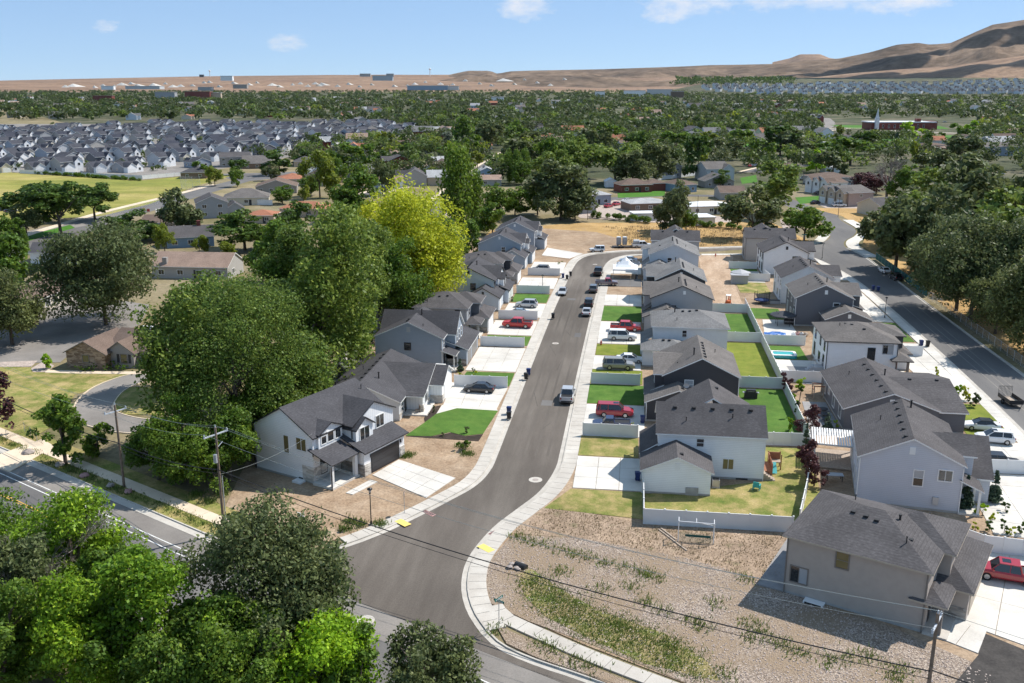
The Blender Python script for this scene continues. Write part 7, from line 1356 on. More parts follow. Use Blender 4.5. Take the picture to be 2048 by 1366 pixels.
O(512, 592, 388, 15, 2.9, 5.6, 'gable', 'm_side_taupe', 'm_roof_brown', 'brown-roofed taupe house below the cul-de-sac', 10, 'y'); O(555, 612, 372, 14, 2.9, 5.2, 'hip', 'm_side_tan', 'm_roof_terracotta', 'terracotta hip-roofed house by the cul-de-sac', 10); O(560, 655, 434, 11, 2.9, 5.0, 'hip', 'm_side_tan', 'm_roof_terracotta', 'long terracotta-roofed house with cream end wall', -4); O(492, 548, 447, 9, 2.6, 4.2, 'hip', 'm_side_tan', 'm_roof_terracotta', 'low orange-roofed house below the pale fence', 0)
O(362, 412, 358, 16, 2.9, 5.6, 'hip', 'm_side_brown', 'm_roof_dark', 'dark-roofed brick house at the end of the field fence', 8); O(486, 540, 338, 16, 3.0, 6.6, 'gable', 'm_side_brown', 'm_roof_warm', 'house with large dark brown roof beside the big dark tree', 15); O(440, 500, 335, 14, 5.6, 7.8, 'gable', 'm_side_taupe', 'm_roof_slate', 'greige two-storey house before the dense subdivision', 15); O(588, 630, 334, 14, 2.9, 5.6, 'hip', 'm_side_tan', 'm_roof_slate', 'grey hip-roofed brick house with white garage', 10)
O(740, 806, 376, 12, 2.9, 5.0, 'gable', 'm_side_paleblue', 'm_roof_tan', 'pale blue rambler with tan roof behind the yellow tree', 6, wing=(4, 12, -4, 6, 2.9, 4.8, 'g')); O(800, 838, 352, 12, 2.9, 4.9, 'gable', 'm_side_white', 'm_roof_tan', 'white rambler with tan roof up the street', 6, 'y'); O(850, 888, 345, 12, 2.9, 4.9, 'gable', 'm_side_white', 'm_roof_tan', 'white rambler with tan gable beside the tall poplar', 10, 'y'); O(862, 888, 333, 12, 3.4, 5.2, 'gable', 'm_side_brick', 'm_roof_pale', 'dark red barn-like house with pale roof', 6)
O(795, 850, 292, 18, 3.0, 6.0, 'gable', 'm_side_tan', 'm_roof_brown', 'tan house with brown roof and cream gables left of the spruce', 14); O(860, 885, 272, 16, 3.0, 6.4, 'hip', 'm_side_brown', 'm_roof_brown', 'brown house with steep roof above the blue spruce', 14); O(800, 870, 308, 20, 3.0, 5.4, 'hip', 'm_side_greige', 'm_roof_warm', 'wide greige house with low hip roof', 10); O(957, 992, 355, 10, 2.9, 4.8, 'gable', 'm_side_blue', 'm_roof_pale', 'small blue house with white roof and orange chimney', 6, 'y', chim=(3, 5)); O(960, 1003, 372, 10, 2.8, 4.5, 'gable', 'm_side_greige', 'm_roof_tan', 'long low house with pink-tan roof', 4); O(955, 985, 300, 14, 2.9, 4.8, 'gable', 'm_side_white', 'm_roof_terracotta', 'white house with red-brown roof by the silver tree', 10)
for px, py, wl_, rf_, lab in ((1075, 262, 'white', 'slate', 'blue-grey roofed bungalow at the far end of the central street'), (1083, 250, 'cream', 'tan', 'tan bungalow at the far end of the central street'), (1095, 285, 'tan', 'pale', 'pale-roofed bungalow right of the central street'), (1060, 250, 'tan', 'terracotta', 'orange-roofed bungalow at the far end of the central street')): O(px - 14, px + 14, py, 12, 2.8, 4.6, 'gable', 'm_side_' + wl_, 'm_roof_' + rf_, lab, 10)
# across the straw lot
O(1160, 1228, 412, 12, 3.8, 6.0, 'hip', 'm_side_bluegrey', 'm_roof_pale', 'blue-grey house with pale hipped roof beside the two red cars', 20); O(1165, 1196, 428, 6, 2.6, 3.9, 'gable', 'm_side_grey', 'm_roof_white', 'small white-roofed shed at the hedge end', 25, 'y', 'garden_shed', 'shed', wins=False); O(1211, 1234, 375, 7, 2.6, 3.8, 'gable', 'm_side_white', 'm_roof_white', 'white detached garage left of the brick bungalow', 0, 'y', 'detached_garage', 'garage', wins=False, gar=('-y', 0, 1.2, 5))
O(1243, 1308, 386, 10, 3.2, 5.6, 'hip', 'm_side_brick', 'm_roof_brown', 'red brick bungalow with brown hipped roof and steps', 14, wing=(14, 22, 4, 12, 3.2, 5.0, 'hip')); O(1363, 1402, 386, 13, 3.2, 5.2, 'hip', 'm_side_blue', 'm_roof_brown', 'blue house with brown hipped roof right of the brick bungalow', 30); O(1330, 1366, 357, 10, 5.8, 8.0, 'gable', 'm_side_taupe', 'm_roof_warm', 'beige two-storey house with plain windows behind the brick bungalow', 18, 'y')
O(1412, 1462, 362, 14, 5.6, 8.6, 'gable', 'm_side_lightgrey', 'm_roof_warm', 'light grey gabled house with white gable trim', 12, wing=(8, 14, -1, 8, 5.6, 7.8, 'g')); O(1410, 1470, 376, 10, 3.0, 6.0, 'gable', 'm_side_taupe', 'm_roof_warm', 'taupe single-storey house before the light grey gables', 8, 'y'); O(1262, 1345, 424, 11, 2.9, 4.4, 'hip', 'm_side_brown', 'm_roof_pale', 'low brick house with pale grey roof behind the thin tree', 14); O(1380, 1470, 430, 11, 2.9, 4.2, 'hip', 'm_side_cream', 'm_roof_white', 'low cream house with white metal roof and carport', 10)
O(1268, 1318, 442, 6, 2.4, 2.8, 'flat', 'm_side_offwhite', 'm_roof_white', 'long white-roofed shed left of the thin tree', 8, name='storage_shed', cat='shed', wins=False); O(1372, 1432, 452, 9, 2.6, 3.0, 'flat', 'm_side_offwhite', 'm_roof_white', 'long white-roofed shed right of the thin tree', 8, name='storage_shed', cat='shed', wins=False); O(1440, 1492, 400, 12, 2.9, 5.0, 'gable', 'm_side_greige', 'm_roof_brown', 'brown-roofed house with an arched front window', 0)
# right: townhouses, long brown block, others
for i, (x0, x1, yb, wl_, rf_, lab) in enumerate(((1662, 1700, 391, 'white', 'brown', 'white townhouse block with brown roof, farther of two'), (1696, 1756, 414, 'rose', 'warm', 'pinkish townhouse block with tan-grey roof, nearer of two'))):
    h = O(x0, x1, yb, 16, 5.2, 7.2, 'gable', 'm_side_' + wl_, 'm_roof_' + rf_, lab, 20, name='townhouse', wins=False)
    w = (at(x1, yb) - at(x0, yb)).length
    for k in range(3): h.gable(-1.6, 3.2, 1 + k * 5.2, 5.4 + k * 5.2, 5.2, 6.8, 'x', found=False, wall='m_side_' + ('offwhite' if i == 0 else 'tan')); h.win('-x', -1.6, 3.2 + k * 5.2, 3.4, 1.2, 1.3); h.garage('-x', -1.6, 1.6 + k * 5.2, 4.6 + k * 5.2, 2.2)
    h.win('-y', 0, w * .5, 3.6, 1.0, 1.0)
O(1632, 1712, 372, 14, 3.6, 5.6, 'hip', 'm_side_greige', 'm_roof_brown', 'long brown-roofed grey block behind the townhouses', 8); O(1552, 1600, 344, 12, 3.6, 5.0, 'hip', 'm_side_rose', 'm_roof_brown', 'pinkish brown house with white carport left of the street', 10); O(1652, 1702, 304, 12, 5.2, 6.6, 'gable', 'm_side_paleblue', 'm_roof_pale', 'pale two-storey block with light roof behind the trees', 8); O(1762, 1838, 436, 14, 3.6, 6.2, 'gable', 'm_side_cream', 'm_roof_slate', 'grey-roofed house half hidden by the olive grove', 16); O(1650, 1680, 346, 9, 2.8, 3.4, 'flat', 'm_side_offwhite', 'm_roof_white', 'white-roofed carport among the middle trees', 0, name='carport', cat='carport', wins=False)
O(1955, 2100, 312, 22, 5.6, 8.2, 'hip', 'm_side_bluegrey', 'm_roof_warm', 'large grey two-storey house with brown hipped roof at the right edge', 6); O(1830, 1885, 291, 10, 3.0, 3.4, 'flat', 'm_side_offwhite', 'm_roof_white', 'white flat-roofed carport right of the church lawn', 4, name='carport', cat='carport', wins=False); O(1845, 1900, 300, 14, 3.0, 4.6, 'hip', 'm_side_brick', 'm_roof_brown', 'low brick house right of the church lawn', 4); O(1895, 1945, 306, 14, 3.0, 4.8, 'hip', 'm_side_brick', 'm_roof_tan', 'low brick house left of the large grey house', 4); O(1570, 1600, 232, 30, 6, 9, 'gable', 'm_side_lightgrey', 'm_roof_slate', 'long grey two-storey building far behind the trees', 8); O(1240, 1262, 302, 10, 5.4, 7, 'gable', 'm_side_white', 'm_roof_brown', 'white two-storey house with pink-brown roof among the cottonwoods', 8); O(1215, 1245, 290, 12, 3, 5, 'gable', 'm_side_white', 'm_roof_tan', 'tan-roofed house among the cottonwoods', 8)
for px, py, w_, wl_, rf_, lab in ((1330, 262, 26, 'tan', 'pale', 'pale-roofed house in the gap above the straw lot, left'), (1365, 266, 22, 'brick', 'pale', 'brick house in the gap above the straw lot'), (1400, 270, 30, 'cream', 'brown', 'cream low house above the yellow tree'), (1428, 262, 24, 'white', 'slate', 'white house above the yellow tree, right'), (1460, 270, 26, 'white', 'pale', 'white shed-like house by the small lawn'), (1475, 248, 22, 'brick', 'slate', 'brick house with dark roof left of the church'), (1605, 262, 24, 'white', 'pale', 'white house left of the church road'), (1590, 236, 20, 'blue', 'slate', 'blue-grey house far left of the church')): O(px - w_ / 2, px + w_ / 2, py, 12, 2.9, 4.7, 'gable', 'm_side_' + wl_, 'm_roof_' + rf_, lab, 8)
# the brick church
a = at(1742, 260); h = House('church', 'long red brick church with white flat roof and white steeple', (a.x, a.y), YAW + 2, 'm_side_brick', 'm_roof_white', cat='church'); L = (at(1872, 260) - a).length
h.walls(0, L, 0, 24, 7, found=False); MB().box(-.8, L + .8, -.8, 24.8, 7, 8).build('roof', 'm_roof_white', h.o); h.walls(L * .72, L * .78, 2, 8, 11, found=False); h.walls(L * .95, L * 1.05, 3, 22, 8.4, found=False)
for i in range(9): h.win('-y', 0, 6 + i * (L - 12) / 9, 2, 1.6, 3.2, split=None)
MB().box(3, 6.5, -3, .5, 0, 12).build('steeple_base', 'm_roof_white', h.o); q = MB(); t_ = (4.75, -1.25, 22); bs = [(3.4, -2.6, 12), (6.1, -2.6, 12), (6.1, .1, 12), (3.4, .1, 12)]; [q.poly([bs[i], bs[(i + 1) % 4], t_]) for i in range(4)]; q.build('steeple', 'm_roof_white', h.o)

# ------------------------------------------------------------------ the dense subdivision on the left: one of each kind, then copies
def sub_proto(wall, two, kind, lod):
    k = House('subdivision_house', 'x', (0, 0), 0, wall, 'm_roof_blueblack' if kind % 2 else 'm_roof_navy', 'm_trim_white'); ze = 5.5 if two else 3.0
    k.gable(-6, 6, 0, 10, ze, ze + 2.3, 'x' if kind != 2 else 'y', found=False)
    k.gable(-5.6, -.2, -3.6, 3, 3.0, 5.0, 'y', found=False, wall='m_side_white' if kind != 1 else 'm_side_cream'); k.garage('-y', -3.6, -4.9, -.9, 2.2, panels=1)
    k.gable(.8, 5.0, -1.6, 3, ze, ze + 2.1, 'y', found=False, wall='m_side_white')
    if lod == 0:
        k.win('-y', -1.6, 2.9, ze - 2.0, 1.2, 1.3, split=None); k.win('+x', 6, 3, 1, 1.3, 1.2, split=None); k.win('+x', 6, 6.5, ze - 1.9, 1.1, 1.2, split=None); k.win('+y', 10, -2, 1, 1.4, 1.2, split=None); k.win('+y', 10, 3, ze - 1.9, 1.4, 1.2, split=None); k.win('-x', -6, 5, 1, 1.2, 1.2, split=None)
    return k.o
WALLS = ['m_side_greige', 'm_side_grey', 'm_side_lightgrey', 'm_side_taupe', 'm_side_bluegrey', 'm_side_darkgrey']
WNAME = ['beige', 'grey', 'light grey', 'taupe', 'blue-grey', 'dark grey']
protos = {}
def sub_house(p, deg, wi, two, kind, lod, label, sx=1.0):
    key = (wi, two, kind, lod)
    if key not in protos: protos[key] = sub_proto(WALLS[wi], two, kind, lod); o = protos[key]
    else: o = copy_tree(protos[key])
    o.location = (p.x, p.y, 0); o.rotation_euler = (0, 0, R(deg)); o.scale = (sx, 1, 1); o['label'] = label; o['category'] = 'house'; o['group'] = 'houses of the dense left subdivision'
rows = [(344, -40, 300), (333, -60, 430), (322, -60, 520), (312, -60, 560), (303.5, -60, 590), (296, -50, 640), (289, -50, 690), (282.5, -50, 740), (276.5, -40, 800), (271, -40, 830), (266, -30, 850), (261.5, -30, 860), (257, 200, 800), (253, 300, 780)]
ORD = ('first', 'second', 'third', 'fourth', 'fifth', 'sixth', 'seventh', 'eighth', 'ninth', 'tenth', 'eleventh', 'twelfth', 'thirteenth', 'fourteenth', 'fifteenth', 'sixteenth')
nsub = 0
for ri, (yy, xa, xb) in enumerate(rows):
    ppm = -(-F_PX * _s - (yy - 683) * _c) / CAM_H; x = xa + (ri % 2) * 9 * ppm; i = 0
    while x < xb:
        p = at(x, yy); deg = YAW + [52, 58, 142, 52, -128, 60][int(rs.integers(6))] + float(rs.normal() * 5); wi = int(rs.integers(6)); two = rs.random() < .6
        i += 1
        lab = '%s %s house with dark roof, %s from left in row %s behind the field' % (WNAME[wi], 'two-storey' if two else 'single-storey', ORD[i - 1] if i <= 16 else '%dth' % i, ('one', 'two', 'three', 'four', 'five', 'six', 'seven', 'eight', 'nine', 'ten', 'eleven', 'twelve', 'thirteen', 'fourteen')[ri])
        sub_house(p, deg, wi, two, int(rs.integers(3)), 0 if ri < 6 else 1, lab, float(rs.uniform(.85, 1.12))); nsub += 1
        x += ppm * float(rs.uniform(14.5, 18.5))
sheet('subdivision_ground', P2([(-150, 346), (300, 352), (440, 338), (560, 318), (640, 300), (870, 266), (870, 248), (-150, 248)]), .04, 'm_asphalt_old')
# scattered houses among the far trees
far_list = []
def blocked(px, py):
    if 240 < py < 352 and px < np.interp(py, [240, 255, 270, 290, 300, 310, 330, 352], [600, 830, 850, 680, 600, 570, 450, 330]): return True
    if py > 345 and px < 480: return True
    if 1640 < px < 1960 and 238 < py < 284: return True
    if abs(px - np.interp(py, [266, 281, 298, 325, 362, 392], [1088, 1062, 1030, 985, 935, 900])) < 10 + (py - 250) * .12 and py > 262: return True
    return False
m_far = {}
def far_house(p, i):
    w, d = rs.uniform(11, 17), rs.uniform(9, 12); wl_ = ['m_side_cream', 'm_side_tan', 'm_side_white', 'm_side_offwhite', 'm_side_brick', 'm_side_greige', 'm_side_paleblue'][int(rs.integers(7))]; rf_ = ['m_roof_brown', 'm_roof_tan', 'm_roof_warm', 'm_roof_slate', 'm_roof_pale', 'm_roof_grey', 'm_roof_terracotta'][int(rs.integers(7))]; key = (wl_, rf_)
    if key not in m_far:
        k = House('distant_house', 'x', (0, 0), 0, wl_, rf_); k.gable(-6.5, 6.5, 0, 10, 3.2, 5.4, 'x', found=False); k.gable(1.5, 6, -3, 4, 3.2, 4.9, 'y', found=False); k.rect('window', '-y', 0, -4.6, -2.6, 1.0, 2.2, 0, .05, 'm_glass'); m_far[key] = k.o; o = k.o
    else: o = copy_tree(m_far[key])
    o.location = (p.x, p.y, 0); o.rotation_euler = (0, 0, R(YAW + 10 + 90 * int(rs.integers(4)) + float(rs.normal() * 6))); o.scale = (w / 11, d / 9, float(rs.uniform(1.1, 1.8)))
    wn_, rn_ = wl_[7:].replace('offwhite', 'off-white').replace('paleblue', 'pale blue'), rf_[7:].replace('warm', 'grey-brown').replace('slate', 'dark grey')
    tag(o, 'small %s house with %s roof among the trees of the far neighbourhood' % (wn_, rn_), 'house', 'far ' + wn_ + ' houses with ' + rn_ + ' roofs')
n = 0
while n < 250:
    s_ = rs.uniform(560, 2600) if rs.random() < .7 else rs.uniform(430, 900); t_ = rs.uniform(-.72, .5) * s_; q = Vector((t_, s_, 0)); px, py = to_px(q)
    if not (-40 < px < 2090) or blocked(px, py) or (py > 300 and not (640 < px < 900)): continue
    far_house(q, n); n += 1
sheet('neighbourhood_ground', [(-3300, 4400), (2400, 4400), (330, 640), (230, 430), (-90, 430), (-160, 520), (-700, 1100)], .03, 'm_suburb')
# far trees: single ones near, a wood beyond
n = 0; kinds = ['ash', 'olive', 'dark', 'cotton', 'ash', 'dark', 'olive', 'yg']
while n < 80:
    s_ = math.sqrt(rs.uniform(430 ** 2, 1150 ** 2)); t_ = rs.uniform(-.72, .5) * s_; q = Vector((t_, s_, 0)); px, py = to_px(q)
    if not (-60 < px < 2110) or blocked(px, py) or (py > 335 and px > 1130) or (py > 330 and px < 640): continue
    k = kinds[int(rs.integers(8))]; tree(0, 0, 0, 0, k, KIND[k][4] + ' of the far neighbourhood, one of many', 'far ' + KIND[k][4] + 's', base=q, wm=float(rs.uniform(7, 14)), hm=float(rs.uniform(6.5, 14))); n += 1
def wood(name, label, cells, mat, per, leafm):
    V = [];
    for (x, y, w, h) in cells:
        K = 7; a = rs.uniform(0, 6.28, K); r = np.sqrt(rs.uniform(0, .55, K)) * w / 2; C = np.stack([x + r * np.cos(a), y + r * np.sin(a), h * rs.uniform(.35, .78, K)], 1); V.append(leaves(rs, C, np.full(K, w * .22), per, leafm * w / 10))
    tag(put(name, quads_mesh(name, np.concatenate(V), mat)), label, 'trees', None, 'stuff')
cells = {k: [] for k in ('m_leaf_far', 'm_leaf_far_dark', 'm_leaf_far_olive', 'm_leaf_cotton', 'm_leaf_yg')}
ks = list(cells)
for i in range(6200):
    u = rs.random(); s_ = 900 + 4200 * u ** 1.4; t_ = rs.uniform(-.74, .52) * s_; px, py = to_px((t_, s_, 0))
    if not (-60 < px < 2110) or blocked(px, py): continue
    if py < np.interp(px, [0, 600, 1000, 1400, 2048], [184, 184, 182, 178, 172]): continue
    cells[ks[int(rs.choice(5, p=[.36, .32, .26, .045, .015]))]].append((t_, s_, rs.uniform(12, 24), rs.uniform(8, 14)))
near_c = {k: [] for k in ks}; n = 0
while n < 680:
    s_ = math.sqrt(rs.uniform(440 ** 2, 1050 ** 2)); t_ = rs.uniform(-.72, .5) * s_; px, py = to_px((t_, s_, 0))
    if not (-60 < px < 2110) or blocked(px, py) or (py > 345 and px > 1130) or (py > 325 and px < 640) or (py > 372): continue
    near_c[ks[int(rs.choice(5, p=[.28, .24, .24, .19, .05]))]].append((t_, s_, rs.uniform(9, 17), rs.uniform(7, 14))); n += 1
WOODS = {'m_leaf_far': 'green mass of trees', 'm_leaf_far_dark': 'dark green trees mixed through', 'm_leaf_far_olive': 'olive-green trees mixed through', 'm_leaf_cotton': 'lighter green trees mixed through', 'm_leaf_yg': 'yellowish trees dotted through'}
sub_c = []
while len(sub_c) < 90:
    px, py = rs.uniform(-30, 830), rs.uniform(252, 345); q = at(px, py)
    if blocked(px, py): sub_c.append((q.x, q.y, rs.uniform(3, 6), rs.uniform(3, 6)))
wood('yard_trees', 'small green yard trees between the houses of the dense subdivision', sub_c, 'm_leaf_far', 90, 2.0)
for k, c in near_c.items(): wood('wood', WOODS[k] + ' the middle neighbourhood', c, k, 190, 1.15)
for k, c in cells.items(): wood('far_wood', WOODS[k] + ' the far neighbourhood', c, k, 42, 2.2)

# ------------------------------------------------------------------ dry plain and hills to the horizon
patchy('m_plain', [(.3, (.15, .092, .06)), (.45, (.225, .142, .09)), (.6, (.27, .175, .112)), (.75, (.34, .235, .15))], .006, .03, .4, big=(.0011, .12), stretch=(.4, 1, 1))
m_, nt, b_ = new_mat('m_hill'); nz = noise(nt, .0022, 6, .62); n2 = noise(nt, .011, 4, .65)
c = ramp(nt, nz, [(.32, (.09, .07, .055)), (.45, (.15, .11, .08)), (.58, (.21, .15, .105)), (.75, (.28, .205, .145))]); c = mixc(nt, 1.0, c, ramp(nt, n2, [(.3, (.5,) * 3), (.7, (1.35,) * 3)]), 'MULTIPLY'); nt.links.new(c, b_.inputs['Base Color']); b_.inputs['Roughness'].default_value = 1.0; b_.inputs['Specular IOR Level'].default_value = .05
def fbm(x, y, f, oct_=5, seed=0.0):
    from mathutils import noise as N_
    return N_.fractal(Vector((x * f + seed, y * f - seed, seed)), 1.0, 2.0, oct_)
def ridge(name, prof, d0, d1, d2, label, mat='m_hill', rough=.12, back=.5, nx=150, ny=34, xr=None, f=.0011):
    """hill whose crest (at distance d1) shows along the picture profile prof; foot at d0, back foot at d2"""
    xs_ = [p[0] for p in prof]; ys_ = [p[1] for p in prof]; m = MB(); g = []
    for i in range(nx + 1):
        px = xs_[0] + (xs_[-1] - xs_[0]) * i / nx; top = float(np.interp(px, xs_, ys_)); dv = direction(px, top); k = 1 / dv.to_2d().length; zc = CAM_H + d1 * dv.z * k; u = dv.to_2d() * k; col = []
        for j in range(ny + 1):
            t = j / ny; d = d0 + (d2 - d0) * t; x, y = u.x * d, u.y * d
            q = (d - d0) / (d1 - d0) if d < d1 else 1 - (d - d1) / (d2 - d1) * back
            s_ = q * q * (3 - 2 * q) if d < d1 else q
            s_ = max(0, .35 * max(q, 0) + .65 * s_) if d < d1 else s_
            hn = fbm(x, y, f) * rough * abs(zc) * (4 * s_ * (1 - s_) + .03 * s_)
            col.append((x, y, zc * s_ + hn - 2))
        g.append(col)
    for i in range(nx):
        for j in range(ny): m.poly([g[i][j], g[i + 1][j], g[i + 1][j + 1], g[i][j + 1]])
    tag(m.build(name, mat, smooth=True), label, None, None, 'structure')
# plain rising gently to the skyline
ridge('plain', [(-700, 166), (0, 160.5), (170, 157), (400, 152), (640, 149.5), (850, 150), (1000, 150), (1200, 151), (1500, 152), (2048, 150), (2800, 150)], 5100, 9800, 16000, 'dry tan plain rising to the skyline', 'm_plain', .3, 0, f=.0007)
ridge('hill', [(880, 153), (905, 148), (935, 141), (980, 141), (995, 147), (1020, 142), (1090, 140), (1200, 138), (1320, 134), (1420, 130), (1520, 128), (1700, 124), (1900, 122), (2300, 118)], 6200, 9200, 14000, 'low brown hills along the skyline', 'm_hill', .5)
ridge('hill', [(1545, 124), (1580, 116), (1600, 108), (1640, 108), (1660, 116), (1720, 122)], 13500, 15500, 17500, 'pale distant mountain top', 'm_plain', .3, nx=40, ny=16)
ridge('hill', [(1330, 158), (1450, 148), (1530, 131), (1600, 121), (1680, 116), (1740, 104), (1790, 90), (1835, 86), (1860, 90), (1900, 86), (1940, 68), (1985, 48), (2048, 38), (2150, 24), (2300, 16), (2600, 10), (3000, 20)], 5900, 8900, 13000, 'brown mountain rising at the right', 'm_hill', .2, nx=260, ny=80, f=.0016)
ridge('hill', [(1500, 163), (1600, 157), (1700, 146), (1800, 138), (1900, 132), (1960, 122), (2048, 110), (2200, 100), (2600, 90)], 5000, 6400, 8200, 'tan foothill bench below the mountain', 'm_plain', .22, .3, nx=120, ny=30)
# works and gravel heaps on the plain, far townhouses
rs = np.random.default_rng(21)
def on_plain(px, py, d):
    dv = direction(px, py); k = d / dv.to_2d().length; return Vector((dv.x * k, dv.y * k, CAM_H + dv.z * k))
white_h = [(150, 171, 60), (130, 172, 26), (205, 170, 22), (245, 168, 40), (265, 166, 26), (283, 171, 50), (310, 169, 40), (345, 172, 36), (360, 171, 28), (408, 164, 16), (420, 163, 20), (470, 165, 24), (500, 168, 22), (545, 169, 40), (600, 166, 20), (630, 166, 24), (640, 170, 30), (650, 168, 40), (700, 167, 24), (830, 167, 24), (880, 167, 24), (930, 160, 18), (1010, 160, 60), (1050, 158, 12), (1130, 157, 14), (190, 173, 18), (228, 171, 14), (330, 166, 16), (385, 170, 20), (440, 172, 22), (515, 164, 14), (560, 172, 26), (585, 168, 16), (615, 171, 22), (675, 171, 20), (720, 172, 18), (745, 168, 16), (790, 171, 20), (815, 170, 14), (850, 163, 14), (905, 168, 18), (960, 166, 16), (985, 170, 20), (1030, 167, 16), (1075, 164, 16), (1100, 169, 20)]
for i, (px, py, w) in enumerate(white_h):
    d = 4900; p = on_plain(px, py, d); m = MB(); wm = w * d / F_PX; wm *= .6; h_ = wm * .06 + 3; K = 10
    for k in range(K):
        a0, a1 = 2 * math.pi * k / K, 2 * math.pi * (k + 1) / K; r0, r1 = 1 + .15 * math.sin(3 * a0 + i), 1 + .15 * math.sin(3 * a1 + i); m.poly([(-.1 * wm + .2 * wm * math.sin(i), 0, h_), (wm * .5 * r0 * math.cos(a0), wm * .25 * r0 * math.sin(a0), -6), (wm * .5 * r1 * math.cos(a1), wm * .25 * r1 * math.sin(a1), -6)])
    tag(m.build('stone_heap', 'm_concrete_new', None, p), 'pale heap of quarried stone on the far dry plain', 'stone heap', 'pale stone heaps on the far plain')
for i, (px, py, w, hh, wl_, lab) in enumerate(((215, 178, 22, 5, 'white', 'white works building left of the pale heaps'), (285, 177, 62, 4, 'lightgrey', 'long pale works building on the plain'), (453, 160, 22, 7, 'white', 'white tower-like works building on the plain'), (410, 180, 26, 5, 'grey', 'grey works building right of the long pale one'), (480, 176, 26, 6, 'taupe', 'brown works building on the plain'), (403, 153, 8, 3, 'darkgrey', 'small dark building on the skyline'), (765, 160, 38, 8, 'steel', 'large blue-grey works building on the plain'), (730, 152, 20, 4, 'grey', 'grey building on the skyline, left of two'), (780, 152, 14, 4, 'grey', 'grey building on the skyline, right of two'), (855, 179, 78, 7, 'blue', 'long dark blue warehouse at the edge of the trees'), (905, 179, 24, 6, 'lightgrey', 'pale end of the long warehouse'), (330, 196, 36, 10, 'grey', 'grey hall of the far school'), (395, 196, 46, 11, 'brick', 'brown brick hall of the far school'), (430, 196, 22, 9, 'tan', 'tan wing of the far school'), (205, 200, 34, 7, 'brick', 'dark red far building among the trees'), (1270, 191, 40, 9, 'white', 'white flat apartment block, left of three'), (1320, 190, 46, 10, 'lightgrey', 'pale flat apartment block, middle of three'), (1355, 193, 24, 9, 'brown', 'brown flat block by the far highway'), (1200, 192, 18, 8, 'white', 'small white far block'), (995, 203, 24, 8, 'white', 'white building among the far trees'), (1880, 160, 0, 0, '', ''))):
    if not w: continue
    d = 4800 if py < 183 else 46 * F_PX / max(6, (py - HORIZON)) ; p = on_plain(px, py, d); k = d / F_PX; h = House('far_building', lab, (p.x, p.y), YAW, 'm_side_' + wl_, 'm_roof_' + ('pale' if wl_ != 'brick' else 'brown'), cat='building'); h.o.location.z = p.z - 3; h.walls(-w * k / 2, w * k / 2, 0, w * k * .4, hh * k + 3, found=False); MB().box(-w * k / 2 - 1, w * k / 2 + 1, -1, w * k * .4 + 1, hh * k + 3, hh * k + 4.2).build('roof', h.roof, h.o)
for px, py, top, lab in ((420, 153, 141, 'white water tower on the skyline, left of two'), (860, 151, 137, 'white water tower on the skyline, right of two')):
    d = 7000; p = on_plain(px, py, d); hh = (py - top) * d / F_PX; o = thing('water_tower', lab, 'water tower', p); MB().tube((0, 0, -5), (0, 0, hh * .75), hh * .05, n=8).build('column', 'm_trim_white', o); MB().ball((0, 0, hh * .85), hh * .16, 10, 0, .8).build('tank', 'm_trim_white', o)
# a gentle slope carries the far townhouses
def slope_z(d): return max(0.0, .034 * (d - 3600))
m = MB(); g = []
for i in range(61):
    dv = direction(1330 + i * 18, 170); u = dv.to_2d().normalized(); e = min(1, i / 8)
    g.append([(u.x * d, u.y * d, slope_z(d) * e - .3) for d in np.linspace(3560, 5700, 15)])
for i in range(60):
    for j in range(14): m.poly([g[i][j], g[i + 1][j], g[i + 1][j + 1], g[i][j + 1]])
tag(m.build('slope', 'm_suburb', smooth=True), 'gentle built-up slope below the mountain', None, None, 'structure')
TC = ['m_side_white', 'm_side_offwhite', 'm_side_paleblue', 'm_side_lightgrey']
for ri, (py, xa, xb) in enumerate(((186, 1500, 1640), (184, 1660, 2060), (181.5, 1440, 2060), (179, 1420, 2060), (176.5, 1415, 2060), (174, 1412, 2060), (171, 1430, 2060), (168, 1640, 2060), (165, 1900, 2060), (162, 1985, 2060))):
    x = xa; i = 0
    while x < xb:
        d = 168.4 / (.034 + (py - 165) / F_PX); dv = direction(x, py); u = dv.to_2d().normalized(); key = ('th', int(rs.integers(4)), int(rs.integers(2)))
        if key not in m_far:
            k = House('far_townhouse', 'x', (0, 0), 0, TC[key[1]], 'm_roof_navy' if key[2] else 'm_roof_slate'); k.gable(-10, 10, 0, 12, 7, 11, 'x', found=False); k.gable(-8, -1.5, -2.5, 4, 7, 10.6, 'y', found=False); k.gable(1.5, 8, -2.5, 4, 7, 10.6, 'y', found=False); m_far[key] = k.o; o = k.o
        else: o = copy_tree(m_far[key])
        i += 1; o.location = (u.x * d, u.y * d, slope_z(d) - .5); o.rotation_euler = (0, 0, R(YAW + [35, 50, -20, 60][int(rs.integers(4))])); o.scale = (1.25, 1.4, 1.25)
        tag(o, '%s far townhouse, %s from left in terrace row %s below the mountain' % ({'m_side_white': 'white', 'm_side_offwhite': 'off-white', 'm_side_paleblue': 'pale blue', 'm_side_lightgrey': 'light grey'}[TC[key[1]]], ORD[i - 1] if i <= 16 else '%dth' % i, ORD[ri]), 'house', 'far townhouses below the mountain'); x += float(rs.uniform(17, 25))
cells = []
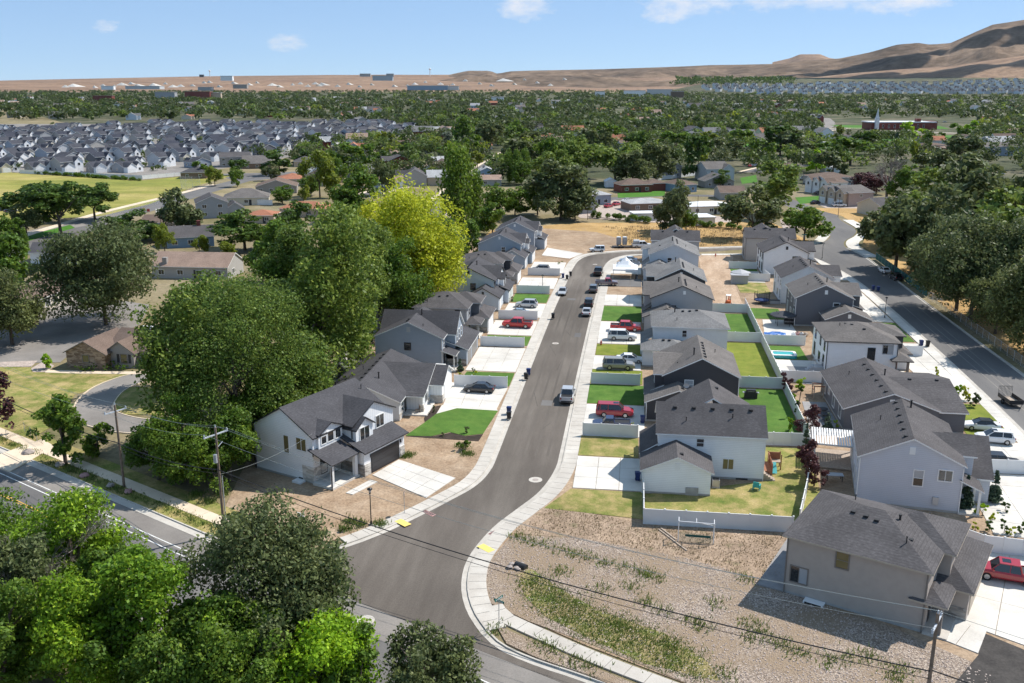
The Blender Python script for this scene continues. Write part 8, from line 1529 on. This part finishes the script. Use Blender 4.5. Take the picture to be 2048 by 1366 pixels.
for i in range(420):
    px, py = rs.uniform(1350, 1590), rs.uniform(150, 163)
    if py < 165 - (px - 1350) * .05 - 6: pass
    d = 5200 + rs.uniform(-600, 900); p = on_plain(px, py + 4, d); cells.append((p, rs.uniform(14, 30)))
V = []
for p, w in cells: C = np.array(p[:])[None, :] + rs.normal(size=(4, 3)) * np.array([w * .3, w * .3, 2]); V.append(leaves(rs, C, np.full(4, w * .3), 22, w * .35))
tag(put('far_wood', quads_mesh('far_wood', np.concatenate(V), 'm_leaf_dark')), 'dark trees on the slope beyond the far highway', 'trees', None, 'stuff')


# two clouds above the mountain, out of the picture, whose shadows lie on the slopes
rg = np.random.default_rng(8); plain('m_cloud', (.9, .9, .91), 1.0, spec=.0)
for px, py, d, k, wx, wy, lab in ((1880, 146, 5900, 2700, 900, 260, 'white cloud high above the foothill, shading its slope'), (2010, 92, 7800, 3000, 900, 350, 'white cloud high above the mountain, shading its flank'), (1560, 146, 7200, 2900, 420, 160, 'small white cloud above the low hills')):
    c = on_plain(px, py, d) + SUN_DIR * k; m = MB()
    for i in range(26): u, v = rg.uniform(-1, 1), rg.uniform(-1, 1) * .8; m.ball(c + Vector((u * wx, v * wy, rg.uniform(-30, 60))), float(rg.uniform(.3, .5)) * wy * 1.3, 10, 0, .5)
    tag(m.build('cloud', 'm_cloud', smooth=True), lab, 'cloud', 'clouds above the mountain')

# ------------------------------------------------------------------ haze: the air between here and the hills
m_ = bpy.data.materials.new('m_haze'); m_.use_nodes = True; nt = m_.node_tree; nt.nodes.clear(); o_ = nt.nodes.new('ShaderNodeOutputMaterial'); v_ = nt.nodes.new('ShaderNodeVolumePrincipled')
v_.inputs['Color'].default_value = (.78, .86, .97, 1); v_.inputs['Density'].default_value = HAZE; v_.inputs['Anisotropy'].default_value = .2; nt.links.new(v_.outputs[0], o_.inputs['Volume']); MATS['m_haze'] = m_
tag(MB().box(-13500, 13500, -900, 22000, -60, 1100).build('haze', 'm_haze'), 'pale summer haze over the whole valley', 'haze', None, 'stuff')
